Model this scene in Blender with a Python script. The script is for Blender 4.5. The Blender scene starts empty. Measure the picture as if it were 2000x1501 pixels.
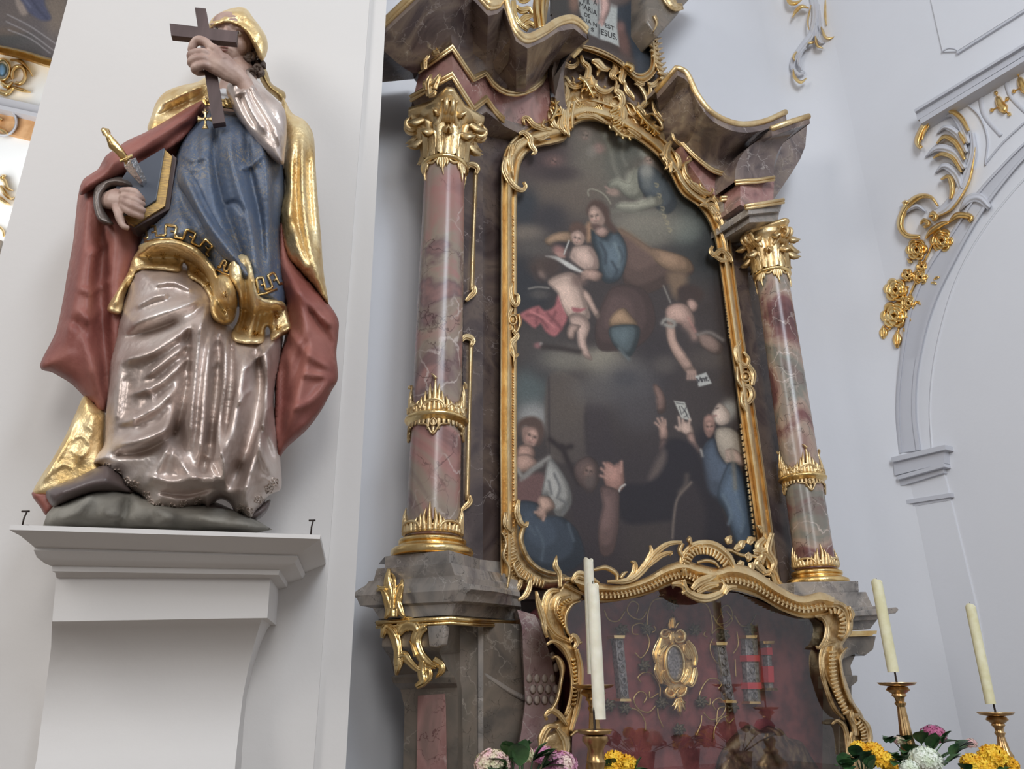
import bpy, bmesh, math, random
import numpy as np
from mathutils import Vector, Matrix
from mathutils.geometry import delaunay_2d_cdt
random.seed(7); np.random.seed(7)
SC = bpy.context.scene
# ---------------------------------------------------------------- camera
FPX = 1490.0; CAMZ = 1.6
_u = np.array([-23.0, 3750.0, FPX]); _u /= np.linalg.norm(_u)      # world up seen in camera space
AZ = math.radians(59.3)
_F = np.array([math.cos(AZ), math.sin(AZ), 0.0])
_fwd = _F * math.sqrt(1 - _u[2] ** 2) + np.array([0, 0, _u[2]])
_r0 = np.cross(_fwd, [0, 0, 1.0]); _r0 /= np.linalg.norm(_r0)
_y0 = np.cross(_r0, _fwd)
_rho = math.asin(_u[0] / _y0[2])
_R = math.cos(_rho) * _r0 + math.sin(_rho) * _y0
_Y = np.cross(_R, _fwd)
CAM = np.array([0, 0, CAMZ])
cam_data = bpy.data.cameras.new('camera'); cam = bpy.data.objects.new('camera', cam_data)
SC.collection.objects.link(cam); SC.camera = cam
cam_data.sensor_fit = 'HORIZONTAL'; cam_data.sensor_width = 36; cam_data.lens = FPX / 2000 * 36
cam_data.clip_start = 0.05; cam_data.clip_end = 200
cam.matrix_world = Matrix([[_R[0], _Y[0], -_fwd[0], 0], [_R[1], _Y[1], -_fwd[1], 0], [_R[2], _Y[2], -_fwd[2], CAMZ], [0, 0, 0, 1]])
# ---------------------------------------------------------------- world and light
SC.view_settings.view_transform = 'Standard'; SC.view_settings.look = 'None'
SC.view_settings.gamma = 1; SC.view_settings.exposure = 0.06; SC.view_settings.use_curve_mapping = False
W = bpy.data.worlds.new('world'); SC.world = W; W.use_nodes = True
wn, wl = W.node_tree.nodes, W.node_tree.links
bg = wn['Background']; tc = wn.new('ShaderNodeTexCoord'); sep = wn.new('ShaderNodeSeparateXYZ'); cr = wn.new('ShaderNodeValToRGB')
wl.new(tc.outputs['Generated'], sep.inputs[0]); 
mr = wn.new('ShaderNodeMapRange'); mr.inputs['From Min'].default_value = -1; mr.inputs['From Max'].default_value = 1
wl.new(sep.outputs['Z'], mr.inputs['Value']); wl.new(mr.outputs[0], cr.inputs[0]); wl.new(cr.outputs[0], bg.inputs[0])
cr.color_ramp.elements[0].position = 0.42; cr.color_ramp.elements[0].color = (0.10, 0.088, 0.08, 1)
cr.color_ramp.elements[1].position = 0.62; cr.color_ramp.elements[1].color = (0.93, 0.93, 0.96, 1)
bg.inputs[1].default_value = 0.5

def area_light(name, loc, target, sx, sy, power, col):
    l = bpy.data.lights.new(name, 'AREA'); l.shape = 'RECTANGLE'; l.size = sx; l.size_y = sy; l.energy = power; l.color = col
    o = bpy.data.objects.new(name, l); SC.collection.objects.link(o); o.location = loc
    o.rotation_euler = (Vector(target) - Vector(loc)).to_track_quat('-Z', 'Y').to_euler()
    return o
# tall nave windows behind the camera, on its left and right
area_light('window_light_nave_left', (-6.5, 0.5, 6.5), (2.5, 4.0, 3.0), 2.6, 5.0, 260, (1.0, 0.98, 0.96))
area_light('window_light_nave_rear', (-2.0, -6.5, 6.5), (3.0, 4.0, 3.5), 2.4, 4.5, 280, (1.0, 0.99, 0.98))
area_light('window_light_choir', (1.5, -3.5, 8.0), (6.8, 3.0, 4.0), 2.4, 4.0, 300, (0.82, 0.9, 1.0))
# ---------------------------------------------------------------- geometry helpers
def rays(px, py):
    px = np.asarray(px, float); py = np.asarray(py, float)
    a = (px - 1000) / FPX; b = (750.5 - py) / FPX
    return a[..., None] * _R + b[..., None] * _Y + _fwd
class Plane:
    def __init__(s, p, n):
        s.p = np.array(p, float); s.n = np.array(n, float) / np.linalg.norm(n)
    def pts(s, px, py, off=0.0):
        d = rays(px, py); off = np.asarray(off, float)
        t = ((s.p - CAM) @ s.n + off) / (d @ s.n)
        return CAM + d * t[..., None]
    def pt(s, px, py, off=0.0): return s.pts(px, py, off)
ALT = Plane((0, 4.30, 0), (0, -1, 0))          # the plane of the retable
RW = Plane((7.0, 0, 0), (-1, 0, 0))            # right wall with the arch
_pa = math.radians(79)
_Rh = np.array([math.sin(AZ), -math.cos(AZ), 0])
_pd = math.cos(_pa) * _F + math.sin(_pa) * _Rh
PIER = Plane(_F * 3.3 - _Rh * 0.9, (-(_pd[1]) * -1 * -1, 0, 0) if False else np.cross(_pd, [0, 0, 1.0]) * 1.0)
if PIER.n @ _F > 0: PIER.n = -PIER.n
def project(P):
    P = np.asarray(P, float) - CAM
    z = P @ _fwd
    return 1000 + FPX * (P @ _R) / z, 750.5 - FPX * (P @ _Y) / z
def catmull(pts, n=None, step=None, closed=False):
    pts = np.asarray(pts, float)
    if closed: P = np.vstack([pts[-1], pts, pts[0], pts[1]])
    else: P = np.vstack([2 * pts[0] - pts[1], pts, 2 * pts[-1] - pts[-2]])
    out = []
    m = len(P) - 3
    for i in range(m):
        p0, p1, p2, p3 = P[i:i + 4]
        k = max(2, int(np.linalg.norm((p2 - p1)[:2]) / step)) if step else max(2, int(math.ceil(n / m)))
        t = np.linspace(0, 1, k, endpoint=False)[:, None]
        out.append(0.5 * ((2 * p1) + (-p0 + p2) * t + (2 * p0 - 5 * p1 + 4 * p2 - p3) * t ** 2 + (-p0 + 3 * p1 - 3 * p2 + p3) * t ** 3))
    out = np.vstack(out)
    if not closed: out = np.vstack([out, pts[-1]])
    return out
def resample(pts, n, closed=False):
    pts = np.asarray(pts, float)
    if closed: pts = np.vstack([pts, pts[:1]])
    s = np.r_[0, np.cumsum(np.linalg.norm(np.diff(pts, axis=0), axis=1))]
    t = np.linspace(0, s[-1], n + (1 if closed else 0))
    o = np.stack([np.interp(t, s, pts[:, k]) for k in range(pts.shape[1])], 1)
    return o[:-1] if closed else o
class MB:
    """collects vertices and faces of one mesh"""
    def __init__(s): s.v = []; s.f = []; s.n = 0; s.mi = []; s.cur = 0
    def add(s, verts, faces):
        b = s.n; s.v.append(np.asarray(verts, float).reshape(-1, 3)); s.n += len(s.v[-1])
        for f in faces: s.f.append(tuple(b + int(i) for i in f)); s.mi.append(s.cur)
        return s
    def grid(s, G, cu=False, cv=False):
        G = np.asarray(G); a, b = G.shape[:2]; F = []
        for i in range(a if cu else a - 1):
            for j in range(b if cv else b - 1):
                F.append((i * b + j, ((i + 1) % a) * b + j, ((i + 1) % a) * b + (j + 1) % b, i * b + (j + 1) % b))
        return s.add(G.reshape(-1, 3), F)
    def box(s, lo, hi):
        x0, y0, z0 = lo; x1, y1, z1 = hi
        v = [(x, y, z) for x in (x0, x1) for y in (y0, y1) for z in (z0, z1)]
        return s.add(v, [(0, 1, 3, 2), (4, 6, 7, 5), (0, 4, 5, 1), (2, 3, 7, 6), (0, 2, 6, 4), (1, 5, 7, 3)])
    def tube(s, P, r, k=10, cap=True, squash=1.0, upv=None):
        P = np.asarray(P, float); r = np.broadcast_to(np.asarray(r, float), (len(P),))
        T = np.gradient(P, axis=0); T /= np.linalg.norm(T, axis=1)[:, None] + 1e-12
        up = np.array(upv if upv is not None else [0, -1, 0], float); rings = []
        for i in range(len(P)):
            u = up - T[i] * (up @ T[i])
            if np.linalg.norm(u) < 1e-3: u = np.cross(T[i], [1, 0, .1])
            u /= np.linalg.norm(u)
            if upv is None: up = u
            w = np.cross(T[i], u)
            a = np.linspace(0, 2 * math.pi, k, endpoint=False)[:, None]
            rings.append(P[i] + r[i] * (np.cos(a) * u * squash + np.sin(a) * w))
        G = np.array(rings); n = len(P)
        s.grid(G, cv=True)
        if cap:
            s.add(np.vstack([G[0], P[0][None] - T[0] * r[0] * .3]), [(j, k, (j + 1) % k) for j in range(k)])
            s.add(np.vstack([G[-1], P[-1][None] + T[-1] * r[-1] * .3]), [((j + 1) % k, k, j) for j in range(k)])
        return s
    def lathe(s, c, prof, k=40, mod=None):
        c = np.asarray(c, float); a = np.linspace(0, 2 * math.pi, k, endpoint=False)
        G = []
        for r, z in prof:
            rr = np.full(k, r) if mod is None else r + mod(a, r, z)
            G.append(np.stack([c[0] + rr * np.cos(a), c[1] + rr * np.sin(a), np.full(k, c[2] + z)], 1))
        return s.grid(np.array(G), cv=True)
    def prism(s, poly, P, o0, o1):
        n = len(poly); poly = np.asarray(poly, float)
        A = P.pts(poly[:, 0], poly[:, 1], o1); B = A - P.n * (o1 - o0)
        s.add(np.vstack([A, B]), [tuple(range(n)), tuple(range(2 * n - 1, n - 1, -1))] + [(i, (i + 1) % n, n + (i + 1) % n, n + i) for i in range(n)])
        return s
    def build(s, name, mat, parent=None, smooth=True, recalc=True, auto=None, bevel=0, sub=0):
        V = np.vstack(s.v); me = bpy.data.meshes.new(name)
        off = np.zeros(3)
        if parent is None or isinstance(parent, str):
            lo, hi = V.min(0), V.max(0); off = np.array([(lo[0] + hi[0]) / 2, (lo[1] + hi[1]) / 2, lo[2]])
        me.from_pydata([tuple(p) for p in (V - off)], [], s.f)
        bm = bmesh.new(); bm.from_mesh(me)
        bmesh.ops.remove_doubles(bm, verts=bm.verts, dist=1e-6)
        if recalc: bmesh.ops.recalc_face_normals(bm, faces=bm.faces)
        bm.to_mesh(me); bm.free()
        mats = mat if isinstance(mat, (list, tuple)) else [mat]
        for m in mats: me.materials.append(m)
        if len(mats) > 1 and len(me.polygons) == len(s.mi): me.polygons.foreach_set('material_index', s.mi)
        if smooth: me.polygons.foreach_set('use_smooth', [True] * len(me.polygons))
        if smooth and auto: me.set_sharp_from_angle(angle=math.radians(auto))
        o = bpy.data.objects.new(name, me); SC.collection.objects.link(o)
        if parent is not None and not isinstance(parent, str):
            o.parent = parent; w = wloc(parent); o.location = tuple(-w)
        else: o.location = tuple(off)
        if bevel:
            m = o.modifiers.new('bevel', 'BEVEL'); m.width = bevel; m.segments = 2; m.limit_method = 'ANGLE'
        return o
def build_split(mb, name, mat, parent=None, gap=.015, **k):
    """one object for each group of touching pieces"""
    V = np.vstack(mb.v); par = list(range(len(V)))
    def find(i):
        while par[i] != i: par[i] = par[par[i]]; i = par[i]
        return i
    for f in mb.f:
        a = find(f[0])
        for j in f[1:]: par[find(j)] = a
    root = np.array([find(i) for i in range(len(V))]); ids = np.unique(root); bb = {i: (V[root == i].min(0), V[root == i].max(0)) for i in ids}; grp = {i: i for i in ids}
    def g(i):
        while grp[i] != i: i = grp[i]
        return i
    for a in range(len(ids)):
        for c in range(a + 1, len(ids)):
            A, B = bb[ids[a]], bb[ids[c]]
            if np.all(A[0] - gap <= B[1]) and np.all(B[0] - gap <= A[1]): grp[g(ids[c])] = g(ids[a])
    gi = {i: g(i) for i in ids}; face_g = [gi[root[f[0]]] for f in mb.f]; outs = []
    for q in sorted(set(face_g)):
        fs = [f for f, w in zip(mb.f, face_g) if w == q]; used = sorted(set(i for f in fs for i in f)); mp = {u: n for n, u in enumerate(used)}
        outs.append(MB().add(V[used], [tuple(mp[i] for i in f) for f in fs]).build(name, mat, parent, **k))
    return outs
def wloc(o):
    w = np.zeros(3)
    while o is not None: w += np.array(o.location); o = o.parent
    return w
def tag(o, label=None, cat=None, group=None, kind=None):
    if label: o['label'] = label
    if cat: o['category'] = cat
    if group: o['group'] = group
    if kind or cat: o['kind'] = kind or 'thing'
    return o
def thing(name, label, cat, loc, group=None):
    o = bpy.data.objects.new(name, None); SC.collection.objects.link(o); o.location = tuple(loc); o.empty_display_size = .1
    return tag(o, label, cat, group, 'thing')
def segdist(X, pts):
    """distance of points X (n,2) to polyline; also parameter 0..1 along it"""
    pts = np.asarray(pts, float)[:, :2]
    best = np.full(len(X), 1e9); par = np.zeros(len(X)); L = np.r_[0, np.cumsum(np.linalg.norm(np.diff(pts, axis=0), axis=1))]
    for i in range(len(pts) - 1):
        a, b = pts[i], pts[i + 1]; ab = b - a; l2 = ab @ ab + 1e-9
        t = np.clip(((X - a) @ ab) / l2, 0, 1); d = np.hypot(*(X - a - t[:, None] * ab).T)
        m = d < best; best[m] = d[m]; par[m] = (L[i] + t[m] * math.sqrt(l2)) / (L[-1] + 1e-9)
    return best, par
def inside(X, poly):
    c = np.zeros(len(X), bool); n = len(poly); x, y = X[:, 0], X[:, 1]
    for i in range(n):
        x1, y1 = poly[i]; x2, y2 = poly[(i + 1) % n]
        m = ((y1 > y) != (y2 > y)) & (x < (x2 - x1) * (y - y1) / ((y2 - y1) + 1e-12) + x1)
        c ^= m
    return c
class Relief:
    """a carved form: outline and folds traced in picture coordinates, given real depth in front of a plane"""
    def __init__(s, outline, P, off, bulge, R, ridges=(), step=6, back=None, smooth=True, edge=0.0, noise=0, ewidth=None):
        s.P = P; s.bulge = bulge; s.R = R; s.off = off if callable(off) else (lambda x, y: np.full(len(x), float(off)))
        s.out = catmull(outline, step=step, closed=True) if smooth else resample_poly(outline, step)
        s.rid = [(catmull(r[0], step=10) if len(r[0]) > 2 else np.array(r[0], float), r[1], r[2]) for r in ridges]
        s.back = bulge * .5 if back is None else back; s.step = step; s.noise = noise; s.ew = ewidth or R * .35
    def dist(s, X): return segdist(X, np.vstack([s.out, s.out[:1]]))[0]
    def h(s, X, d=None):
        if d is None: d = s.dist(X)
        q = np.clip(d / s.R, 0, 1); h = s.bulge * np.sqrt(np.clip(1 - (1 - q) ** 2, 0, 1))
        e = np.clip(d / s.ew, 0, 1)
        for pts, w, a in s.rid:
            dd, t = segdist(X, pts)
            ww = w * 1.12 * (0.7 + 0.3 * np.sin(math.pi * np.clip(t * .9 + .05, 0, 1)))
            # one steep and one soft flank make a carved fold
            h = h + a * e * np.exp(-((np.sqrt(dd ** 2 + (.3 * ww) ** 2) - .3 * ww) / (.8 * ww)) ** (1.3 if a > 0 else 1.6)) * np.clip(np.minimum(t, 1 - t) * 6 + .25, 0, 1)
        if s.noise: h = h + s.noise * e * (np.sin(X[:, 0] * .31 + 2 * np.sin(X[:, 1] * .17)) * np.sin(X[:, 1] * .27 + 1.3 * np.sin(X[:, 0] * .23)))
        return h
    def at(s, px, py, up=0.0):
        X = np.stack([np.atleast_1d(px).astype(float), np.atleast_1d(py).astype(float)], 1)
        ins = inside(X, s.out)
        d = s.dist(X) * ins
        return s.off(X[:, 0], X[:, 1]) + s.h(X, d) + up
    def world(s, px, py, up=0.0): return s.P.pts(np.atleast_1d(px), np.atleast_1d(py), s.at(px, py, up))
    def mesh(s, mb, holes=()):
        out = s.out; n = len(out); st = s.step
        lo, hi = out.min(0), out.max(0)
        gx = np.arange(lo[0], hi[0], st); gy = np.arange(lo[1], hi[1], st * .87)
        G = np.array([(x + (st / 2 if j % 2 else 0), y) for j, y in enumerate(gy) for x in gx])
        if len(G):
            G = G[inside(G, out)]
            if len(G): G = G[s.dist(G) > st * .45]
        G = G + np.random.RandomState(3).uniform(-.12, .12, G.shape) * st if len(G) else G.reshape(0, 2)
        allp = np.vstack([out, G])
        vs, es, fs, _, _, _ = delaunay_2d_cdt([Vector(p) for p in allp], [(i, (i + 1) % n) for i in range(n)], [], 1, 1e-3)
        X = np.array([(v.x, v.y) for v in vs]); d = s.dist(X); d[d < .02] = 0
        h = s.h(X, d); o = s.off(X[:, 0], X[:, 1])
        A = s.P.pts(X[:, 0], X[:, 1], o + h)
        q = np.clip(d / s.R, 0, 1); hb = s.back * np.sqrt(np.clip(1 - (1 - q) ** 2, 0, 1))
        B = s.P.pts(X[:, 0], X[:, 1], o - hb)
        m = len(X)
        mb.add(np.vstack([A, B]), [tuple(f) for f in fs] + [tuple(m + i for i in reversed(f)) for f in fs])
        return mb
def resample_poly(pts, step):
    out = []
    pts = np.asarray(pts, float)
    for i in range(len(pts)):
        a, b = pts[i], pts[(i + 1) % len(pts)]; k = max(1, int(np.linalg.norm(b - a) / step))
        for j in range(k): out.append(a + (b - a) * j / k)
    return np.array(out)
def stroke(mb, pts, w, P, off, h, ribs=1, groove=.35, m=None, step=None, smooth=True, lean=0.0):
    """carved ribbon with rounded, ribbed cross section and tapering ends; w half widths in picture units, off/h in metres"""
    pts = np.asarray(pts, float)
    step = step or max(2.0, np.mean(np.atleast_1d(w)) * .8)
    p = catmull(pts[:, :2], step=step) if (smooth and len(pts) > 2) else resample(pts[:, :2], max(3, int(np.linalg.norm(pts[-1, :2] - pts[0, :2]) / step)))
    n = len(p); u = np.linspace(0, 1, n)
    w = np.atleast_1d(np.asarray(w, float)); W_ = np.interp(u, np.linspace(0, 1, len(w)), w) if len(w) > 1 else np.full(n, w[0])
    T = np.gradient(p, axis=0); T /= np.linalg.norm(T, axis=1)[:, None] + 1e-9; N = np.stack([-T[:, 1], T[:, 0]], 1)
    m = m or (5 if ribs == 1 else 2 + 4 * ribs)
    t = np.linspace(-1, 1, m)
    prof = np.sqrt(np.clip(1 - t ** 2, 0, 1)) if ribs == 1 else (1 - np.abs(t) ** 6) ** .5 * (1 - groove * .5 * (1 - np.cos(2 * math.pi * ribs * (t + 1) / 2)) ) 
    XY = p[:, None, :] + N[:, None, :] * (W_[:, None] * t[None])[..., None]
    offv = off(XY[..., 0].ravel(), XY[..., 1].ravel()).reshape(n, m) if callable(off) else (np.interp(u, np.linspace(0, 1, len(off)), off)[:, None] if np.ndim(off) else off)
    hv = (h if np.isscalar(h) else np.interp(u, np.linspace(0, 1, len(h)), h)[:, None])
    hw = hv * np.minimum(1, W_ / (W_.max() * .5 + 1e-9))[:, None]
    top = P.pts(XY[..., 0], XY[..., 1], offv + hw * prof[None] + lean * t[None])
    bot = P.pts(XY[..., 0], XY[..., 1], offv + 0 * prof[None]) - P.n * 0.004
    mb.grid(top); mb.grid(bot[:, [0, -1]])
    mb.grid(np.stack([top[:, 0], bot[:, 0]], 1)); mb.grid(np.stack([top[:, -1], bot[:, -1]], 1))
    for e in (0, -1):
        mb.add(np.vstack([top[e], bot[e][::-1]]), [tuple(range(2 * m))])
    return mb
def skin(mb, rails, n, P, smooth=False):
    """surface through rails of (px,py,offset); sharp corners kept when the rails share their point count"""
    R_ = []
    for r in rails:
        r = np.asarray(r, float)
        if smooth: r = catmull(r, n=n)
        elif len(r) != n: r = resample(r, n)
        R_.append(P.pts(r[:, 0], r[:, 1], r[:, 2]))
    k = min(len(x) for x in R_); mb.grid(np.array([x[:k] for x in R_]))
    return mb
def sweep(mb, path, prof, closed=False, P=None):
    """moulding: world path on a wall plane, profile of (across, outward) metres"""
    path = np.asarray(path, float); nrm = P.n
    T = np.gradient(path, axis=0)
    if closed: T = (np.roll(path, -1, 0) - np.roll(path, 1, 0))
    T /= np.linalg.norm(T, axis=1)[:, None] + 1e-12
    A = np.cross(T, nrm); A /= np.linalg.norm(A, axis=1)[:, None] + 1e-12
    G = np.array([[path[i] + A[i] * a + nrm * b for a, b in prof] for i in range(len(path))])
    mb.grid(G, cu=closed, cv=True)
    if not closed:
        k = len(prof); mb.add(G[0], [tuple(range(k))]); mb.add(G[-1], [tuple(range(k))])
    return mb
def spiral(cx, cy, r0, r1, a0, turns, n=24):
    t = np.linspace(0, 1, n); a = math.radians(a0) + t * turns * 2 * math.pi; r = r0 + (r1 - r0) * t
    return np.stack([cx + r * np.cos(a), cy + r * np.sin(a)], 1)
# ---------------------------------------------------------------- materials
def mat(name, base=(.8, .8, .8), rough=.5, metal=0.0, var=None, vscale=5, vdetail=4, bump=0.0, bscale=40, spec=.5, coat=0, stretch=None, emit=None, alpha=None, ramp=(.35, .65), bump2=None):
    m = bpy.data.materials.new(name); m.use_nodes = True; N, L = m.node_tree.nodes, m.node_tree.links
    b = N['Principled BSDF']; b.inputs['Base Color'].default_value = (*base, 1); b.inputs['Roughness'].default_value = rough
    b.inputs['Metallic'].default_value = metal; b.inputs['Specular IOR Level'].default_value = spec; b.inputs['Coat Weight'].default_value = coat
    tcn = N.new('ShaderNodeTexCoord'); mp = N.new('ShaderNodeMapping'); L.new(tcn.outputs['Object'], mp.inputs[0])
    if stretch: mp.inputs['Scale'].default_value = stretch
    if var is not None:
        nz = N.new('ShaderNodeTexNoise'); nz.inputs['Scale'].default_value = vscale; nz.inputs['Detail'].default_value = vdetail
        L.new(mp.outputs[0], nz.inputs['Vector']); rp = N.new('ShaderNodeValToRGB'); L.new(nz.outputs[0], rp.inputs[0])
        cols = var if isinstance(var[0], (tuple, list)) else [base, var]
        rp.color_ramp.elements[0].color = (*cols[0], 1); rp.color_ramp.elements[0].position = ramp[0]
        rp.color_ramp.elements[1].color = (*cols[-1], 1); rp.color_ramp.elements[1].position = ramp[1]
        for i, c in enumerate(cols[1:-1]):
            e = rp.color_ramp.elements.new(ramp[0] + (ramp[1] - ramp[0]) * (i + 1) / (len(cols) - 1)); e.color = (*c, 1)
        L.new(rp.outputs[0], b.inputs['Base Color'])
    if bump:
        n2 = N.new('ShaderNodeTexNoise'); n2.inputs['Scale'].default_value = bscale; n2.inputs['Detail'].default_value = 3
        L.new(mp.outputs[0], n2.inputs['Vector']); bp = N.new('ShaderNodeBump'); bp.inputs['Strength'].default_value = bump; bp.inputs['Distance'].default_value = .01
        L.new(n2.outputs[0], bp.inputs['Height']); L.new(bp.outputs[0], b.inputs['Normal'])
    return m
def marble(name, cols, vein=(.8, .75, .72), scale=2.2, rough=.22, pos=None, veinw=.035, stretch=(1, 1, 1), vein2=None):
    m = mat(name, cols[0], rough, spec=.5); N, L = m.node_tree.nodes, m.node_tree.links; b = N['Principled BSDF']
    tcn = N.new('ShaderNodeTexCoord'); mp = N.new('ShaderNodeMapping'); L.new(tcn.outputs['Object'], mp.inputs[0]); mp.inputs['Scale'].default_value = stretch
    mp.inputs['Rotation'].default_value = (.5, .6, .2)
    n1 = N.new('ShaderNodeTexNoise'); n1.inputs['Scale'].default_value = scale; n1.inputs['Detail'].default_value = 7; n1.inputs['Distortion'].default_value = 1.2
    L.new(mp.outputs[0], n1.inputs['Vector']); rp = N.new('ShaderNodeValToRGB'); L.new(n1.outputs[0], rp.inputs[0])
    E = rp.color_ramp.elements; pos = pos or np.linspace(.32, .68, len(cols))
    E[0].position = pos[0]; E[0].color = (*cols[0], 1); E[1].position = pos[-1]; E[1].color = (*cols[-1], 1)
    for p_, c in list(zip(pos, cols))[1:-1]: e = E.new(p_); e.color = (*c, 1)
    last = rp.outputs[0]
    for k, (vc, sc_, wd) in enumerate(((vein, scale * 2.6, veinw), (vein2 or tuple(c * .35 for c in cols[0]), scale * 3.7, veinw * .8))):
        ns = N.new('ShaderNodeTexNoise'); ns.inputs['Scale'].default_value = scale * 3 + k; ns.inputs['Detail'].default_value = 5; L.new(mp.outputs[0], ns.inputs['Vector'])
        mx = N.new('ShaderNodeMix'); mx.data_type = 'VECTOR'; mx.inputs[0].default_value = .22
        L.new(mp.outputs[0], mx.inputs[4]); L.new(ns.outputs['Color'], mx.inputs[5])
        vo = N.new('ShaderNodeTexVoronoi'); vo.feature = 'DISTANCE_TO_EDGE'; vo.inputs['Scale'].default_value = sc_; L.new(mx.outputs[1], vo.inputs['Vector'])
        r2 = N.new('ShaderNodeMapRange'); r2.inputs['From Min'].default_value = 0; r2.inputs['From Max'].default_value = wd; r2.inputs['To Min'].default_value = .75; r2.inputs['To Max'].default_value = 0
        L.new(vo.outputs['Distance'], r2.inputs['Value'])
        n3 = N.new('ShaderNodeTexNoise'); n3.inputs['Scale'].default_value = scale * 1.3 + 2 * k; L.new(mp.outputs[0], n3.inputs['Vector'])
        r3 = N.new('ShaderNodeMapRange'); r3.inputs['From Min'].default_value = .45; r3.inputs['From Max'].default_value = .6; L.new(n3.outputs[0], r3.inputs['Value'])
        mu = N.new('ShaderNodeMath'); mu.operation = 'MULTIPLY'; L.new(r2.outputs[0], mu.inputs[0]); L.new(r3.outputs[0], mu.inputs[1])
        m2 = N.new('ShaderNodeMix'); m2.data_type = 'RGBA'; L.new(mu.outputs[0], m2.inputs[0]); L.new(last, m2.inputs[6]); m2.inputs[7].default_value = (*vc, 1); last = m2.outputs[2]
    L.new(last, b.inputs['Base Color'])
    return m
def sr(r, g, b):   # 0..255 display colour to linear
    f = lambda c: (c / 255 / 12.92) if c / 255 <= .04045 else ((c / 255 + .055) / 1.055) ** 2.4
    return (f(r), f(g), f(b))
M = {}
M['plaster'] = mat('white_plaster', sr(210, 207, 204), .85, var=[sr(209, 206, 203), sr(211, 208, 205)], vscale=1.2, bump=.08, bscale=30)
M['plaster_blue'] = mat('cool_white_plaster', sr(219, 220, 224), .85, var=[sr(218, 219, 223), sr(220, 221, 225)], vscale=1.2, bump=.08, bscale=30)
M['stucco_grey'] = mat('grey_painted_stucco', sr(196, 197, 203), .8, bump=.05)
M['gold'] = mat('gilding', (.75, .54, .27), .40, .88, var=[(.70, .49, .24), (.77, .57, .30), (.84, .66, .38)], vscale=9, bump=.3, bscale=60, ramp=(.3, .62))
M['gold_bright'] = mat('burnished_gilding', (.86, .63, .30), .28, 1.0, var=[(.78, .52, .20), (.90, .70, .36)], vscale=9, bump=.3, bscale=45)
M['gold_old'] = mat('aged_gilding', (.62, .45, .24), .45, .85, var=[(.36, .24, .12), (.62, .45, .23), (.78, .62, .38)], vscale=20, bump=.35, bscale=70, ramp=(.3, .64))
M['pink'] = marble('pink_marble', [sr(126, 90, 86), sr(154, 112, 106), sr(172, 132, 124), sr(140, 114, 106)], vein=sr(214, 190, 180), scale=2.6, rough=.2, vein2=sr(88, 50, 50))
M['column'] = marble('mauve_marble', [sr(116, 88, 86), sr(166, 122, 115), sr(152, 137, 122), sr(124, 100, 98), sr(172, 130, 122)], vein=sr(214, 200, 192), scale=1.7, rough=.24, pos=[.3, .42, .52, .6, .72], veinw=.03, vein2=sr(70, 44, 46), stretch=(1, 1, .8))
M['column_r'] = marble('red_brown_marble', [sr(94, 62, 62), sr(124, 84, 82), sr(168, 145, 130), sr(128, 126, 116), sr(122, 86, 84)], vein=sr(206, 190, 180), scale=1.9, rough=.24, pos=[.3, .42, .52, .6, .72], veinw=.03, vein2=sr(60, 38, 38), stretch=(1, 1, .8))
M['dark'] = marble('dark_brown_marble', [sr(60, 50, 50), sr(84, 72, 70), sr(104, 90, 82), sr(66, 56, 58)], vein=sr(160, 148, 144), scale=2.4, rough=.22, veinw=.018)
M['brown'] = marble('brown_grey_marble', [sr(74, 62, 62), sr(112, 97, 92), sr(136, 120, 108), sr(94, 82, 82)], vein=sr(178, 168, 162), scale=2.4, rough=.2, veinw=.022)
M['grey'] = marble('grey_marble', [sr(104, 99, 96), sr(140, 134, 128), sr(158, 148, 138), sr(124, 116, 112)], vein=sr(190, 182, 174), scale=3, rough=.25, veinw=.03)
M['olive'] = marble('grey_olive_marble', [sr(86, 80, 74), sr(112, 104, 94), sr(128, 116, 104), sr(98, 92, 86)], vein=sr(158, 148, 136), scale=2.2, rough=.3, veinw=.02)
M['mauve'] = marble('pale_mauve_marble', [sr(128, 96, 98), sr(158, 134, 132), sr(178, 160, 152)], vein=sr(200, 190, 182), scale=3, rough=.2)
# ---------------------------------------------------------------- the room
def struct(mb, name, m, **k): o = mb.build(name, m, **k); o['kind'] = 'structure'; return o
BACKY = 4.62
b = MB(); b.box((-14, -12, -.2), (12, 14, 0)); struct(b, 'floor', mat('stone_floor', sr(120, 110, 100), .4, var=[sr(104, 94, 86), sr(134, 122, 110)], vscale=3), smooth=False)
# back wall of the side altar bay, meeting the right wall in a soft rounded corner
zt = 14
path = [(1.0, BACKY), (6.45, BACKY)] + [(6.45 + .55 * math.sin(a), BACKY - .55 * (1 - math.cos(a))) for a in np.linspace(.1, math.pi / 2, 10)]
b = MB(); ip = np.array(path)
op = np.array([(x, y + .25) for x, y in path[:2]] + [(7.25, BACKY + .25)] * (len(path) - 3) + [(7.25, BACKY - .55)])
G = np.array([[(x, y, 0), (x, y, zt), (X, Y, zt), (X, Y, 0)] for (x, y), (X, Y) in zip(ip, op)])
b.grid(G, cv=True); b.add(G[0], [(0, 1, 2, 3)]); b.add(G[-1], [(3, 2, 1, 0)])
struct(b, 'wall_back', M['plaster_blue'], auto=40)
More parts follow.
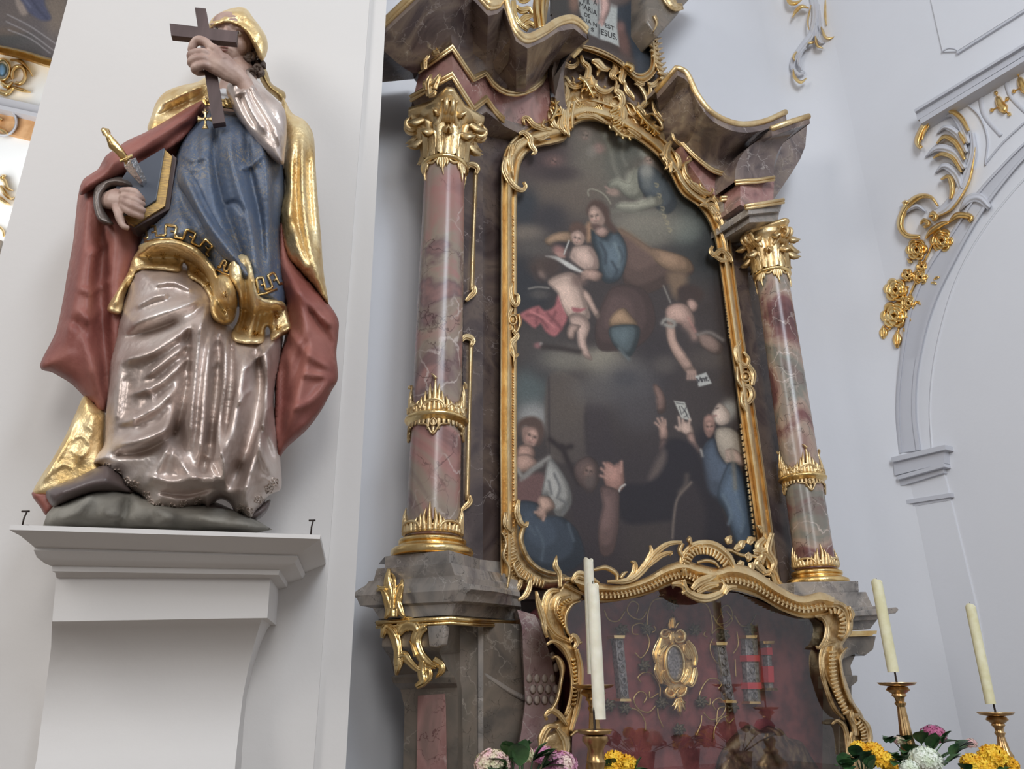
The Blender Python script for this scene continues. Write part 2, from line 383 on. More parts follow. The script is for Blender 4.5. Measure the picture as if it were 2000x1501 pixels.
# right wall with a blind arch
b = MB(); b.box((7.0, -9, 0), (7.25, BACKY - .55, 14)); struct(b, 'wall_right', M['plaster_blue'], smooth=False)
def on(P, pts, off=0): p = np.asarray(pts, float); return P.pts(p[:, 0], p[:, 1], off)
outer = [(1753, 885), (1749, 797), (1755, 717), (1769, 622), (1790, 556), (1818, 504), (1860, 448), (1905, 378), (1955, 322), (2010, 268), (2080, 208), (2180, 150)]
inner = [(1799, 878), (1790, 815), (1791, 745), (1799, 692), (1813, 633), (1833, 577), (1862, 518), (1903, 442), (1955, 366), (2010, 302), (2080, 244), (2170, 190)]
A = resample(catmull(outer, n=60), 60); B_ = resample(catmull(inner, n=60), 60)
def band(mb, A, B, P, prof):
    rows = []
    for t, o in prof:
        q = A * (1 - t) + B * t; rows.append(P.pts(q[:, 0], q[:, 1], o))
    mb.grid(np.array(rows)); return mb
b = MB(); band(b, A, B_, RW, [(0, 0), (0, .035), (.1, .05), (.16, .05), (.2, .03), (.75, .03), (.8, .045), (.94, .045), (1, .02), (1, 0)])
struct(b, 'trim_1', M['stucco_grey'], auto=35)
ln = [(1820, 880), (1816, 800), (1822, 720), (1838, 640), (1862, 560), (1895, 490), (1945, 415), (2010, 340), (2090, 270)]
b = MB(); l = catmull(ln, step=10); stroke(b, l, [2.2], RW, 0, .012, smooth=False)
struct(b, 'trim_2', M['plaster_blue'])
# impost of the arch: two moulded blocks and the string below
b = MB()
for (xl, yl, xr, yr, h, o) in ((1740, 893, 1845, 868, 9, .13), (1745, 902, 1843, 878, 26, .09), (1752, 929, 1842, 904, 7, .11), (1756, 937, 1841, 911, 12, .06)):
    b.prism([(xl, yl), (xr, yr), (xr + 2, yr + h), (xl + 2, yl + h)], RW, 0, o)
struct(b, 'trim_3', M['stucco_grey'], smooth=False)
b = MB(); b.prism([(1762, 977), (1857, 962), (1858, 970), (1763, 985)], RW, 0, .05); b.prism([(1766, 985), (1855, 970), (1856, 976), (1767, 991)], RW, 0, .03)
struct(b, 'trim_4', M['stucco_grey'], smooth=False)
b = MB(); b.prism([(1757, 948), (1843, 922), (1905, 1180), (1960, 1501), (1830, 1501), (1772, 1100)], RW, 0, .025)
struct(b, 'trim_5', M['plaster_blue'], smooth=False)
# cornice rising above the arch, and the panels framed between
b = MB()
def rwline(mb, p0, p1, w, o0, o1, P=RW):
    mb.prism([p0, p1, (p1[0] + w * .0, p1[1] + w), (p0[0] + w * .25, p0[1] + w)], P, o0, o1)
rwline(b, (1785, 214), (2300, -98), 5, 0, .16); rwline(b, (1788, 219), (2300, -91), 16, 0, .12); rwline(b, (1796, 233), (2300, -72), 9, 0, .15); rwline(b, (1802, 244), (2300, -58), 7, 0, .06)
struct(b, 'trim_6', M['stucco_grey'], smooth=False)
b = MB(); rwline(b, (1868, 101), (2300, -170), 4, 0, .03)
stroke(b, [(1840, 100), (1852, 94), (1866, 96), (1873, 104)], [2.5], RW, 0, .03)
struct(b, 'trim_7', M['stucco_grey'], smooth=False)
b = MB()
stroke(b, [(1884, 200), (1940, 165), (2060, 90)], [2.2], RW, 0, .02, smooth=False)
stroke(b, [(1884, 200), (1912, 226), (1928, 270), (1924, 322)], [2.5], RW, 0, .02)
stroke(b, [(1924, 320), (1965, 272), (2040, 205)], [2.2], RW, 0, .02)
stroke(b, [(1914, 184), (1922, 225), (1955, 265)], [5], RW, 0, .012)
stroke(b, [(1963, 155), (1975, 190), (2010, 225)], [5], RW, 0, .012)
struct(b, 'trim_8', M['stucco_grey'])
b = MB(); b.prism([(1818, -150), (1818, 0), (1841, 101), (1868, 100), (2300, -170)], RW, 0, .02); struct(b, 'trim_9', M['plaster_blue'], smooth=False)
# ---------------------------------------------------------------- the pier carrying the statue
def extrap(px0, py0, px1, py1, P, z, off=0):
    a = P.pt(px0, py0, off); c = P.pt(px1, py1, off); t = (z - a[2]) / (c[2] - a[2]); return a + (c - a) * t
nb = -PIER.n; inw = _pd
def pierbox(le, re, off, depth, z0=0., z1=14, shrink=.15):
    q = [extrap(*le, PIER, z0, off), extrap(*re, PIER, z0, off), extrap(*re, PIER, z1, off), extrap(*le, PIER, z1, off)]
    w = inw * (1 if (q[1] - q[0]) @ inw > 0 else -1)
    k = [q[0] + nb * depth + w * shrink, q[1] + nb * depth - w * shrink, q[2] + nb * depth - w * shrink, q[3] + nb * depth + w * shrink]
    return MB().add(q + k, [(0, 1, 2, 3), (7, 6, 5, 4), (0, 4, 5, 1), (1, 5, 6, 2), (2, 6, 7, 3), (3, 7, 4, 0)])
struct(pierbox((132, 0, 2, 490), (755, 0, 675, 1501), 0, .85), 'wall_left', M['plaster'], smooth=False)
struct(pierbox((132, 0, 2, 490), (722, 0, 612, 1501), .025, .05, shrink=0), 'trim_10', M['plaster'], smooth=False)
# ---------------------------------------------------------------- the nave seen past the pier
FAR = Plane(_F * 12.0, -_F)
b = MB(); b.prism([(-900, -700), (420, -700), (420, 1600), (-900, 1600)], FAR, -.3, 0)
struct(b, 'wall_nave', mat('nave_plaster', sr(240, 243, 244), .8), smooth=False)
# ---------------------------------------------------------------- the two columns of the retable
class Cyl:
    """unrolled surface of a column: u, v in 1/330 m around and down from a height"""
    def __init__(s, c, r0, z0, a0=-math.pi / 2 - .55): s.c, s.r, s.z, s.a0 = c, r0, z0, a0; s.n = np.zeros(3)
    def pts(s, u, v, off=0.0):
        u, v = np.asarray(u, float), np.asarray(v, float); a = s.a0 + u / 330 / s.r; r = s.r + off
        return np.stack([s.c[0] + r * np.cos(a), s.c[1] + r * np.sin(a), s.z - v / 330 + 0 * a], -1)
def crest(mb, C, circ, n, hi, lo, rng, arch=0, wob=0):
    """openwork crest of flames and C-scrolls around the shaft, standing on v = 0"""
    per = circ / n
    for k in range(n):
        u0 = k * per
        m = 9
        for j in range(m):
            f = (j - (m - 1) / 2) / ((m - 1) / 2)
            hh = lo + (hi - lo) * (1 - abs(f)) ** 1.5
            u = u0 + f * per * .46
            stroke(mb, [(u, 2), (u + rng.uniform(-2, 2) - f * 2, -hh * .5), (u - f * 5 + rng.uniform(-1.5, 1.5), -hh)], [6.4, 6.2, 3.6, .8], C, .004, .02, step=3)
        stroke(mb, [(u0 - per * .5, -lo * .35), (u0, -lo * .45), (u0 + per * .5, -lo * .35)], [4, 4], C, .004, .014, step=4)
        if arch:
            t = np.linspace(-.05, 1.05, 12) * math.pi
            stroke(mb, np.stack([u0 + arch * np.cos(t), -4 - arch * .85 * np.sin(t)], 1), [3.6], C, .012, .022, ribs=2, step=3)
            for s_ in (-1, 1): stroke(mb, [(u0 + s_ * per * .30, -2), (u0 + s_ * per * .36, -12), (u0 + s_ * per * .47, -13), (u0 + s_ * per * .52, -3)], [3], C, .012, .018, step=3)
            stroke(mb, [(u0 + 3, -hi + 8), (u0 - 3, -hi), (u0 - 7, -hi - 3)], [3.5, 2.5, .6], C, .012, .02, step=2)
def acanthus(mb, c, phi, r0, z0, h, w, curl=.04, lift=0.02, ribs=5):
    """one leaf of a capital: rises from the bell and curls over"""
    n, m = 12, 2 * ribs + 1; rows = []
    for i in range(n):
        s = i / (n - 1)
        z = z0 + h * math.sin(min(1, s * 1.12) * math.pi / 2) - (curl * 1.1 * max(0, s - .75) / .25)
        r = r0 + lift * s + curl * max(0, (s - .55) / .45) ** 1.6 * 1.25
        ww = w * (.62 + .5 * math.sin(math.pi * min(1, s * 1.05)) ** .8) * (1 if s < .8 else (1 - (s - .8) / .2 * .62))
        ww *= 1 + .10 * math.cos(s * 28)
        row = []
        for j in range(m):
            t = j / (m - 1) * 2 - 1
            g = .010 * math.cos(t * ribs * math.pi) + .018 * (1 - t * t)
            a = phi + t * ww / max(r, .05); rr = r + g - .022 * abs(t) ** 2
            row.append((c[0] + rr * math.cos(a), c[1] + rr * math.sin(a), z - .012 * abs(t) ** 1.5))
        rows.append(row)
    rows = np.array(rows); mb.grid(rows)
    cc = np.array([c[0], c[1], 0]); bk = rows.copy(); d = bk - cc; d[..., 2] = 0; d /= np.linalg.norm(d, axis=-1)[..., None]
    mb.grid(bk - d * .012)
    mb.grid(np.stack([rows[:, 0], (bk - d * .012)[:, 0]], 1)); mb.grid(np.stack([rows[:, -1], (bk - d * .012)[:, -1]], 1)); mb.grid(np.stack([rows[-1], (bk - d * .012)[-1]], 1))
def capital(mb, c, r, z0, z1, rot):
    H = z1 - z0; ab = H * .15; c2 = (c[0], c[1])
    mb.lathe((c[0], c[1], z0), [(r * .92, 0), (r * .86, H * .3), (r * .92, H * .6), (r * 1.15, H * .8), (r * 1.45, H * .86), (0, H * .87)], k=32)
    for k in range(8): acanthus(mb, c2, rot + k * math.pi / 4, r * 1.0, z0 + .01, H * .44, r * .40, curl=.062, lift=.03, ribs=3)
    for k in range(8): acanthus(mb, c2, rot + (k + .5) * math.pi / 4, r * 1.02, z0 + .02, H * .70, r * .36, curl=.075, lift=.045, ribs=3)
    for k in range(4):
        a = rot + math.pi / 4 * (2 * k + 1) - math.pi / 4
        # volutes under the corners of the abacus, with a small mask of leaves between
        for s_ in (-1, 1):
            d = np.array([math.cos(a), math.sin(a), 0]); t_ = np.array([-math.sin(a), math.cos(a), 0]); up = np.array([0, 0, 1.])
            P_ = []
            for q in np.linspace(0, 1, 8): P_.append(np.array([c[0], c[1], z0 + H * (.5 + .28 * q)]) + d * r * (1.05 + .62 * q) + t_ * s_ * r * (.55 - .38 * q))
            ce = np.array([c[0], c[1], z0 + H * .69]) + d * r * 1.72 + t_ * s_ * r * .16
            for q in np.linspace(0, 1, 16):
                aa = math.pi / 2 - q * 2 * math.pi * 1.3; rad = H * .115 * (1 - .72 * q)
                P_.append(ce + up * rad * math.sin(aa) + d * rad * math.cos(aa))
            mb.tube(P_, np.linspace(.022, .012, len(P_)), k=8)
        for q in range(5):
            f = (q - 2) * .28
            dd = np.array([math.cos(a + f * .35), math.sin(a + f * .35), 0])
            b0 = np.array([c[0], c[1], z0 + H * .56]) + dd * r * 1.2
            mb.tube([b0, b0 + dd * r * .3 + up * H * .12, b0 + dd * r * .62 + up * H * .25, b0 + dd * r * .74 + up * H * (.2)], [.012, .022, .02, .005], k=8)
        b = rot + math.pi / 2 * k
        fl = np.array([c[0], c[1], z0 + H * .9]) + np.array([math.cos(b + 0), math.sin(b + 0), 0]) * r * 1.45
    # abacus: square with concave sides and cut corners, three mouldings
    out = []
    for k in range(4):
        a = rot + k * math.pi / 2
        for s_ in (-1, 1): out.append((1.98 * r, a + s_ * .09))
        for q in (.25, .5, .75):
            aa = a + .09 + q * (math.pi / 2 - .18); out.append((r * (1.98 * math.cos(math.pi / 4 - .09) / math.cos(abs(q - .5) * (math.pi / 2 - .18)) - .36 * math.sin(math.pi * q) * .75), aa))
    rows = []
    for f, z in ((0, .86), (.90, .86), (.90, .89), (.95, .895), (.95, .92), (1.0, .93), (1.0, 1.0), (0, 1.0)):
        rows.append([(c[0] + rr * f * math.cos(a), c[1] + rr * f * math.sin(a), z0 + H * z) for rr, a in out])
    mb.grid(np.array(rows), cv=True)
def column(px, marb, lab, rb, rt, zs, rot, seed):
    c = ALT.pt(px, 900, .29); c[2] = 0; rng = random.Random(seed)
    zb, z_s, zcol, zast, zab = zs
    T = thing('marble_column', lab, 'column', (c[0], c[1], zb), 'columns of the retable')
    m = MB(); H = zast - z_s
    m.lathe((c[0], c[1], 0), [(rb - (rb - rt) * (t ** 1.6), z_s + H * t) for t in np.linspace(0, 1, 14)], k=64); m.build('shaft', marb, T)
    m = MB(); P_ = [(0, zb), (1.5 * rb, zb)]
    Hb = z_s - zb
    for a in np.linspace(-90, 90, 9): P_.append((rb * 1.38 + Hb * .2 * math.cos(math.radians(a)), zb + Hb * (.24 + .22 * math.sin(math.radians(a)))))
    P_ += [(rb * 1.32, zb + Hb * .48), (rb * 1.2, zb + Hb * .56), (rb * 1.2, zb + Hb * .62), (rb * 1.26, zb + Hb * .66)]
    for a in np.linspace(-90, 90, 7): P_.append((rb * 1.18 + Hb * .11 * math.cos(math.radians(a)), zb + Hb * (.78 + .11 * math.sin(math.radians(a)))))
    P_ += [(rb * 1.05, z_s), (rb * .9, z_s)]
    m.lathe((c[0], c[1], 0), P_, k=64); m.build('base', M['gold_bright'], T, auto=50)
    C = Cyl(c, rb, z_s + .02); circ = 2 * math.pi * rb * 330; m = MB()
    crest(m, C, circ, 4, 52, 20, rng)
    stroke(m, [(u, -1) for u in np.linspace(0, circ, 40)], [4.5], C, .003, .012, ribs=2, step=8)
    for k in range(4):
        u0 = k * circ / 4 + circ / 8; stroke(m, [(u0 - 24, -2), (u0 - 17, -13), (u0, -17), (u0 + 17, -13), (u0 + 24, -2)], [3.5], C, .012, .016, step=3)
    m.build('foot_crest', M['gold'], T)
    rc = rb - (rb - rt) * ((zcol - z_s) / H) ** 1.6; C = Cyl(c, rc, zcol + .025); circ = 2 * math.pi * rc * 330; m = MB()
    crest(m, C, circ, 4, 72, 24, rng, arch=18); m.build('collar_crest', M['gold'], T)
    m = MB(); R_ = [(rc, .03), (rc + .012, .03)] + [(rc + .02 + .022 * math.cos(a), .003 + .017 * math.sin(a)) for a in np.linspace(1.57, -1.57, 9)] + [(rc + .014, -.03), (rc, -.03)]
    m.lathe((c[0], c[1], zcol), R_, k=64); m.build('collar_ring', M['gold_bright'], T)
    m = MB(); C = Cyl(c, rc, zcol - .015)
    for k in range(4):
        u0 = k * circ / 4
        for j in range(9):
            f = (j - 4) / 4; u = u0 + f * circ / 8
            d = 14 + 19 * math.exp(-(f / .38) ** 2) ; stroke(m, [(u, -4), (u, d * .6), (u, d)], [5.8, 5.5, 3.0], C, .003, .011, step=3)
        stroke(m, [(u0 - 26, 14), (u0 - 12, 18), (u0, 36), (u0 + 12, 18), (u0 + 26, 14)], [2.4], C, .008, .014, step=2)
        stroke(m, [(u0, 4), (u0 + 6, 12), (u0, 20), (u0 - 6, 12), (u0, 4)], [2], C, .012, .01, step=2)
    m.build('collar_valance', M['gold_old'], T)
    m = MB(); C = Cyl(c, rt, zast); circ = 2 * math.pi * rt * 330
    for k in range(6):
        u0 = k * circ / 6
        for f, l in ((-1, 26), (-.5, 32), (0, 50), (.5, 32), (1, 26)):
            stroke(m, [(u0 + f * 5, 0), (u0 + f * 11, l * .5), (u0 + f * 12 + (3 if f <= 0 else -3), l)], [4.8, 4.2, .8], C, .004, .014, step=3)
        stroke(m, [(u0 + 12, 5), (u0 + circ / 12, 13), (u0 + circ / 6 - 12, 5)], [4], C, .004, .01, step=3)
    m.build('neck_leaves', M['gold'], T)
    m = MB(); m.lathe((c[0], c[1], zast), [(rt * .95, -.02), (rt + .012, -.018)] + [(rt + .012 + .018 * math.cos(a), .018 * math.sin(a)) for a in np.linspace(-1.5, 1.5, 7)] + [(rt * .95, .03)], k=48)
    m.build('astragal', M['gold_bright'], T)
    m = MB(); capital(m, c, rt, zast + .01, zab, rot); m.build('capital', M['gold'], T)
    return T
E1 = math.radians(59.3 + 62); E2 = math.radians(59.3 - 28)     # edge directions of the diagonal column blocks
column(850, M['column'], 'left marble column of the altar, mauve shaft with a gilded collar and capital', .154, .138, (2.285, 2.40, 3.10, 4.96, 5.44), math.radians(59.3 + 180 + 10 - 0), 3)
column(1562, M['column_r'], 'right marble column of the altar, dark red shaft beside the white wall', .150, .138, (2.31, 2.44, 3.16, 5.05, 5.50), math.radians(59.3 + 45 + 180 - 20), 5)
# ---------------------------------------------------------------- marble body of the retable
RET = thing('altar_retable', 'tall baroque altar retable of brown, grey and pink marble between the columns', 'altar', (3.4, 4.35, 1.0))
def perp(a): return np.array([math.sin(a), -math.cos(a), 0])
nA, nB = perp(E1), perp(E2)
_v = ALT.pt(877, 1075, .6) - CAM
if nA @ _v > 0: nA = -nA
if nB @ nA < -.99: pass
if nB @ ALT.n < 0: nB = -nB
def bent(rail):
    """rail points: ('P',x,y,off) on the retable plane, K the outer corner, A/B on the diagonal faces left/right of it"""
    K = [ALT.pt(r[1], r[2], r[3]) for r in rail if r[0] == 'K']; out = []
    for r in rail:
        if r[0] in 'PK': out.append(ALT.pt(r[1], r[2], r[3]))
        else: out.append(Plane(K[0], nA if r[0] == 'A' else nB).pt(r[1], r[2]))
    return np.array(out)
def wgrid(mb, rails): mb.grid(np.array(rails)); return mb
def back(W_, y=4.34): q = W_.copy(); k = np.maximum(q[:, 1], y) / q[:, 1]; q[:, 0] = q[:, 0] * (.35 + .65 * k); q[:, 1] = np.maximum(q[:, 1], y); return q
# back boards
b = MB(); b.prism([(898, 190), (1090, 215), (1325, 235), (1462, 420), (1492, 560), (1600, 1160), (1010, 1170), (893, 1120)], ALT, -.2, 0.0); b.build('back_panel', M['dark'], RET, smooth=False)
b = MB(); b.prism([(905, 235), (943, 215), (943, 1112), (905, 1100)], ALT, 0, .05); b.build('pilaster', M['dark'], RET, smooth=False)
b = MB(); b.prism([(1418, 430), (1456, 428), (1462, 560), (1560, 1160), (1530, 1160), (1440, 560)], ALT, 0, .06); b.build('pilaster', M['dark'], RET, smooth=False)
# left pedestal under the column
def prof_rails(specs): return [bent(s) for s in specs]
r = prof_rails([
 [('A', 752, 1086), ('K', 877, 1074, .60), ('B', 936, 1091), ('P', 937, 1092, .05), ('P', 1010, 1100, .05)],
 [('A', 752, 1108), ('K', 877, 1097, .60), ('B', 936, 1112), ('P', 937, 1113, .10), ('P', 1010, 1122, .10)],
 [('A', 736, 1110), ('K', 880, 1098, .62), ('B', 942, 1113), ('P', 976, 1118, .12), ('P', 1010, 1124, .12)],
 [('A', 730, 1133), ('K', 888, 1122, .63), ('B', 950, 1132), ('P', 985, 1135, .14), ('P', 1012, 1140, .14)],
 [('A', 720, 1135), ('K', 900, 1124, .66), ('B', 955, 1134), ('P', 988, 1138, .15), ('P', 1012, 1142, .15)],
 [('A', 715, 1142), ('K', 900, 1138, .66), ('B', 958, 1144), ('P', 990, 1147, .16), ('P', 1012, 1150, .16)],
 [('A', 696, 1153), ('K', 920, 1140, .72), ('B', 968, 1147), ('P', 1000, 1153, .2), ('P', 1015, 1156, .2)],
 [('A', 688, 1163), ('K', 920, 1150, .73), ('B', 970, 1155), ('P', 1003, 1162, .2), ('P', 1016, 1164, .2)],
 [('A', 697, 1168), ('K', 910, 1158, .70), ('B', 968, 1163), ('P', 1002, 1168, .18), ('P', 1016, 1170, .18)],
 [('A', 703, 1182), ('K', 905, 1173, .68), ('B', 966, 1178), ('P', 1005, 1182, .17), ('P', 1018, 1184, .17)],
 [('A', 728, 1187), ('K', 890, 1178, .62), ('B', 955, 1184), ('P', 990, 1186, .13), ('P', 1018, 1188, .13)],
 [('A', 742, 1208), ('K', 882, 1200, .60), ('B', 940, 1205), ('P', 985, 1208, .10), ('P', 1018, 1210, .10)]])
q = [back(r[0])] + r + [back(r[-1])]
b = MB(); wgrid(b, q); b.build('pedestal', M['grey'], RET, auto=30)
g = bent([('A', 736, 1216), ('K', 881, 1207, .63), ('B', 940, 1212), ('P', 985, 1214, .13), ('P', 1020, 1216, .13)])
b = MB(); b.tube(g, .013, k=8); b.tube(g - np.array([0, 0, .022]), .009, k=8); b.build('gilt_moulding', M['gold_bright'], RET)
r = prof_rails([
 [('A', 748, 1214), ('K', 878, 1207, .58), ('P', 900, 1212, .32), ('P', 1050, 1220, .28)],
 [('A', 746, 1262), ('K', 862, 1262, .56), ('P', 898, 1262, .32), ('P', 1050, 1262, .28)],
 [('A', 762, 1285), ('K', 858, 1275, .48), ('P', 898, 1275, .32), ('P', 1050, 1275, .28)],
 [('A', 770, 1318), ('K', 876, 1310, .46), ('P', 898, 1305, .32), ('P', 1050, 1300, .28)],
 [('A', 764, 1322), ('K', 888, 1322, .50), ('P', 898, 1320, .32), ('P', 1050, 1320, .28)],
 [('A', 768, 1334), ('K', 892, 1334, .50), ('P', 900, 1334, .32), ('P', 1050, 1334, .28)],
 [('A', 782, 1346), ('K', 893, 1342, .47), ('P', 902, 1345, .32), ('P', 1050, 1345, .28)],
 [('A', 790, 1380), ('K', 894, 1380, .46), ('P', 903, 1380, .32), ('P', 1050, 1380, .28)],
 [('A', 782, 1720), ('K', 893, 1720, .46), ('P', 906, 1720, .32), ('P', 1050, 1720, .28)]])
b = MB(); wgrid(b, [back(r[0])] + r + [back(r[-1])]); b.build('pedestal_body', M['olive'], RET, auto=30)
PAl = Plane(ALT.pt(893, 1400, .46), nA)
b = MB(); b.prism([(816, 1358), (868, 1354), (872, 1600), (812, 1600)], PAl, 0, .012); b.build('inlaid_panel', M['pink'], RET, smooth=False)
PB = Plane(ALT.pt(870, 1230, .57), nA)
b = MB(); b.prism([(834, 1222), (869, 1220), (864, 1258), (852, 1264), (838, 1262)], PB, 0, .05); b.build('pendant_block', M['grey'], RET, bevel=.006)
b = MB(); b.prism([(934, 1222), (944, 1222), (944, 1700), (934, 1700)], ALT, .3, .325)
stroke(b, [(885, 1225), (905, 1265), (935, 1305), (990, 1345), (1040, 1370)], [5], ALT, .30, .008); b.build('inlaid_strip', M['grey'], RET, smooth=False)
# pink and mauve scroll buttress beside the shrine
b = MB()
skin(b, [[(1002, 1195, .1), (1010, 1190, .26), (1045, 1200, .26), (1070, 1230, .1)], [(1008, 1230, .1), (1020, 1225, .36), (1060, 1235, .36), (1080, 1260, .1)], [(1014, 1290, .1), (1022, 1285, .42), (1078, 1290, .42), (1094, 1300, .1)],
         [(1018, 1370, .1), (1026, 1370, .38), (1090, 1370, .38), (1104, 1370, .1)], [(1010, 1430, .1), (1018, 1430, .42), (1085, 1430, .42), (1100, 1430, .1)], [(985, 1560, .1), (992, 1560, .5), (1075, 1560, .5), (1100, 1560, .1)]], 4, ALT)
b.build('scroll_buttress', M['mauve'], RET, auto=35)
b = MB(); rg = random.Random(4)
for j in range(5):
    for i in range(4):
        cx, cy = 1034 + i * 15 + (j % 2) * 7, 1282 + j * 21; t = np.linspace(0, 2 * math.pi, 11)[:-1]
        rl = Relief([(cx + 6.5 * math.cos(a), cy + 9.5 * math.sin(a)) for a in t], ALT, .40 - .004 * abs(j - 2), .012, 6, step=3); rl.mesh(b)
build_split(b, 'scale_relief', mat('pale_scales', sr(186, 172, 162), .4), RET, gap=.03)
# right pedestal
b = MB(); P_ = []
for poly, o in (([(1552, 1136), (1677, 1134), (1678, 1156), (1552, 1160)], .56), ([(1552, 1158), (1692, 1155), (1706, 1186), (1552, 1192)], .58), ([(1632, 1188), (1716, 1182), (1716, 1190), (1632, 1196)], .62),
                ([(1632, 1196), (1752, 1185), (1756, 1190), (1750, 1197), (1632, 1206)], .68), ([(1632, 1204), (1738, 1197), (1732, 1208), (1632, 1214)], .63), ([(1632, 1212), (1716, 1207), (1700, 1228), (1632, 1232)], .58)):
    b.prism(poly, ALT, -.2, o)
b.build('pedestal', M['grey'], RET, smooth=False, bevel=.006)
b = MB(); b.prism([(1640, 1232), (1713, 1231), (1712, 1237), (1640, 1238)], ALT, -.2, .60); b.prism([(1640, 1238), (1706, 1237), (1704, 1241), (1640, 1243)], ALT, -.2, .585); b.build('gilt_moulding', M['gold_bright'], RET, smooth=False)
b = MB()
for poly, o in (([(1640, 1242), (1712, 1241), (1706, 1268), (1690, 1280), (1672, 1276), (1640, 1290)], .55), ([(1640, 1280), (1672, 1278), (1662, 1300), (1666, 1320), (1640, 1330)], .5),
                ([(1640, 1320), (1676, 1318), (1676, 1330), (1664, 1340), (1640, 1345)], .54), ([(1640, 1340), (1664, 1338), (1668, 1700), (1640, 1700)], .5)):
    b.prism(poly, ALT, -.2, o)
b.build('pedestal_body', M['olive'], RET, smooth=False, bevel=.008)
# ---- entablature
def gold_rail(mb, W_, rad=.016, below=.028):
    W2 = W_.copy(); mb.tube(W_, rad, k=8); mb.tube(W2 - np.array([0, 0, below]), rad * .7, k=8)
def smoothW(W_, keep=3, n=6):
    """smooth the curved tail of a rail, keep the angular corners"""
    tail = catmull(W_[keep:], n=(len(W_) - keep - 1) * n); return np.vstack([W_[:keep], tail])
T_ = -.0
l_arch0 = bent([('A', 812, 214), ('K', 884, 178, .50), ('B', 924, 232), ('P', 950, 218, .26), ('P', 985, 246, .14), ('P', 1030, 268, .10), ('P', 1075, 275, .10)])
l_arch1 = bent([('A', 806, 196), ('K', 884, 150, .52), ('B', 924, 214), ('P', 950, 194, .28), ('P', 985, 233, .16), ('P', 1030, 246, .12), ('P', 1075, 235, .12)])
b = MB(); wgrid(b, [back(l_arch0), l_arch0, (l_arch0 + l_arch1) / 2, (l_arch0 + l_arch1) / 2 - nA * 0, l_arch1, back(l_arch1)]); b.build('architrave', M['brown'], RET, auto=25)
g = bent([('A', 802, 190), ('K', 883, 143, .56), ('B', 924, 211), ('P', 949, 190, .31), ('P', 965, 213, .22), ('P', 984, 232, .18)])
b = MB(); gold_rail(b, g, .018, .032); b.build('gilt_moulding', M['gold'], RET)
l_fr0 = l_arch1
l_fr1 = bent([('A', 822, 128), ('K', 883, 92, .50), ('B', 924, 155), ('P', 948, 142, .28), ('P', 985, 176, .22), ('P', 1040, 172, .18), ('P', 1072, 128, .14)])
l_fr0b = l_fr0.copy(); 
b = MB(); wgrid(b, [l_fr0b, l_fr1, back(l_fr1)]); b.build('frieze', M['pink'], RET, auto=25)
bot = bent([('A', 818, 136), ('K', 883, 90, .54), ('B', 924, 152), ('P', 948, 139, .33), ('P', 962, 160, .31), ('P', 975, 171, .29), ('P', 990, 178, .28), ('P', 1008, 180, .27), ('P', 1025, 177, .25), ('P', 1042, 170, .23), ('P', 1058, 157, .2), ('P', 1066, 143, .18), ('P', 1067, 130, .17)])
lip = bent([('A', 735, 60), ('K', 866, -64, .98), ('B', 922, -24), ('P', 954, 10, .82), ('P', 972, 6, .80), ('P', 984, -6, .79), ('P', 994, 24, .78), ('P', 1008, 60, .77), ('P', 1030, 74, .75), ('P', 1062, 60, .72), ('P', 1090, 42, .69), ('P', 1120, 37, .67), ('P', 1146, 58, .65)])
def cove(bot, lip, fascia=.07, n=7):
    lo = lip - np.array([0, 0, fascia]); rows = [bot]
    for t in np.linspace(.08, 1, n):
        sv, sh = math.sin(t * math.pi / 2), 1 - math.cos(t * math.pi / 2)
        q = bot * 1; q[:, :2] = bot[:, :2] * (1 - sh) + lo[:, :2] * sh; q[:, 2] = bot[:, 2] * (1 - sv) + lo[:, 2] * sv; rows.append(q)
    return rows + [lo * .995 + bot * .005, lip]
rows = cove(bot, lip, .10); top = lip.copy(); top[:, 1] = 4.5
b = MB(); wgrid(b, rows + [top]); b.build('cornice', M['brown'], RET, auto=30)
b = MB(); gold_rail(b, bot + np.array([0, 0, .0]), .018, .03); b.build('gilt_moulding', M['gold'], RET)
b = MB(); b.tube(smoothW(lip, 3), .03, k=10); b.tube(smoothW(lip, 3) - np.array([0, 0, .035]), .016, k=8); b.build('gilt_moulding', M['gold'], RET)
# curved end face of the broken pediment
b = MB(); skin(b, [[(1144, 62, .62), (1110, 75, .45), (1088, 100, .35), (1078, 140, .28), (1084, 190, .2), (1100, 222, .12)], [(1150, 75, .60), (1128, 92, .44), (1106, 115, .34), (1100, 150, .27), (1104, 200, .19), (1115, 235, .1)], [(1150, 80, .2), (1132, 96, .1), (1112, 120, .05), (1105, 150, .03), (1108, 200, .02), (1118, 240, .0)]], 6, ALT)
skin(b, [[(1067, 128, .17), (1088, 100, .3), (1144, 62, .62)], [(1074, 180, .1), (1082, 150, .28), (1110, 75, .45)], [(1084, 240, .02), (1084, 190, .2), (1088, 100, .35)]], 3, ALT)
b.prism([(1060, 90), (1160, 20), (1240, 60), (1300, 150), (1330, 250), (1100, 250), (1070, 240)], ALT, -.2, .02)
b.build('pediment_end', M['brown'], RET, auto=40)
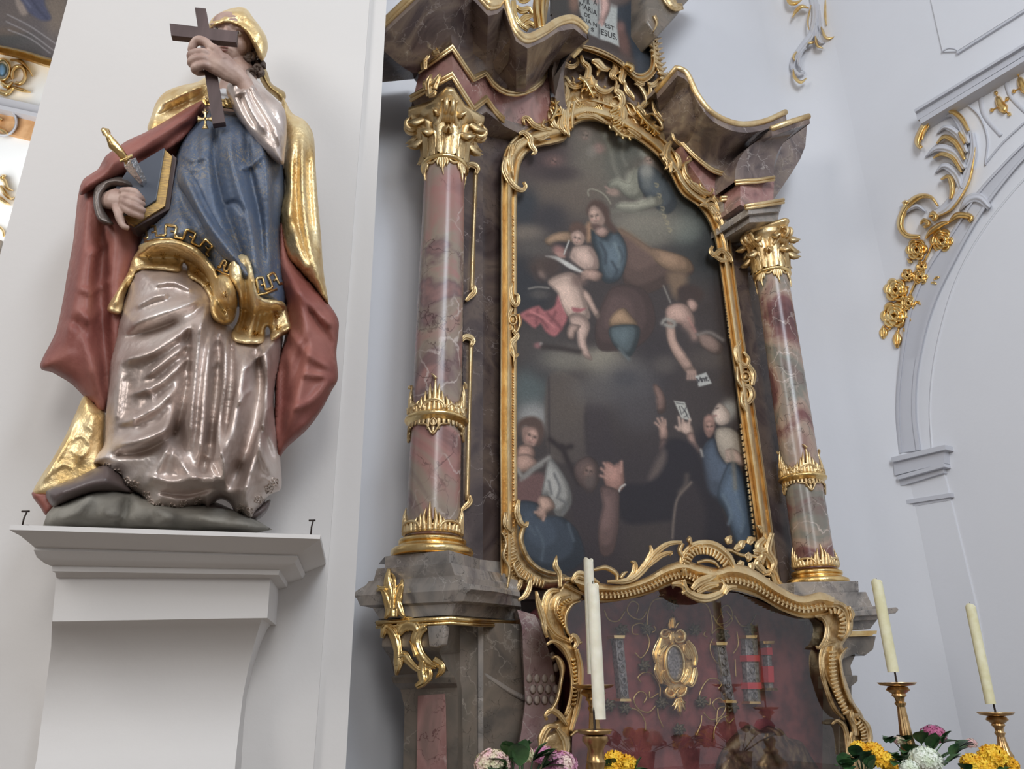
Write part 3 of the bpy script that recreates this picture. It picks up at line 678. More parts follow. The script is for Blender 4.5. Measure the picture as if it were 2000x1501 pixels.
# right half of the broken pediment
botR = [('P', 1292, 232, .05), ('P', 1308, 246, .1), ('P', 1325, 268, .14), ('P', 1342, 288, .17), ('P', 1365, 310, .2), ('P', 1392, 330, .22), ('P', 1420, 338, .24), ('P', 1444, 338, .26)]
lipR = [('P', 1282, 178, .25), ('P', 1322, 132, .52), ('P', 1342, 145, .54), ('P', 1362, 186, .56), ('P', 1392, 222, .58), ('P', 1440, 242, .60), ('P', 1490, 238, .63), ('P', 1534, 219, .68)]
botR, lipR = bent(botR), bent(lipR)
botS = bent([('P', 1436, 354, .40), ('P', 1478, 351, .44), ('P', 1512, 346, .48)])
lipS = bent([('P', 1506, 252, .66), ('P', 1545, 238, .74), ('P', 1580, 227, .82)])
fixR = lambda a, k: np.vstack([a[:k], catmull(a[k:], n=24)])
b = MB(); rt1 = lambda a: np.vstack([a, [a[-1][0], 4.34, a[-1][2]]])
wgrid(b, [rt1(q_) for q_ in cove(fixR(botR, 1), fixR(lipR, 1), .09, 9)] + [np.array([[p[0], 4.5, p[2]] for p in rt1(fixR(lipR, 1))])]); 
ret = lambda a: np.vstack([[a[0][0], 4.34, a[0][2]], a, [a[-1][0], 4.34, a[-1][2]]])
wgrid(b, [ret(q_) for q_ in cove(botS, lipS, .08, 9)] + [np.array([[p[0], 4.5, p[2]] for p in ret(lipS)])])
b.prism([(1505, 350), (1535, 262), (1577, 236), (1573, 285), (1563, 310), (1546, 338), (1512, 388), (1500, 388)], ALT, -.2, .24)
b.build('cornice', M['brown'], RET, auto=30)
b = MB(); b.tube(fixR(lipR, 1), .028, k=10); b.tube(lipS[:3], .028, k=10); b.build('gilt_moulding', M['gold'], RET)
b = MB(); gold_rail(b, fixR(botR, 1)[1:], .017, .03); gold_rail(b, botS[:3], .017, .03)
gold_rail(b, bent([('P', 1408, 386, .22), ('P', 1462, 381, .24)]), .018, .03); gold_rail(b, bent([('P', 1456, 402, .50), ('P', 1530, 390, .54)]), .018, .03); b.build('gilt_moulding', M['gold'], RET)
b = MB(); b.prism([(1330, 284), (1342, 294), (1365, 314), (1392, 334), (1443, 343), (1448, 386), (1408, 388), (1380, 370), (1345, 320)], ALT, -.1, .15); b.build('frieze', M['pink'], RET, smooth=False); b = MB(); b.prism([(1446, 356), (1512, 349), (1510, 395), (1456, 403), (1446, 400)], ALT, -.1, .40); b.build('frieze', M['pink'], RET, smooth=False)
b = MB(); b.prism([(1410, 388), (1460, 384), (1458, 410), (1414, 412)], ALT, -.1, .20); b.prism([(1414, 412), (1458, 410), (1456, 440), (1420, 440)], ALT, -.1, .17)
b.prism([(1461, 405), (1527, 396), (1524, 412), (1462, 418)], ALT, -.1, .50); b.prism([(1463, 418), (1522, 412), (1519, 432), (1464, 434)], ALT, -.1, .46); b.build('architrave', M['grey'], RET, smooth=False)
# marble and gilt stump behind the upper picture
b = MB(); b.prism([(1262, -60), (1400, -60), (1332, 14), (1326, 26), (1284, 72), (1262, 40)], ALT, -.2, .3); b.build('upper_block', M['olive'], RET, bevel=.02)
b = MB(); stroke(b, [(1296, -30), (1310, 4), (1320, 14), (1334, 12)], [16, 12, 6], ALT, .3, .05, ribs=2); stroke(b, [(1278, 30), (1283, 45), (1276, 62)], [4, 3, 1], ALT, .3, .03)
for i in range(10): stroke(b, [(1262 + i * 3.5, 62 + i * 11), (1276 + i * 3.0, 76 + i * 10), (1292 + i * 1.8, 74 + i * 9.5)], [7, 5, .8], ALT, .10, .05)
build_split(b, 'gilded_mount', M['gold_old'], RET)
# ---- gilt mounts on the pedestal and entablature
PK = Plane(ALT.pt(905, 1178, .70), nA); b = MB()
for pts, w in (([(766, 1204), (764, 1165), (758, 1135), (759, 1110)], [9, 11, 8, 2]), ([(768, 1190), (768, 1150), (770, 1128), (764, 1118)], [5, 6, 4, 1]), ([(762, 1188), (752, 1158), (744, 1148), (736, 1143)], [8, 7, 5, 1]), ([(772, 1188), (778, 1155), (784, 1140), (785, 1130)], [7, 8, 6, 1]),
               ([(762, 1170), (760, 1192), (752, 1208)], [6, 7, 2]), ([(775, 1172), (780, 1190), (790, 1206)], [6, 7, 2]), ([(752, 1150), (740, 1150), (736, 1155)], [5, 4, 1])):
    stroke(b, pts, np.array(w) * 1.3, PK, .0, .035, ribs=2, step=2.5)
build_split(b, 'gilded_mount', M['gold_bright'], RET)
PJ = Plane(ALT.pt(878, 1215, .60), nA); b = MB()
for pts, w in (([(746, 1245), (754, 1224), (768, 1236), (776, 1262), (778, 1290), (774, 1318)], [3, 9, 9, 7, 8, 2]), ([(766, 1226), (774, 1238), (779, 1252)], [5, 5, 1]), ([(776, 1240), (786, 1222), (800, 1218), (812, 1226), (815, 1240)], [5, 10, 13, 9, 4]),
               ([(830, 1222), (818, 1232), (812, 1250), (818, 1272), (832, 1292), (852, 1302)], [8, 9, 9, 8, 9, 4]), ([(846, 1288), (862, 1300), (861, 1312), (850, 1324)], [7, 7, 5, 1]), ([(826, 1290), (824, 1310), (826, 1330), (812, 1341)], [6, 8, 8, 4]),
               ([(775, 1285), (788, 1280), (800, 1292), (815, 1306), (826, 1308)], [7, 9, 6, 5, 3]), ([(776, 1300), (778, 1280), (790, 1276)], [6, 6, 3]), ([(828, 1316), (836, 1306), (838, 1320), (826, 1338)], [4, 5, 6, 2]), ([(812, 1280), (806, 1262), (800, 1250)], [4, 3, 1])):
    stroke(b, pts, np.array(w) * 1.25, PJ, .0, .04, ribs=2, step=2.5)
build_split(b, 'gilded_mount', M['gold_bright'], RET)
PE = Plane(ALT.pt(883, 140, .57), nA); b = MB()
for pts, w in (([(828, 135), (826, 105), (826, 85), (830, 68)], [5, 8, 8, 2]), ([(830, 66), (842, 72), (850, 84), (853, 98)], [6, 8, 6, 2]), ([(826, 120), (834, 108), (838, 98)], [5, 6, 3]), ([(845, 96), (848, 104), (858, 102)], [5, 5, 3])):
    stroke(b, pts, np.array(w) * 1.25, PE, .02, .05, ribs=2, step=2.5)
for pts, w in (([(838, 187), (836, 165), (842, 145)], [5, 7, 2]), ([(832, 175), (828, 160), (826, 158)], [5, 4, 1]), ([(846, 172), (852, 158), (860, 144)], [6, 6, 2]), ([(840, 165), (848, 160), (856, 160)], [6, 5, 2]), ([(836, 185), (845, 182), (850, 176)], [5, 6, 3])):
    stroke(b, pts, np.array(w) * 1.25, PE, .02, .06, ribs=2, step=2.5)
build_split(b, 'gilded_mount', M['gold'], RET)
# gilt staffs on the dark pilaster
for y0, y1, x0, x1 in ((322, 575, 929, 922), (658, 985, 920, 913)):
    b = MB(); stroke(b, [(x0, y0 + 10), (x0 + .3, y0 + 22), ((x0 + x1) / 2, (y0 + y1) / 2), (x1, y1 - 22), (x1, y1 - 10)], [5, 3.6, 3.4, 4.6, 5], ALT, .05, .03, step=6)
    stroke(b, [(x0 - 18, y0 + 8), (x0 - 12, y0), (x0 - 2, y0 + 1), (x0 + 4, y0 + 8), (x0, y0 + 18)], [3, 6, 7, 6, 3], ALT, .05, .05, ribs=2, step=3)
    stroke(b, [(x1 + 3, y1 - 18), (x1 + 5, y1 - 6), (x1 - 4, y1 + 4), (x1 - 12, y1 + 12)], [4, 6, 6, 3], ALT, .05, .05, ribs=2, step=3)
    b.build('gilt_staff', M['gold'], RET)
# ---------------------------------------------------------------- painted canvases
class Canvas:
    def __init__(s, x0, y0, x1, y1, st, base):
        s.x = np.arange(x0, x1 + st, st); s.y = np.arange(y0, y1 + st, st); s.st = st
        s.X, s.Y = np.meshgrid(s.x, s.y); s.C = np.ones(s.X.shape + (3,)) * np.array(base, float); s.t = (0, 0, 1.)
    def z(s, ox, oy, sc): s.t = (ox, oy, sc); return s
    def m(s, p): p = np.asarray(p, float); return p / s.t[2] + np.array(s.t[:2])
    def _put(s, sl, a, col): s.C[sl] = s.C[sl] * (1 - a[..., None]) + np.array(col, float) * a[..., None]
    def _win(s, x0, y0, x1, y1):
        i0, i1 = np.searchsorted(s.x, [x0, x1]); j0, j1 = np.searchsorted(s.y, [y0, y1]); return (slice(max(0, j0 - 1), j1 + 1), slice(max(0, i0 - 1), i1 + 1))
    def blob(s, cx, cy, rx, ry, col, a=1., ang=0, p=1.6):
        cx, cy = s.m((cx, cy)); rx, ry = rx / s.t[2], ry / s.t[2]; R_ = max(rx, ry) * 1.9; sl = s._win(cx - R_, cy - R_, cx + R_, cy + R_)
        dx, dy = s.X[sl] - cx, s.Y[sl] - cy; c, n = math.cos(math.radians(ang)), math.sin(math.radians(ang))
        q = ((dx * c + dy * n) / rx) ** 2 + ((-dx * n + dy * c) / ry) ** 2
        s._put(sl, a * np.exp(-q ** p * .9), col)
    def poly(s, pts, col, blur=3., a=1., sm=True):
        P = s.m(pts); P = catmull(P, step=6, closed=True) if sm else P; lo, hi = P.min(0) - blur, P.max(0) + blur; sl = s._win(*lo, *hi)
        X = np.stack([s.X[sl].ravel(), s.Y[sl].ravel()], 1)
        if not len(X): return
        d = segdist(X, np.vstack([P, P[:1]]))[0]; d = np.where(inside(X, P), d, -d)
        s._put(sl, (a * np.clip(d / blur * .5 + .5, 0, 1)).reshape(s.X[sl].shape), col)
    def line(s, pts, w, col, a=1.):
        P = s.m(pts); P = catmull(P, step=5) if len(P) > 2 else P; w = w; lo, hi = P.min(0) - 2 * w - 1, P.max(0) + 2 * w + 1; sl = s._win(*lo, *hi)
        X = np.stack([s.X[sl].ravel(), s.Y[sl].ravel()], 1)
        if not len(X): return
        d, t = segdist(X, P); s._put(sl, (a * np.exp(-(d / w) ** 2)).reshape(s.X[sl].shape), col)
    def figure(s, pts, col, sh=.62, hi=1.22, blur=2.2, side=(-1, -1)):
        """a shape with the painter's own modelling: lit rim and dark rim, painted as pigment"""
        s.poly(pts, [c * sh for c in col], blur)
        P = np.asarray(pts, float); c0 = P.mean(0); off = np.array(side) * np.ptp(P, axis=0) * .06
        s.poly(c0 + (P - c0) * .82 + off, col, blur * 1.8); s.poly(c0 + (P - c0) * .5 + off * 2, [min(255, c * hi) for c in col], blur * 2.6, .75); s.line(list(pts) + [pts[0]], 1.0, [c_ * .4 for c_ in col], .22)
    def face(s, cx, cy, r, ang=0, col=(184, 142, 118), look=(-.2, 0)):
        """small painted face: tilt in degrees, look shifts the features"""
        c, n = math.cos(math.radians(ang)), math.sin(math.radians(ang)); Q = lambda u, v: (cx + r * (u * c - v * n), cy + r * (u * n + v * c)); lx, ly = look; dk = [q * .42 for q in col]
        s.blob(cx, cy, r * .80, r * 1.05, [q * .72 for q in col], 1, ang, 3); s.blob(*Q(lx * .5, -.05), r * .60, r * .85, col, .95, ang, 2); s.blob(*Q(lx - .05, -.5), r * .38, r * .25, [min(255, q * 1.14) for q in col], .7, ang)
        for e in (-.33, .33):
            s.blob(*Q(e + lx, -.1 + ly), r * .2, r * .12, dk, .75, ang); s.blob(*Q(e * 1.15 + lx, .3 + ly), r * .2, r * .2, (min(255, col[0] * 1.08), col[1] * .92, col[2] * .88), .5, ang)
            s.blob(*Q(e + lx, -.27 + ly), r * .24, r * .05, dk, .5, ang)
        s.line([Q(.1 + lx, -.1 + ly), Q(.13 + lx, .25 + ly)], r * .05 / s.t[2] + .5, [q * .62 for q in col], .6); s.blob(*Q(lx * 1.3 - .04, .2 + ly), r * .10, r * .14, [min(255, q * 1.18) for q in col], .7, ang)
        s.blob(*Q(lx + .02, .55 + ly), r * .2, r * .06, (130, 66, 58), .85, ang); s.blob(*Q(lx, .66 + ly), r * .16, r * .05, [q * .7 for q in col], .5, ang)
    def mesh(s, name, outline, P, off, k=1.0, parent=None):
        rng = np.random.RandomState(1); C = (s.C * .96 + np.array([104, 98, 96.]) * .03) * (1 + rng.normal(0, .035, s.X.shape))[..., None]
        ny, nx = s.X.shape; V = P.pts(s.X.ravel(), s.Y.ravel(), off)
        lin = np.clip(C, 0, 255) / 255; lin = np.where(lin <= .04045, lin / 12.92, ((lin + .055) / 1.055) ** 2.4) * k
        cx = (s.X[:-1, :-1] + s.st / 2).ravel(); cy = (s.Y[:-1, :-1] + s.st / 2).ravel(); ok = inside(np.stack([cx, cy], 1), np.asarray(outline, float))
        j, i = np.divmod(np.arange((ny - 1) * (nx - 1)), nx - 1); a = (j * nx + i)[ok]
        F = np.stack([a, a + 1, a + nx + 1, a + nx], 1); used, inv = np.unique(F, return_inverse=True); F = inv.reshape(F.shape)
        V = V[used]; L_ = lin.reshape(-1, 3)[used]; nv = len(V)
        # canvas thickness: a plain back a centimetre behind, joined along the stretcher edge
        me = bpy.data.meshes.new(name); lo, hi = V.min(0), V.max(0); o0 = np.array([(lo[0] + hi[0]) / 2, (lo[1] + hi[1]) / 2, lo[2]]) if parent is None else np.zeros(3)
        me.from_pydata((V - o0).tolist(), [], F.tolist())
        at = me.color_attributes.new('paint', 'FLOAT_COLOR', 'POINT'); at.data.foreach_set('color', np.c_[L_, np.ones(nv)].ravel())
        me.materials.append(M['paint']); o = bpy.data.objects.new(name, me); SC.collection.objects.link(o)
        if parent is None: o.location = tuple(o0)
        else: o.parent = parent; o.location = tuple(-wloc(parent))
        md = o.modifiers.new('stretcher', 'SOLIDIFY'); md.thickness = .02; md.offset = 1 if (np.cross(V[F[0][1]] - V[F[0][0]], V[F[0][2]] - V[F[0][0]]) @ P.n) < 0 else -1
        return o
def paint_material():
    m = mat('oil_paint', (.2, .2, .2), .42, spec=.35, bump=.12, bscale=160); N, L = m.node_tree.nodes, m.node_tree.links
    a = N.new('ShaderNodeVertexColor'); a.layer_name = 'paint'; h = N.new('ShaderNodeHueSaturation'); h.inputs['Saturation'].default_value = .72
    L.new(a.outputs[0], h.inputs['Color']); L.new(h.outputs[0], N['Principled BSDF'].inputs['Base Color']); return m
M['paint'] = paint_material()
c = Canvas(990, 225, 1500, 1150, 1.6, (66, 56, 54))
FL = (186, 148, 126)
c.z(980, 220, 3.95)
for a in ((700, 420, 520, 380, (116, 106, 88), .9), (430, 650, 380, 180, (104, 86, 70), .8), (300, 330, 230, 190, (70, 52, 52), .95), (450, 470, 150, 60, (64, 50, 50), .8), (400, 370, 80, 50, (118, 80, 70), .7),
          (180, 730, 110, 160, (48, 54, 62), .95), (370, 810, 140, 120, (58, 54, 58), .9), (190, 930, 150, 70, (124, 108, 90), .85), (260, 1050, 200, 90, (92, 84, 76), .8), (120, 1250, 160, 150, (46, 48, 54), .9),
          (1500, 800, 260, 420, (66, 70, 66), .95), (1620, 1050, 200, 280, (54, 58, 60), .9), (1420, 900, 130, 110, (112, 122, 112), .8), (1100, 860, 300, 130, (142, 134, 112), .85), (1130, 960, 180, 90, (122, 116, 98), .8),
          (900, 300, 120, 300, (92, 96, 84), .6), (1060, 250, 200, 120, (100, 104, 92), .6)): c.blob(a[0], a[1], a[2], a[3], a[4], a[5])
c.line([(770, 130), (830, 260), (870, 420), (930, 560)], 5, (132, 128, 108), .6); c.line([(940, 200), (930, 330), (960, 400)], 4, (130, 126, 108), .5)
c.figure([(820, 545), (900, 520), (990, 545), (1030, 440), (1080, 420), (1100, 560), (1080, 660), (980, 660), (900, 590), (830, 585)], (136, 134, 112), .75)
c.figure([(1060, 430), (1150, 410), (1270, 520), (1350, 700), (1260, 780), (1120, 660), (1060, 560)], (72, 80, 84), .75)
c.figure([(900, 700), (1060, 700), (1200, 640), (1240, 700), (1100, 750), (1000, 770), (880, 740)], (150, 146, 122), .7)
c.line([(860, 760), (980, 750), (1100, 780), (1240, 770)], 6, (120, 116, 98), .7)
c.blob(1110, 310, 50, 45, (150, 148, 130), .9); c.blob(1130, 380, 38, 40, (158, 126, 104), .95); c.face(1128, 372, 36, -10, (164, 132, 110), (.2, .05)); c.blob(1115, 450, 55, 65, (150, 148, 136), .95); c.blob(1120, 540, 40, 60, (120, 124, 116), .6)
c.blob(865, 612, 45, 30, (158, 124, 102), .95, 20); c.line([(840, 600), (800, 570)], 2.5, (150, 118, 98)); c.line([(850, 625), (815, 610)], 2.5, (150, 118, 98))
c.blob(640, 170, 55, 50, (134, 116, 98), .85); c.face(640, 175, 40, 10, (140, 118, 98), (.1, .1)); c.face(750, 275, 36, -20, (150, 116, 98), (-.1, 0)); c.face(400, 375, 36, 30, (122, 84, 72), (.1, 0)); c.blob(600, 150, 50, 40, (96, 82, 70), .6); c.blob(750, 275, 52, 42, (142, 110, 94), .85); c.blob(690, 300, 40, 50, (150, 140, 124), .4)
for k, (x, y) in enumerate(((1195, 560), (1215, 640), (1240, 740), (1255, 800), (1275, 850), (1295, 905))): c.line([(x - 14, y - 16), (x + 12, y - 8), (x + 6, y + 14), (x - 8, y + 6)], 1.5, (156, 142, 100), .8)
c.line([(670, 640), (665, 600), (700, 588), (760, 610), (800, 640), (840, 700)], 1.6, (156, 150, 122), .8)
c.figure([(900, 900), (1020, 960), (1160, 1050), (1320, 1090), (1440, 1130), (1480, 1230), (1330, 1300), (1100, 1400), (950, 1330), (930, 1100)], (92, 66, 54), .8)
c.figure([(1150, 1050), (1320, 1080), (1440, 1130), (1470, 1220), (1330, 1230), (1200, 1160)], (138, 100, 60), .75)
c.line([(910, 910), (1000, 960), (1120, 1050), (1200, 1100)], 7, (132, 96, 60), .8)
c.poly([(640, 880), (690, 840), (700, 960), (660, 1000)], (156, 108, 62), 4); c.figure([(330, 990), (430, 930), (540, 920), (560, 980), (460, 1010), (380, 1030)], (146, 108, 66), .7)
c.blob(450, 1020, 70, 30, (52, 46, 50), .95); c.blob(445, 1065, 55, 40, (164, 100, 84), .95, 30)
for k in range(3): c.line([(420 + k * 18, 1080), (450 + k * 16, 1110)], 2.4, (176, 118, 98), .9)
c.figure([(690, 900), (740, 950), (800, 960), (860, 890), (940, 980), (965, 1080), (950, 1190), (900, 1290), (800, 1310), (750, 1220), (735, 1100), (700, 1000)], (74, 92, 102), .62, 1.3, side=(1, .3))
for q in (((850, 1150), (890, 1220), (860, 1280)), ((900, 1040), (930, 1110), (900, 1170)), ((760, 1000), (800, 1080), (800, 1160))): c.line(q, 3.5, (48, 60, 70), .7)
c.line([(870, 1010), (910, 1100), (900, 1180)], 4, (112, 132, 136), .6)
c.poly([(655, 740), (690, 682), (760, 678), (822, 740), (840, 830), (890, 900), (870, 930), (800, 880), (760, 780), (700, 720), (680, 790), (660, 780)], (84, 56, 42), 4)
c.figure([(678, 740), (715, 712), (765, 760), (800, 830), (770, 880), (725, 885), (692, 850), (680, 800)], (178, 136, 112), .75, side=(-1, 0))
c.blob(735, 880, 40, 26, (92, 62, 50), .9, 20); c.face(730, 795, 62, -12, (184, 142, 116), (-.22, .05)); c.blob(712, 872, 30, 16, (96, 64, 50), .6); c.figure([(720, 910), (790, 880), (830, 920), (790, 960), (740, 945)], (158, 118, 98))
c.poly([(520, 900), (550, 850), (610, 850), (655, 900), (650, 960), (620, 960), (600, 910), (545, 930)], (94, 62, 44), 4)
c.figure([(540, 930), (590, 905), (640, 950), (635, 1000), (600, 1030), (560, 1010), (542, 970)], (188, 144, 118), .75, side=(-1, 0))
c.face(588, 968, 48, 14, (192, 148, 122), (-.1, .12))
c.figure([(550, 1040), (620, 1020), (690, 1030), (740, 1110), (748, 1200), (690, 1218), (630, 1200), (600, 1180), (560, 1130)], FL, .7, side=(-1, -.5))
c.line([(560, 1060), (540, 1110), (580, 1150), (640, 1190)], 5, FL, .9); c.line([(680, 1060), (720, 1130), (710, 1190)], 3, (140, 104, 88), .6); c.line([(520, 985), (480, 1090)], 1.5, (200, 196, 184))
c.poly([(335, 1105), (420, 1108), (500, 1145), (560, 1180), (630, 1230), (600, 1232), (520, 1200), (460, 1160), (400, 1130)], (202, 198, 188), 2)
c.figure([(640, 1220), (720, 1210), (780, 1250), (740, 1300), (680, 1290), (620, 1270)], (164, 122, 100))
for k in range(3): c.line([(650, 1225 + k * 22), (620, 1240 + k * 24)], 3, (178, 136, 112), .9)
c.blob(320, 1190, 110, 80, (82, 60, 48), .95); c.blob(300, 1260, 46, 44, (156, 118, 98), .85); c.line([(250, 1200), (270, 1270), (310, 1300)], 6, (70, 50, 42), .9); c.blob(380, 1200, 60, 70, (74, 54, 46), .9)
# --- middle
c.z(980, 550, 3.704)
for a in ((180, 120, 180, 160, (46, 48, 54), .9), (250, 450, 250, 120, (84, 78, 72), .5), (1100, 600, 180, 300, (56, 50, 54), .7), (1560, 600, 160, 500, (62, 52, 50), .8), (200, 780, 160, 170, (84, 98, 98), .95), (230, 980, 130, 110, (158, 158, 154), .9)): c.blob(*a[:4], a[4], a[5])
c.blob(330, 600, 130, 110, (70, 66, 66), .8); c.poly([(338, 690), (560, 720), (612, 1000), (625, 1260), (350, 1260)], (88, 76, 68), 4); c.blob(480, 860, 130, 160, (96, 82, 70), .6); c.poly([(612, 900), (760, 920), (800, 1260), (625, 1260)], (64, 54, 56), 6)
c.line([(340, 690), (345, 1240)], 2, (66, 56, 54)); c.line([(608, 960), (625, 1240)], 2.5, (62, 52, 52))
for a in ((480, 560, 200, 95, (126, 118, 102), .9), (740, 560, 140, 90, (150, 140, 116), .95), (820, 640, 200, 110, (128, 120, 104), .8), (700, 780, 190, 120, (104, 98, 94), .7), (940, 760, 200, 190, (86, 82, 84), .9), (900, 700, 90, 60, (74, 72, 76), .8), (1000, 960, 160, 140, (78, 72, 74), .8), (1180, 600, 90, 70, (96, 86, 78), .7), (1490, 560, 140, 80, (84, 72, 64), .8)): c.blob(*a[:4], a[4], a[5])
c.figure([(780, 60), (900, 20), (1050, 80), (1110, 250), (1080, 380), (960, 480), (820, 500), (700, 480), (680, 300)], (82, 58, 52), .85)
c.figure([(780, 320), (800, 250), (880, 190), (930, 240), (980, 310), (880, 318)], (150, 110, 62), .7)
c.figure([(785, 330), (980, 318), (990, 420), (930, 540), (860, 500), (800, 440)], (78, 94, 98), .6); c.line([(850, 480), (900, 540), (920, 560)], 4, (100, 112, 114), .7)
c.poly([(130, 240), (200, 195), (270, 175), (310, 210), (380, 180), (405, 100), (440, 110), (475, 250), (440, 330), (385, 395), (320, 360), (280, 300), (240, 335), (180, 290)], (170, 58, 60), 3)
for q in (((180, 240), (260, 250), (330, 330)), ((330, 230), (400, 300), (430, 340)), ((260, 200), (250, 300)), ((390, 220), (350, 300))): c.line(q, 3.5, (124, 38, 44), .8)
c.line([(210, 215), (300, 260), (380, 330)], 2.5, (200, 84, 80), .8)
c.figure([(330, 0), (400, -50), (500, -70), (560, -20), (600, 100), (630, 200), (640, 260), (560, 300), (480, 250), (440, 170), (400, 60)], (194, 156, 132), .72, side=(-1, -.2))
c.figure([(490, 240), (560, 225), (620, 270), (640, 330), (612, 420), (625, 490), (655, 565), (605, 550), (575, 500), (560, 400), (550, 330), (500, 295)], (190, 150, 128), .7, side=(-1, 0))
c.figure([(500, 310), (570, 320), (530, 370), (522, 415), (484, 412), (480, 370)], (162, 126, 106)); c.figure([(590, 50), (640, 100), (680, 190), (712, 240), (690, 272), (660, 225), (625, 160), (590, 110)], (176, 138, 116))
c.poly([(510, 185), (570, 195), (610, 190), (570, 218), (520, 215)], (160, 56, 58), 2); c.line([(195, 50), (260, 38), (340, 45)], 2, (150, 142, 128), .8); c.blob(270, 90, 70, 36, (104, 94, 84), .6); c.blob(560, -10, 60, 50, (120, 88, 74), .8)
c.blob(262, 460, 30, 22, (156, 84, 84), .9); c.blob(285, 450, 14, 14, (180, 170, 160), .8); c.line([(300, 468), (420, 480), (560, 505)], 6, (56, 44, 40), .9)
c.poly([(1200, -60), (1330, -60), (1330, 60), (1290, 110), (1240, 100)], (124, 92, 58), 8); c.line([(1170, 30), (1220, 150)], 2, (150, 142, 126), .7)
c.poly([(1270, 60), (1330, 20), (1420, 40), (1460, 90), (1430, 150), (1380, 130), (1340, 160), (1290, 140)], (64, 46, 42), 5); c.blob(1470, 200, 70, 60, (60, 50, 48), .8)
c.figure([(1345, 140), (1385, 130), (1420, 170), (1400, 215), (1360, 210)], (168, 124, 104))
c.figure([(1188, 200), (1260, 155), (1340, 170), (1390, 250), (1390, 320), (1320, 310), (1250, 300), (1200, 300)], (174, 130, 108), .72)
c.figure([(1195, 300), (1245, 310), (1262, 420), (1310, 510), (1385, 610), (1400, 655), (1350, 670), (1290, 600), (1228, 500), (1195, 400)], (172, 130, 106), .7)
c.line([(1160, 300), (1185, 270), (1250, 295), (1235, 325), (1180, 310)], 4, (156, 150, 136), .9); c.line([(1330, 310), (1370, 350), (1395, 400)], 8, (158, 114, 94), .9); c.line([(1350, 260), (1400, 360)], 3, (176, 104, 84), .6)
c.figure([(1420, 380), (1520, 390), (1600, 470), (1560, 530), (1450, 470)], (126, 96, 80)); c.line([(1420, 380), (1500, 365), (1600, 420)], 4, (140, 126, 114), .7)
for k in range(4): c.line([(1350 + k * 16, 650), (1345 + k * 20, 700)], 3, (176, 134, 112), .9)
c.poly([(1400, 682), (1478, 655), (1520, 735), (1425, 760)], (184, 184, 176), 1.5, sm=False)
for q in (((1418, 730), (1412, 700), (1428, 722), (1436, 692), (1446, 720)), ((1452, 722), (1450, 700), (1462, 700), (1468, 718)), ((1476, 690), (1482, 716)), ((1470, 698), (1486, 694)), ((1494, 714), (1496, 716))): c.line(q, 1.3, (50, 46, 50), .95)
c.figure([(1100, 740), (1140, 760), (1185, 850), (1180, 940), (1130, 950), (1130, 860), (1110, 800)], (118, 84, 70))
c.poly([(1245, 860), (1325, 870), (1372, 1005), (1300, 988)], (184, 182, 170), 1.5, sm=False)
for q in (((1262, 876), (1318, 884)), ((1300, 900), (1340, 960), (1320, 980)), ((1335, 905), (1310, 950)), ((1285, 900), (1300, 960)), ((1325, 930), (1350, 985))): c.line(q, 1.0, (70, 68, 70), .85)
c.blob(1490, 1150, 90, 110, (40, 36, 44), .98); c.figure([(1470, 980), (1520, 960), (1545, 1010), (1530, 1100), (1495, 1130), (1465, 1080)], (158, 108, 88), .75); c.face(1502, 1050, 46, -6, (166, 116, 94), (.05, .05))
c.blob(1640, 930, 62, 80, (158, 154, 142), .95, 20); c.figure([(1566, 880), (1545, 920), (1525, 950), (1540, 975), (1545, 1010), (1580, 1040), (1640, 1020), (1650, 950), (1600, 890)], (192, 164, 142), .8, side=(-1, 0)); c.line([(1552, 918), (1568, 912)], 1.5, (80, 60, 52)); c.line([(1536, 968), (1552, 968)], 1.6, (150, 90, 80))
c.figure([(1560, 1060), (1660, 1060), (1740, 1140), (1750, 1300), (1640, 1330), (1570, 1240), (1545, 1130)], (160, 144, 122), .75)
c.figure([(1450, 1240), (1530, 1130), (1570, 1240), (1640, 1340), (1760, 1420), (1780, 1600), (1500, 1600)], (60, 78, 98), .65, 1.35)
c.figure([(1620, 1220), (1680, 1210), (1750, 1270), (1765, 1340), (1700, 1310), (1640, 1280)], (176, 140, 118)); 
for k in range(4): c.line([(1625, 1225 + k * 22), (1670, 1250 + k * 16)], 2.6, (188, 152, 128), .9)
c.figure([(1280, 1060), (1330, 1010), (1380, 1050), (1385, 1110), (1340, 1110), (1300, 1085)], (190, 152, 128))
for q in (((1290, 1060), (1285, 1010), (1280, 980)), ((1280, 1070), (1260, 1050)), ((1310, 1040), (1310, 1000)), ((1350, 1040), (1360, 1000))): c.line(q, 3, (194, 156, 132), .95)
c.figure([(1345, 1100), (1385, 1095), (1410, 1180), (1450, 1240), (1400, 1240), (1360, 1180)], (158, 116, 96)); c.line([(1440, 1215), (1450, 1260)], 3, (180, 176, 166))
c.figure([(1140, 1040), (1180, 1020), (1200, 1080), (1195, 1140), (1150, 1150), (1145, 1090)], (176, 128, 104))
for q in (((1145, 1050), (1110, 1020)), ((1150, 1030), (1128, 990)), ((1168, 1025), (1158, 985)), ((1185, 1035), (1182, 1000))): c.line(q, 2.8, (180, 134, 110), .95)
c.figure([(1150, 1150), (1200, 1150), (1190, 1260), (1150, 1280)], (124, 88, 74))
c.poly([(115, 1030), (160, 985), (230, 975), (290, 1010), (308, 1090), (280, 1170), (240, 1180), (200, 1060), (150, 1050), (125, 1110)], (86, 60, 48), 4)
c.figure([(145, 1060), (190, 1045), (240, 1070), (262, 1120), (235, 1190), (190, 1190), (155, 1150)], (172, 124, 102), .75, side=(1, 0)); c.face(205, 1118, 66, 22, (178, 128, 106), (.2, 0)); c.figure([(130, 1190), (220, 1190), (240, 1260), (180, 1300), (115, 1280)], (162, 116, 94))
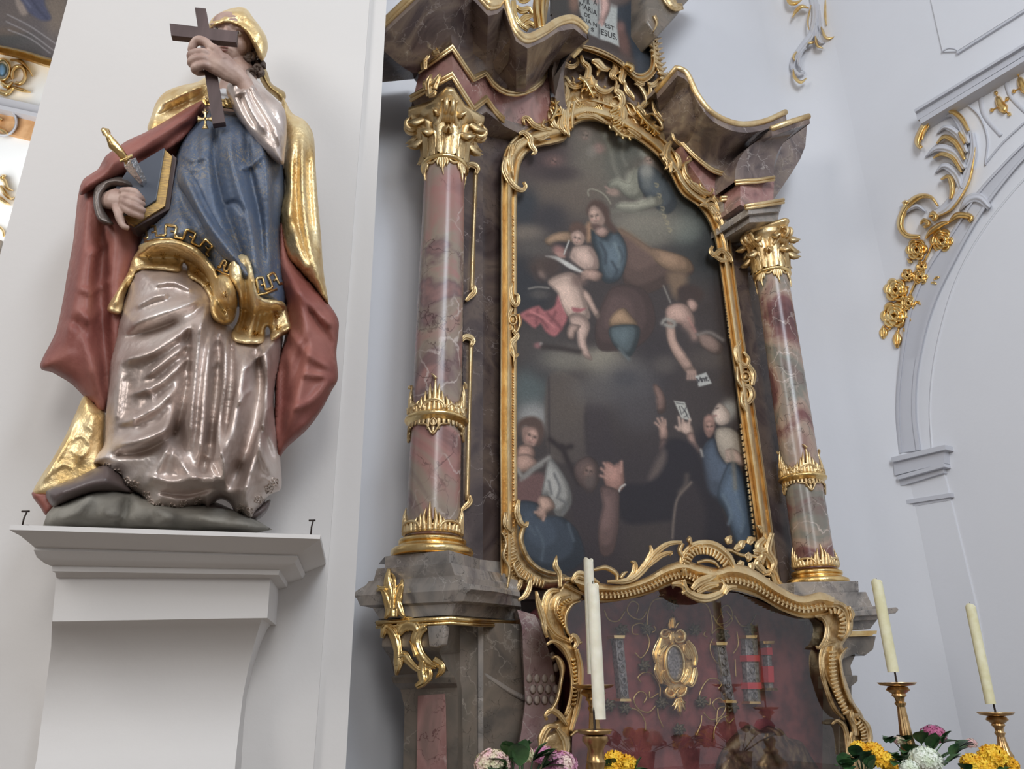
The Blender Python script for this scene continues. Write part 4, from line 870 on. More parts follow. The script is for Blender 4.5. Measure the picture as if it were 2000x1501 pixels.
c.line([(350, 1140), (380, 1165), (440, 1205), (500, 1190)], 6, (48, 36, 36)); c.line([(435, 1190), (480, 1300), (560, 1460)], 6, (46, 34, 34))
# --- lower
c.z(980, 850, 3.704)
for a in ((1000, 300, 500, 300, (54, 46, 52), .6), (350, 900, 350, 200, (44, 48, 60), .8), (700, 800, 200, 300, (56, 46, 52), .7)): c.blob(*a[:4], a[4], a[5])
c.figure([(560, 180), (640, 155), (700, 220), (700, 330), (640, 420), (560, 360), (520, 260)], (88, 66, 60), .75); c.blob(625, 260, 42, 50, (128, 94, 80), .85); c.face(622, 262, 52, 12, (130, 96, 82), (.15, 0)); c.blob(640, 330, 40, 60, (96, 82, 76), .7)
c.poly([(520, 400), (640, 420), (720, 520), (740, 700), (600, 760), (500, 600)], (60, 50, 54), 10)
c.figure([(110, 150), (200, 140), (260, 200), (200, 260), (115, 260)], (164, 120, 98)); c.poly([(110, 330), (180, 290), (270, 270), (315, 300), (300, 400), (265, 490), (110, 480)], (108, 68, 64), 5)
c.figure([(345, 165), (420, 240), (490, 370), (505, 490), (440, 590), (385, 570), (340, 440), (290, 450), (310, 330)], (150, 148, 142), .68); c.line([(115, 250), (160, 300), (240, 230), (340, 160)], 5, (150, 146, 138), .9); c.line([(140, 320), (200, 260), (290, 215)], 4, (132, 128, 122), .8)
for q in (((380, 280), (420, 380), (400, 450)), ((420, 460), (470, 500), (440, 560)), ((340, 330), (360, 420))): c.line(q, 3, (104, 104, 104), .8)
c.figure([(110, 490), (250, 490), (300, 600), (430, 590), (550, 700), (590, 900), (400, 1010), (250, 960), (150, 850), (110, 700)], (50, 64, 80), .75)
for q in (((250, 660), (300, 780), (290, 900)), ((180, 620), (240, 720)), ((480, 640), (520, 760))): c.line(q, 3.5, (74, 92, 108), .7)
c.figure([(280, 440), (350, 450), (385, 520), (330, 560), (300, 615), (245, 570), (290, 540), (275, 490)], (174, 130, 106))
c.line([(300, 560), (240, 555)], 3, (170, 126, 104)); c.line([(310, 580), (300, 612)], 3, (170, 126, 104))
c.poly([(840, 390), (900, 350), (1050, 340), (1120, 200), (1210, 30), (1380, 60), (1450, 200), (1500, 400), (1600, 520), (1660, 800), (1500, 950), (1300, 900), (1230, 720), (1240, 620), (920, 640), (840, 520)], (40, 36, 44), 6)
c.poly([(1060, 320), (1120, 170), (1180, 100), (1190, 180), (1130, 290)], (96, 80, 74), 6); c.poly([(1370, 330), (1280, 450), (1240, 600), (1235, 740), (1420, 860), (1480, 600), (1440, 430)], (54, 46, 50), 8)
c.line([(1370, 340), (1275, 450), (1245, 600), (1235, 740)], 3, (124, 106, 92), .8); c.line([(1340, 290), (1330, 360), (1290, 410)], 6, (104, 88, 76), .6)
c.figure([(760, 190), (830, 230), (870, 190), (885, 300), (880, 380), (800, 420), (740, 330)], (160, 104, 84), .75)
for q in (((790, 270), (740, 200)), ((775, 290), (720, 240)), ((770, 310), (715, 290)), ((862, 260), (866, 190))): c.line(q, 3.2, (176, 120, 98), .9)
c.line([(848, 405), (860, 375), (892, 355)], 2, (190, 186, 178)); c.figure([(720, 370), (840, 400), (850, 520), (840, 700), (800, 850), (720, 860), (700, 700), (740, 520)], (104, 74, 68), .8)
c.figure([(1640, 200), (1720, 230), (1780, 400), (1830, 620), (1850, 900), (1780, 980), (1700, 800), (1620, 560), (1560, 430)], (62, 84, 106), .6, 1.3)
for q in (((1600, 430), (1660, 560), (1640, 640)), ((1700, 470), (1750, 600), (1730, 700)), ((1680, 300), (1690, 420))): c.line(q, 3.5, (92, 116, 134), .7)
c.line([(1660, 100), (1680, 250), (1690, 380)], 5, (140, 124, 100), .6)
POUT = [(1000, 1050), (1000, 330), (1030, 280), (1080, 268), (1112, 228), (1180, 226), (1270, 262), (1330, 340), (1402, 415), (1416, 520), (1450, 780), (1492, 1080), (1470, 1130), (1300, 1140), (1060, 1140), (1020, 1110)]
o = c.mesh('altar_painting', POUT, ALT, .045, 1.02); tag(o, 'tall dark altar painting of bearded figure with child on clouds above pleading figures', 'painting')
# upper picture, only its lower end in view
c = Canvas(1070, -60, 1285, 165, 1.6, (70, 56, 50)); c.z(1000, 0, 5.774)
c.blob(560, 60, 200, 150, (62, 58, 54)); c.blob(700, 20, 60, 120, (150, 92, 56), .7); c.poly([(1120, 60), (1350, -60), (1560, 500), (1580, 800), (1450, 860), (1380, 700), (1300, 450)], (50, 60, 72), 6)
c.blob(1250, 450, 70, 200, (120, 74, 62), .8, -15); c.blob(1000, 620, 350, 70, (92, 76, 70), .9, 12); c.blob(1230, 300, 50, 60, (140, 88, 76), .7)
c.poly([(740, -60), (970, -60), (975, 430), (880, 390), (790, 230), (760, 100)], (158, 162, 156), 2, sm=False); c.poly([(970, -60), (1190, 60), (1185, 300), (1210, 525), (1090, 470), (985, 440)], (178, 182, 176), 2, sm=False); c.line([(975, 0), (982, 430)], 2, (110, 112, 110))
c.figure([(1010, -60), (1110, -60), (1100, 120), (1050, 230), (1040, 280), (990, 240), (1010, 140)], (190, 140, 124)); c.poly([(1090, -60), (1380, -60), (1300, 40), (1180, 70), (1110, 40)], (96, 78, 72), 6)
c.line([(1000, 220), (985, 260)], 2.4, (184, 134, 118)); c.line([(1020, 240), (1015, 285)], 2.4, (184, 134, 118)); c.line([(900, -40), (960, 20)], 5, (170, 120, 108), .7)
UP = c.mesh('upper_painting', [(1075, -60), (1285, -60), (1285, 80), (1280, 150), (1255, 160), (1225, 145), (1130, 108), (1078, 60)], ALT, .07, .95); tag(UP, 'upper altar painting showing a draped inscription held above the gilt crest', 'painting')
def letters(txt, x, y, x2, y2, hpx, P, off, m, parent, name='lettering'):
    """a line of capitals standing on the painted cloth from (x,y) towards (x2,y2)"""
    cu = bpy.data.curves.new(name, 'FONT'); cu.body = txt; cu.size = 1; cu.extrude = .002; ob = bpy.data.objects.new(name, cu)
    SC.collection.objects.link(ob); bpy.context.view_layer.update(); me = bpy.data.meshes.new_from_object(ob.evaluated_get(bpy.context.evaluated_depsgraph_get())); bpy.data.objects.remove(ob)
    V = np.array([v.co for v in me.vertices]); wd = V[:, 0].max(); u = V[:, 0] / wd
    px = x + (x2 - x) * u; py = y + (y2 - y) * u - V[:, 1] / .7 * hpx; W_ = P.pts(px, py, off + (V[:, 2] > 0) * .0015) - wloc(parent)
    for v, w in zip(me.vertices, W_): v.co = w
    me.materials.append(m); o = bpy.data.objects.new(name, me); SC.collection.objects.link(o); o.parent = parent; return o
INK = mat('dark_ink', sr(44, 42, 44), .7)
for t, x, y, x2, y2, h in (('VIR', 1138, 6, 1152, 9, 10), ('A', 1159, 9, 1166, 10, 10), ('MARIA', 1131, 12, 1166, 31, 10), ('DE', 1141, 31, 1153, 35, 7), ('QUA N', 1130, 37, 1166, 53, 8), ('S', 1154, 60, 1160, 62, 7), ('EST', 1181, 52, 1200, 60, 8), ('IESUS.', 1170, 65, 1205, 78, 11)):
    letters(t, x, y, x2, y2, h, ALT, .072, INK, UP)
# ---------------------------------------------------------------- carved and gilded frames
def zt(ox, oy, s):
    def f(*pts): return [(ox + x / s, oy + y / s) for x, y in pts]
    return f
def pair_band(mb, outer, inner, P, prof, k=6):
    A, B = catmull(outer, n=(len(outer) - 1) * k), catmull(inner, n=(len(inner) - 1) * k); return band(mb, A, B, P, prof)
def ring(mb, cx, cy, rx, ry, w, P, off, h, a0=0, a1=360, ribs=1, ang=0):
    t = np.radians(np.linspace(a0, a1, max(8, int(abs(a1 - a0) / 18)))); c, s = math.cos(math.radians(ang)), math.sin(math.radians(ang))
    x, y = rx * np.cos(t), ry * np.sin(t); stroke(mb, np.stack([cx + x * c - y * s, cy + x * s + y * c], 1), w, P, off, h, ribs=ribs, step=max(1.5, (rx + ry) / 18))
def gadroon(mb, path, w, P, off, h, n, lean=.3):
    p = resample(catmull(path, step=3), n); T = np.gradient(p, axis=0); T /= np.linalg.norm(T, axis=1)[:, None]; N = np.stack([-T[:, 1], T[:, 0]], 1)
    ws = np.interp(np.linspace(0, 1, n), np.linspace(0, 1, len(np.atleast_1d(w))), np.atleast_1d(w)); d = np.linalg.norm(p[1] - p[0])
    for i in range(n):
        a, b_ = p[i] - N[i] * ws[i], p[i] + N[i] * ws[i] + T[i] * lean * d
        stroke(mb, [a, (a + b_) / 2 + T[i] * d * .15, b_], [d * .3, d * .55, d * .35], P, off, h, step=max(1.5, ws[i] / 4))
def leafspray(mb, path, P, off, h, n, ln, w, seed=1, both=True, ang=.7):
    """acanthus leaflets springing from both sides of a stem"""
    rg = random.Random(seed); p = resample(catmull(path, step=3), n + 2)
    T = np.gradient(p, axis=0); T /= np.linalg.norm(T, axis=1)[:, None]; N = np.stack([-T[:, 1], T[:, 0]], 1)
    stroke(mb, path, [w, w * 1.3, w * .5], P, off, h * 1.1, ribs=1)
    for i in range(1, n + 1):
        for s_ in ((-1, 1) if both else (1,)):
            l = ln * rg.uniform(.75, 1.25) * (1 - .35 * i / n); d = T[i] * math.cos(ang) + N[i] * s_ * math.sin(ang); e = T[i] * math.cos(ang * 2.1) + N[i] * s_ * math.sin(ang * 2.1)
            q0 = p[i]; q1 = q0 + d * l * .55; q2 = q1 + (d + e) * l * .3; q3 = q2 + e * l * .22
            stroke(mb, [q0, q1, q2, q3], [w * .7, w * 1.05, w * .8, .6], P, off - .004, h, ribs=1, step=max(1.2, l / 8))
FR = thing('picture_frame', 'large carved gilt frame with shell crest around the tall altar painting', 'frame', ALT.pt(1240, 1130, .05))
outer = [(977, 1130), (977, 1000), (976, 850), (977, 700), (978, 500), (978, 380), (981, 310), (996, 277), (1030, 250), (1070, 232), (1098, 222), (1115, 198), (1150, 190), (1200, 205), (1245, 228), (1295, 268), (1330, 312), (1358, 362), (1398, 390), (1424, 430), (1430, 490), (1452, 650), (1480, 830), (1505, 1000), (1520, 1120)]
inner = [(1012, 1120), (1011, 1000), (1010, 850), (1010, 700), (1010, 500), (1010, 400), (1013, 345), (1022, 310), (1046, 290), (1080, 283), (1104, 274), (1116, 250), (1145, 237), (1180, 243), (1232, 268), (1280, 303), (1308, 342), (1330, 380), (1366, 408), (1390, 450), (1403, 510), (1424, 660), (1448, 840), (1470, 1000), (1482, 1100)]
PROF = [(0, .04), (0, .10), (.05, .125), (.12, .125), (.17, .10), (.24, .10), (.32, .135), (.45, .155), (.58, .15), (.68, .125), (.72, .10), (.78, .10), (.82, .115), (.92, .115), (1, .085), (1, .05)]
b = MB(); pair_band(b, outer, inner, ALT, PROF)
for y in range(420, 1020, 11):     # small carved beads along the straight sides
    if not (545 < y < 720): stroke(b, [(1003, y), (1005, y + 4), (1003, y + 8)], [2.6], ALT, .10, .012, step=2)
for k in range(44):
    t = k / 43; x, y = 1415 + 62 * t, 560 + 500 * t
    if not (.2 < t < .52): stroke(b, [(x - 2, y), (x, y + 4), (x - 1, y + 8)], [2.4], ALT, .10, .012, step=2)
b.build('frame_moulding', M['gold'], FR, auto=60)
b = MB(); O = .12
for pts, w in (([(1001, 552), (996, 566), (998, 584), (1006, 596), (1013, 590), (1012, 576), (1004, 574)], [2, 5, 6, 5, 4, 3, 2]), ([(1000, 600), (994, 612), (997, 630), (1000, 645)], [4, 6, 5, 4]), ([(1013, 612), (1016, 630), (1010, 648)], [3, 4, 2]),
               ([(1002, 645), (1010, 656), (1000, 668), (998, 682), (1006, 696), (1013, 690)], [4, 6, 6, 6, 5, 2]), ([(998, 670), (1004, 690), (1003, 714)], [4, 4, 1]), ([(1446, 664), (1438, 684), (1444, 706), (1458, 714), (1462, 700), (1452, 686)], [3, 6, 6, 6, 4, 2]),
               ([(1462, 712), (1472, 730), (1470, 752)], [4, 6, 4]), ([(1440, 715), (1442, 740), (1450, 756)], [3, 5, 4]), ([(1450, 752), (1464, 756), (1470, 772), (1460, 786), (1448, 778)], [4, 6, 7, 5, 2]), ([(1450, 764), (1450, 786), (1460, 806), (1462, 826)], [4, 5, 4, 1])):
    stroke(b, pts, w, ALT, O, .035, ribs=2 if max(w) > 5 else 1, step=2.5)
ring(b, 1002, 624, 7, 9, [2.6], ALT, O + .01, .03); ring(b, 1457, 735, 8, 9, [3], ALT, O + .01, .03)
stroke(b, [(1002, 619), (1002, 629)], [4], ALT, O + .01, .03); stroke(b, [(1457, 731), (1457, 739)], [4], ALT, O + .01, .03)
build_split(b, 'side_ornament', M['gold'], FR)
# upper left shoulder
b = MB()
for pts, w in (([(988, 305), (985, 330), (995, 352), (1008, 366), (1020, 371), (1027, 364), (1023, 355)], [3, 6, 7, 7, 6, 5, 3]), ([(1000, 280), (996, 310), (1002, 345)], [4, 7, 2]), ([(1014, 262), (1022, 258), (1034, 268), (1038, 284), (1046, 296), (1038, 302)], [3, 6, 7, 6, 5, 2]),
               ([(1003, 300), (1012, 280), (1026, 270)], [3, 6, 4]), ([(1025, 244), (1022, 232), (1030, 230), (1042, 243), (1058, 250), (1078, 254)], [2, 5, 6, 6, 6, 4]), ([(1064, 232), (1060, 244), (1068, 250)], [2, 4, 3]), ([(1072, 262), (1055, 270), (1040, 266)], [5, 6, 2]),
               ([(1078, 190), (1080, 206), (1076, 224), (1082, 244), (1094, 252)], [2, 6, 7, 7, 4]), ([(1092, 200), (1098, 220), (1094, 245), (1106, 262)], [4, 7, 7, 3]), ([(1112, 196), (1106, 225), (1108, 250), (1112, 268)], [4, 6, 6, 2]), ([(1122, 200), (1118, 225), (1118, 250)], [4, 5, 3])):
    stroke(b, pts, w, ALT, .12, .045, ribs=2 if max(w) > 5 else 1, step=2.5)
build_split(b, 'shoulder_ornament', M['gold'], FR)
# crest cartouche: a network of C-scrolls, shells and leaves
Z = zt(1000, 0, 5.774); b = MB()
S = [((600, 640), (590, 700), (640, 745), (700, 745), (745, 700), (730, 640)), 24, 2, ((640, 690), (670, 690)), 14, 1,
     ((780, 620), (800, 700), (860, 760), (850, 860), (800, 930), (730, 960), (690, 930), (700, 880)), 30, 3, ((900, 690), (960, 700), (1020, 760), (1090, 790)), 38, 2,
     ((1150, 690), (1170, 780), (1130, 850), (1190, 900)), 36, 3, ((1230, 700), (1260, 800), (1240, 900), (1290, 960)), 36, 2, ((1210, 800), (1230, 820)), 26, 1,
     ((950, 900), (940, 960), (1000, 1020), (1080, 1030), (1150, 980)), 26, 2, ((960, 860), (980, 790), (1050, 760), (1110, 780)), 24, 1, ((880, 840), (900, 940), (940, 1040), (1010, 1080)), 42, 3,
     ((560, 900), (600, 870), (640, 930), (700, 970), (780, 960), (860, 900)), 28, 2, ((540, 910), (590, 960), (600, 1040), (560, 1100), (500, 1120)), 32, 3, ((470, 1050), (500, 1080), (520, 1120)), 20, 1,
     ((430, 1180), (480, 1160), (530, 1200), (520, 1290), (470, 1380), (410, 1430)), 34, 3, ((640, 1000), (620, 1080), (580, 1150), (570, 1260), (530, 1340)), 32, 2,
     ((790, 1040), (800, 1000), (850, 990), (875, 1020)), 18, 1, ((780, 1040), (800, 1110), (870, 1150), (950, 1150), (985, 1100), (960, 1060), (925, 1070)), 24, 1,
     ((700, 1080), (740, 1150), (820, 1200), (900, 1210), (990, 1180)), 46, 3, ((650, 1170), (690, 1200), (680, 1280), (650, 1380), (660, 1480)), 36, 3, ((620, 1210), (600, 1300), (590, 1400), (620, 1490)), 24, 2,
     ((1020, 1100), (1040, 1160), (1020, 1240), (1040, 1300), (1080, 1290), (1085, 1230)), 20, 1, ((1130, 1130), (1110, 1160), (1140, 1200), (1200, 1190), (1225, 1140), (1190, 1090), (1140, 1100)), 20, 1,
     ((1200, 950), (1180, 1020), (1230, 1060), (1250, 1150), (1210, 1240)), 32, 2, ((1270, 940), (1300, 1020), (1360, 1090), (1380, 1130)), 26, 2, ((1380, 940), (1440, 970), (1500, 1060), (1520, 1150), (1480, 1210), (1430, 1190), (1425, 1150)), 22, 1,
     ((1290, 1170), (1320, 1240), (1370, 1300), (1400, 1260), (1350, 1180), (1300, 1160)), 20, 1, ((1180, 1200), (1160, 1300), (1190, 1400), (1220, 1450)), 50, 3, ((1260, 1200), (1250, 1320), (1230, 1430)), 46, 3,
     ((1120, 1240), (1110, 1330), (1150, 1400)), 34, 2, ((1360, 1330), (1400, 1370), (1410, 1440), (1370, 1460)), 22, 1, ((1400, 1200), (1470, 1260), (1500, 1340), (1560, 1450), (1640, 1490)), 32, 2,
     ((1510, 1290), (1600, 1290), (1680, 1380), (1690, 1450), (1620, 1420), (1540, 1350)), 16, 1, ((1440, 1230), (1480, 1180), (1540, 1130), (1560, 1020), (1540, 950)), 28, 2, ((1570, 1060), (1610, 1090), (1640, 1110)), 22, 1,
     ((1580, 1120), (1620, 1250), (1700, 1350), (1790, 1380)), 22, 2, ((1720, 1150), (1740, 1240), (1690, 1290)), 12, 1, ((1520, 930), (1580, 960), (1640, 920), (1660, 860)), 26, 2, ((1500, 950), (1440, 930), (1370, 860)), 26, 2,
     ((1650, 470), (1600, 600), (1640, 760), (1690, 870)), 20, 1, ((720, 1330), (820, 1300), (920, 1305), (1010, 1350), (1090, 1400)), 26, 2, ((1090, 1390), (1110, 1440), (1160, 1470)), 20, 1, ((760, 1250), (860, 1265), (960, 1260)), 34, 2,
     ((700, 1310), (670, 1380), (720, 1400)), 16, 1, ((1300, 1450), (1380, 1500), (1450, 1560)), 40, 3, ((1150, 1010), (1180, 950), (1170, 900)), 20, 1, ((1040, 960), (1060, 990)), 12, 1, ((680, 860), (700, 900), (690, 930)), 12, 1, ((760, 840), (780, 880)), 14, 1]
for i in range(0, len(S), 3):
    w = S[i + 1] / 5.774 * 1.35; stroke(b, Z(*S[i]), [w * .4, w * .9, w, w * .8, w * .35], ALT, .06 + .014 * ((i // 3) % 4), .055, ribs=S[i + 2], step=max(2, w * .5))
build_split(b, 'crest', M['gold'], FR)
b = MB(); Relief([(1078, 250), (1084, 215), (1098, 188), (1118, 170), (1150, 160), (1180, 172), (1215, 190), (1255, 215), (1300, 256), (1296, 280), (1262, 262), (1225, 240), (1180, 222), (1150, 216), (1126, 226), (1110, 250), (1098, 268)], ALT, .03, .06, 12, [([(1090, 250), (1098, 205), (1120, 180)], 4, .02), ([(1150, 170), (1158, 200)], 5, .02), ([(1200, 195), (1205, 225)], 5, .02), ([(1240, 215), (1235, 240)], 5, .02)], step=4).mesh(b); b.build('crest', M['gold_old'], FR)
b = MB(); gadroon(b, Z((760, 1180), (840, 1230), (930, 1235), (1000, 1210)), [7], ALT, .13, .02, 13); gadroon(b, Z((1150, 1230), (1180, 1330), (1210, 1430)), [9], ALT, .14, .02, 7); gadroon(b, Z((1480, 1320), (1530, 1420), (1620, 1500)), [6], ALT, .13, .02, 9)
leafspray(b, [(1075, 236), (1086, 214), (1084, 192)], ALT, .16, .035, 3, 13, 4.2, 2); leafspray(b, [(1130, 150), (1145, 160), (1160, 190)], ALT, .15, .035, 3, 13, 4.2, 3); leafspray(b, [(1196, 245), (1215, 262), (1240, 268)], ALT, .15, .035, 3, 13, 4.2, 4); leafspray(b, [(1245, 215), (1262, 235), (1290, 262)], ALT, .15, .035, 3, 13, 4.2, 5)
build_split(b, 'crest_shells', M['gold_bright'], FR)
# right shoulder flourishes (traced zoom 1260,120)
Z = zt(1260, 120, 4.69); b = MB()
for pts, w, r in ((((240, 730), (200, 800), (190, 880), (240, 930), (230, 1020)), 40, 3), (((130, 850), (180, 870), (210, 950), (180, 990)), 24, 2), (((270, 830), (310, 900), (310, 980), (260, 1010)), 24, 2), (((320, 600), (270, 610), (265, 680), (310, 750), (370, 780)), 24, 2),
                  (((380, 900), (400, 870), (430, 890), (400, 920), (370, 940), (380, 1020), (430, 1090)), 22, 1), (((340, 960), (380, 1060), (460, 1160), (560, 1240)), 28, 2), (((390, 1110), (460, 1130), (530, 1190), (600, 1210), (620, 1170), (585, 1160)), 24, 2), (((500, 1100), (520, 1150), (580, 1190)), 16, 1),
                  (((620, 1230), (670, 1290), (690, 1370), (650, 1420), (690, 1500)), 36, 3), (((500, 1320), (540, 1310), (600, 1340), (640, 1420)), 26, 2), (((560, 1290), (600, 1260), (640, 1290)), 20, 1), (((290, 1010), (330, 1090), (400, 1180), (480, 1260)), 18, 1)):
    w /= 4.69; stroke(b, Z(*pts), [w * .35, w, w, w * .75, w * .3], ALT, .12, .045, ribs=r, step=2.5)
for pts, w in (([(1380, 405), (1392, 400), (1410, 425), (1416, 450)], [4, 7, 7, 4]), ([(1392, 480), (1388, 490), (1396, 498), (1410, 488), (1424, 500), (1430, 512)], [3, 5, 6, 6, 6, 3]), ([(1405, 440), (1415, 465), (1420, 490)], [4, 6, 3]), ([(1396, 500), (1410, 508), (1425, 508)], [3, 5, 3])):
    stroke(b, pts, w, ALT, .12, .045, ribs=2, step=2.5)
build_split(b, 'shoulder_ornament', M['gold'], FR)
# lower corners
b = MB(); Relief([(978, 1030), (1010, 1025), (1016, 1050), (1026, 1082), (1048, 1108), (1078, 1122), (1100, 1120), (1118, 1135), (1090, 1146), (1066, 1150), (1040, 1146), (1020, 1152), (990, 1150), (980, 1110)], ALT, .05, .08, 16, step=4).mesh(b)
gadroon(b, [(990, 1040), (996, 1070), (1003, 1100), (1025, 1125), (1060, 1140)], [9, 12, 12, 11, 8], ALT, .125, .022, 22)
for pts, w in (([(981, 1040), (989, 1060), (984, 1085), (995, 1110), (991, 1148)], [3, 4, 4, 4, 4]), ([(1014, 975), (1010, 1000), (1018, 1022), (1028, 1026), (1030, 1018)], [3, 6, 7, 6, 3]), ([(1022, 1030), (1018, 1055), (1030, 1088), (1052, 1110), (1080, 1120), (1096, 1118)], [5]), ([(1012, 1092), (1004, 1102), (1012, 1122), (1030, 1134)], [3, 4, 4, 2]),
               ([(1008, 1155), (1016, 1140), (1018, 1128)], [5, 6, 2]), ([(990, 1000), (988, 1025), (1000, 1040)], [6, 6, 3])):
    stroke(b, pts, w, ALT, .125, .04, step=2.5, ribs=2 if max(w) > 5 else 1)
build_split(b, 'corner_ornament', M['gold_old'], FR)
b = MB()
stroke(b, [(1404, 1078), (1425, 1074), (1450, 1084), (1475, 1086), (1492, 1094)], [4, 3.5, 4, 4.5], ALT, .15, .03)
for i, (x, y, a) in enumerate(((1412, 1072, 200), (1425, 1062, 260), (1436, 1074, 320), (1424, 1085, 90), (1448, 1070, 280), (1462, 1062, 300), (1458, 1080, 60), (1472, 1078, 350), (1450, 1095, 120), (1466, 1098, 80), (1478, 1092, 20), (1486, 1080, 330))):
    t = math.radians(a); stroke(b, [(x, y), (x + 9 * math.cos(t), y + 9 * math.sin(t)), (x + 17 * math.cos(t + .4), y + 17 * math.sin(t + .4))], [5, 9, 1.5], ALT, .155, .035, ribs=2, step=2)
for pts, w in (([(1495, 1050), (1482, 1065), (1490, 1085), (1480, 1100), (1496, 1120)], [6, 9, 9, 9, 5]), ([(1508, 1040), (1500, 1075), (1512, 1100), (1502, 1125)], [5, 8, 8, 3]), ([(1490, 1040), (1486, 1030), (1478, 1026)], [4, 5, 1]), ([(1490, 1120), (1510, 1118), (1520, 1140), (1545, 1155), (1570, 1160), (1580, 1150)], [5, 8, 8, 7, 6, 2]), ([(1500, 1128), (1502, 1142), (1516, 1152)], [4, 5, 3])):
    stroke(b, pts, w, ALT, .15, .04, ribs=2, step=2.5)
build_split(b, 'corner_ornament', M['gold'], FR)
# ---- the gilt frame of the upper picture
UF = thing('picture_frame', 'curved gilt frame of the upper painting at the top edge above the crest', 'frame', ALT.pt(1200, 150, .07))
b = MB(); k = 6
pair_band(b, [(1090, -60), (1078, -20), (1070, 20), (1066, 50)], [(1046, -60), (1044, -20), (1040, 20), (1044, 56)], ALT, [(0, .05), (0, .2), (.2, .24), (.4, .2), (.6, .24), (.8, .2), (1, .22), (1, .05)])
pair_band(b, [(1248, -60), (1262, 0), (1279, 60), (1287, 105), (1282, 140), (1262, 160), (1240, 158), (1222, 142), (1200, 124), (1166, 108), (1134, 98), (1122, 102)], [(1232, -60), (1242, 10), (1262, 65), (1270, 105), (1268, 132), (1256, 142), (1244, 142), (1232, 132), (1206, 112), (1170, 94), (1136, 88), (1118, 98)], ALT, PROF)
b.build('frame_moulding', M['gold'], UF, auto=60)
b = MB(); stroke(b, [(1134, 92), (1122, 104), (1118, 112)], [7, 8, 5], ALT, .13, .05, ribs=2); stroke(b, [(1222, 124), (1232, 128), (1236, 134), (1230, 138)], [5, 6, 5, 3], ALT, .15, .04)
stroke(b, [(1003, 0), (1006, 30), (1018, 48), (1032, 58)], [5], ALT, .55, .03, ribs=2)
for pts in ([(1005, 10), (1018, 20), (1034, 18), (1040, 30)], [(1010, -10), (1022, 0), (1040, -6)], [(1014, 46), (1026, 34), (1042, 30)], [(1022, 52), (1034, 46), (1044, 54)]): stroke(b, pts, [3, 7, 7, 2], ALT, .3, .05, ribs=2)
stroke(b, [(1052, -40), (1050, 10), (1056, 54)], [4], ALT, .25, .02); stroke(b, [(1064, -40), (1060, 10), (1062, 52)], [4], ALT, .25, .02)
build_split(b, 'frame_leaves', M['gold_bright'], UF)
# ---------------------------------------------------------------- the glazed shrine below
SO = .68; VO = .36
SH = thing('relic_shrine', 'glazed shrine with wavy carved gilt frame and crimson lining below the large painting', 'shrine', ALT.pt(1370, 1501, .2) * np.array([1, 1, 0]) + np.array([0, 0, 1.06]))
INNER = [(1140, 1165), (1180, 1175), (1250, 1166), (1310, 1143), (1350, 1142), (1375, 1160), (1410, 1155), (1440, 1157), (1480, 1170), (1540, 1200), (1590, 1206), (1607, 1218), (1612, 1240), (1606, 1265), (1602, 1300), (1622, 1350), (1650, 1400), (1662, 1440), (1668, 1720), (1110, 1720), (1118, 1420), (1136, 1360), (1138, 1300), (1130, 1268), (1112, 1248), (1104, 1222), (1112, 1190)]
b = MB(); _ic = np.mean(INNER, 0); b.prism([tuple(_ic + (np.array(p_) - _ic) * 1.015) for p_ in INNER], ALT, -.1, VO); VEL = mat('crimson_velvet', sr(84, 34, 38), .85, var=[sr(88, 40, 42), sr(136, 70, 68)], vscale=9, bump=.2, bscale=120); b.build('velvet_lining', VEL, SH, smooth=False)
b = MB(); b.prism(INNER, ALT, SO - .008, SO)
GL = bpy.data.materials.new('shrine_glass'); GL.use_nodes = True; n, l = GL.node_tree.nodes, GL.node_tree.links; n.clear()
out = n.new('ShaderNodeOutputMaterial'); mx = n.new('ShaderNodeMixShader'); tr = n.new('ShaderNodeBsdfTransparent'); gl = n.new('ShaderNodeBsdfGlossy'); fr = n.new('ShaderNodeFresnel'); fr.inputs[0].default_value = 1.95; gl.inputs['Roughness'].default_value = .02
ge = n.new('ShaderNodeNewGeometry'); iv = n.new('ShaderNodeMath'); iv.operation = 'SUBTRACT'; iv.inputs[0].default_value = 1; l.new(ge.outputs['Backfacing'], iv.inputs[1]); mu = n.new('ShaderNodeMath'); mu.operation = 'MULTIPLY'; l.new(fr.outputs[0], mu.inputs[0]); l.new(iv.outputs[0], mu.inputs[1]); l.new(mu.outputs[0], mx.inputs[0]); l.new(tr.outputs[0], mx.inputs[1]); l.new(gl.outputs[0], mx.inputs[2]); l.new(mx.outputs[0], out.inputs[0])
b.build('glass_pane', GL, SH, smooth=False)
b = MB(); q_ = np.array(INNER + INNER[:1], float); b.grid(np.array([ALT.pts(q_[:, 0], q_[:, 1], SO), ALT.pts(q_[:, 0], q_[:, 1], VO - .02)])); b.build('case_wall', M['dark'], SH, smooth=False)
up = [(1116, 1126), (1160, 1136), (1210, 1141), (1260, 1127), (1300, 1104), (1335, 1094), (1362, 1100), (1400, 1108), (1430, 1100), (1470, 1110), (1520, 1143), (1562, 1163), (1602, 1156), (1630, 1166)]
lo = [(1140, 1162), (1172, 1176), (1215, 1172), (1266, 1160), (1312, 1142), (1342, 1139), (1370, 1152), (1400, 1156), (1432, 1152), (1476, 1164), (1526, 1192), (1570, 1206), (1600, 1204), (1626, 1196)]
b = MB(); pair_band(b, up, lo, ALT, [(0, VO), (0, SO + .06), (.1, SO + .10), (.3, SO + .11), (.4, SO + .08), (.5, SO + .07), (.62, SO + .085), (.7, SO + .06), (.86, SO + .03), (.9, SO + .04), (1, SO + .03), (1, VO)])
A_, B_2 = catmull(up, n=78), catmull(lo, n=78)
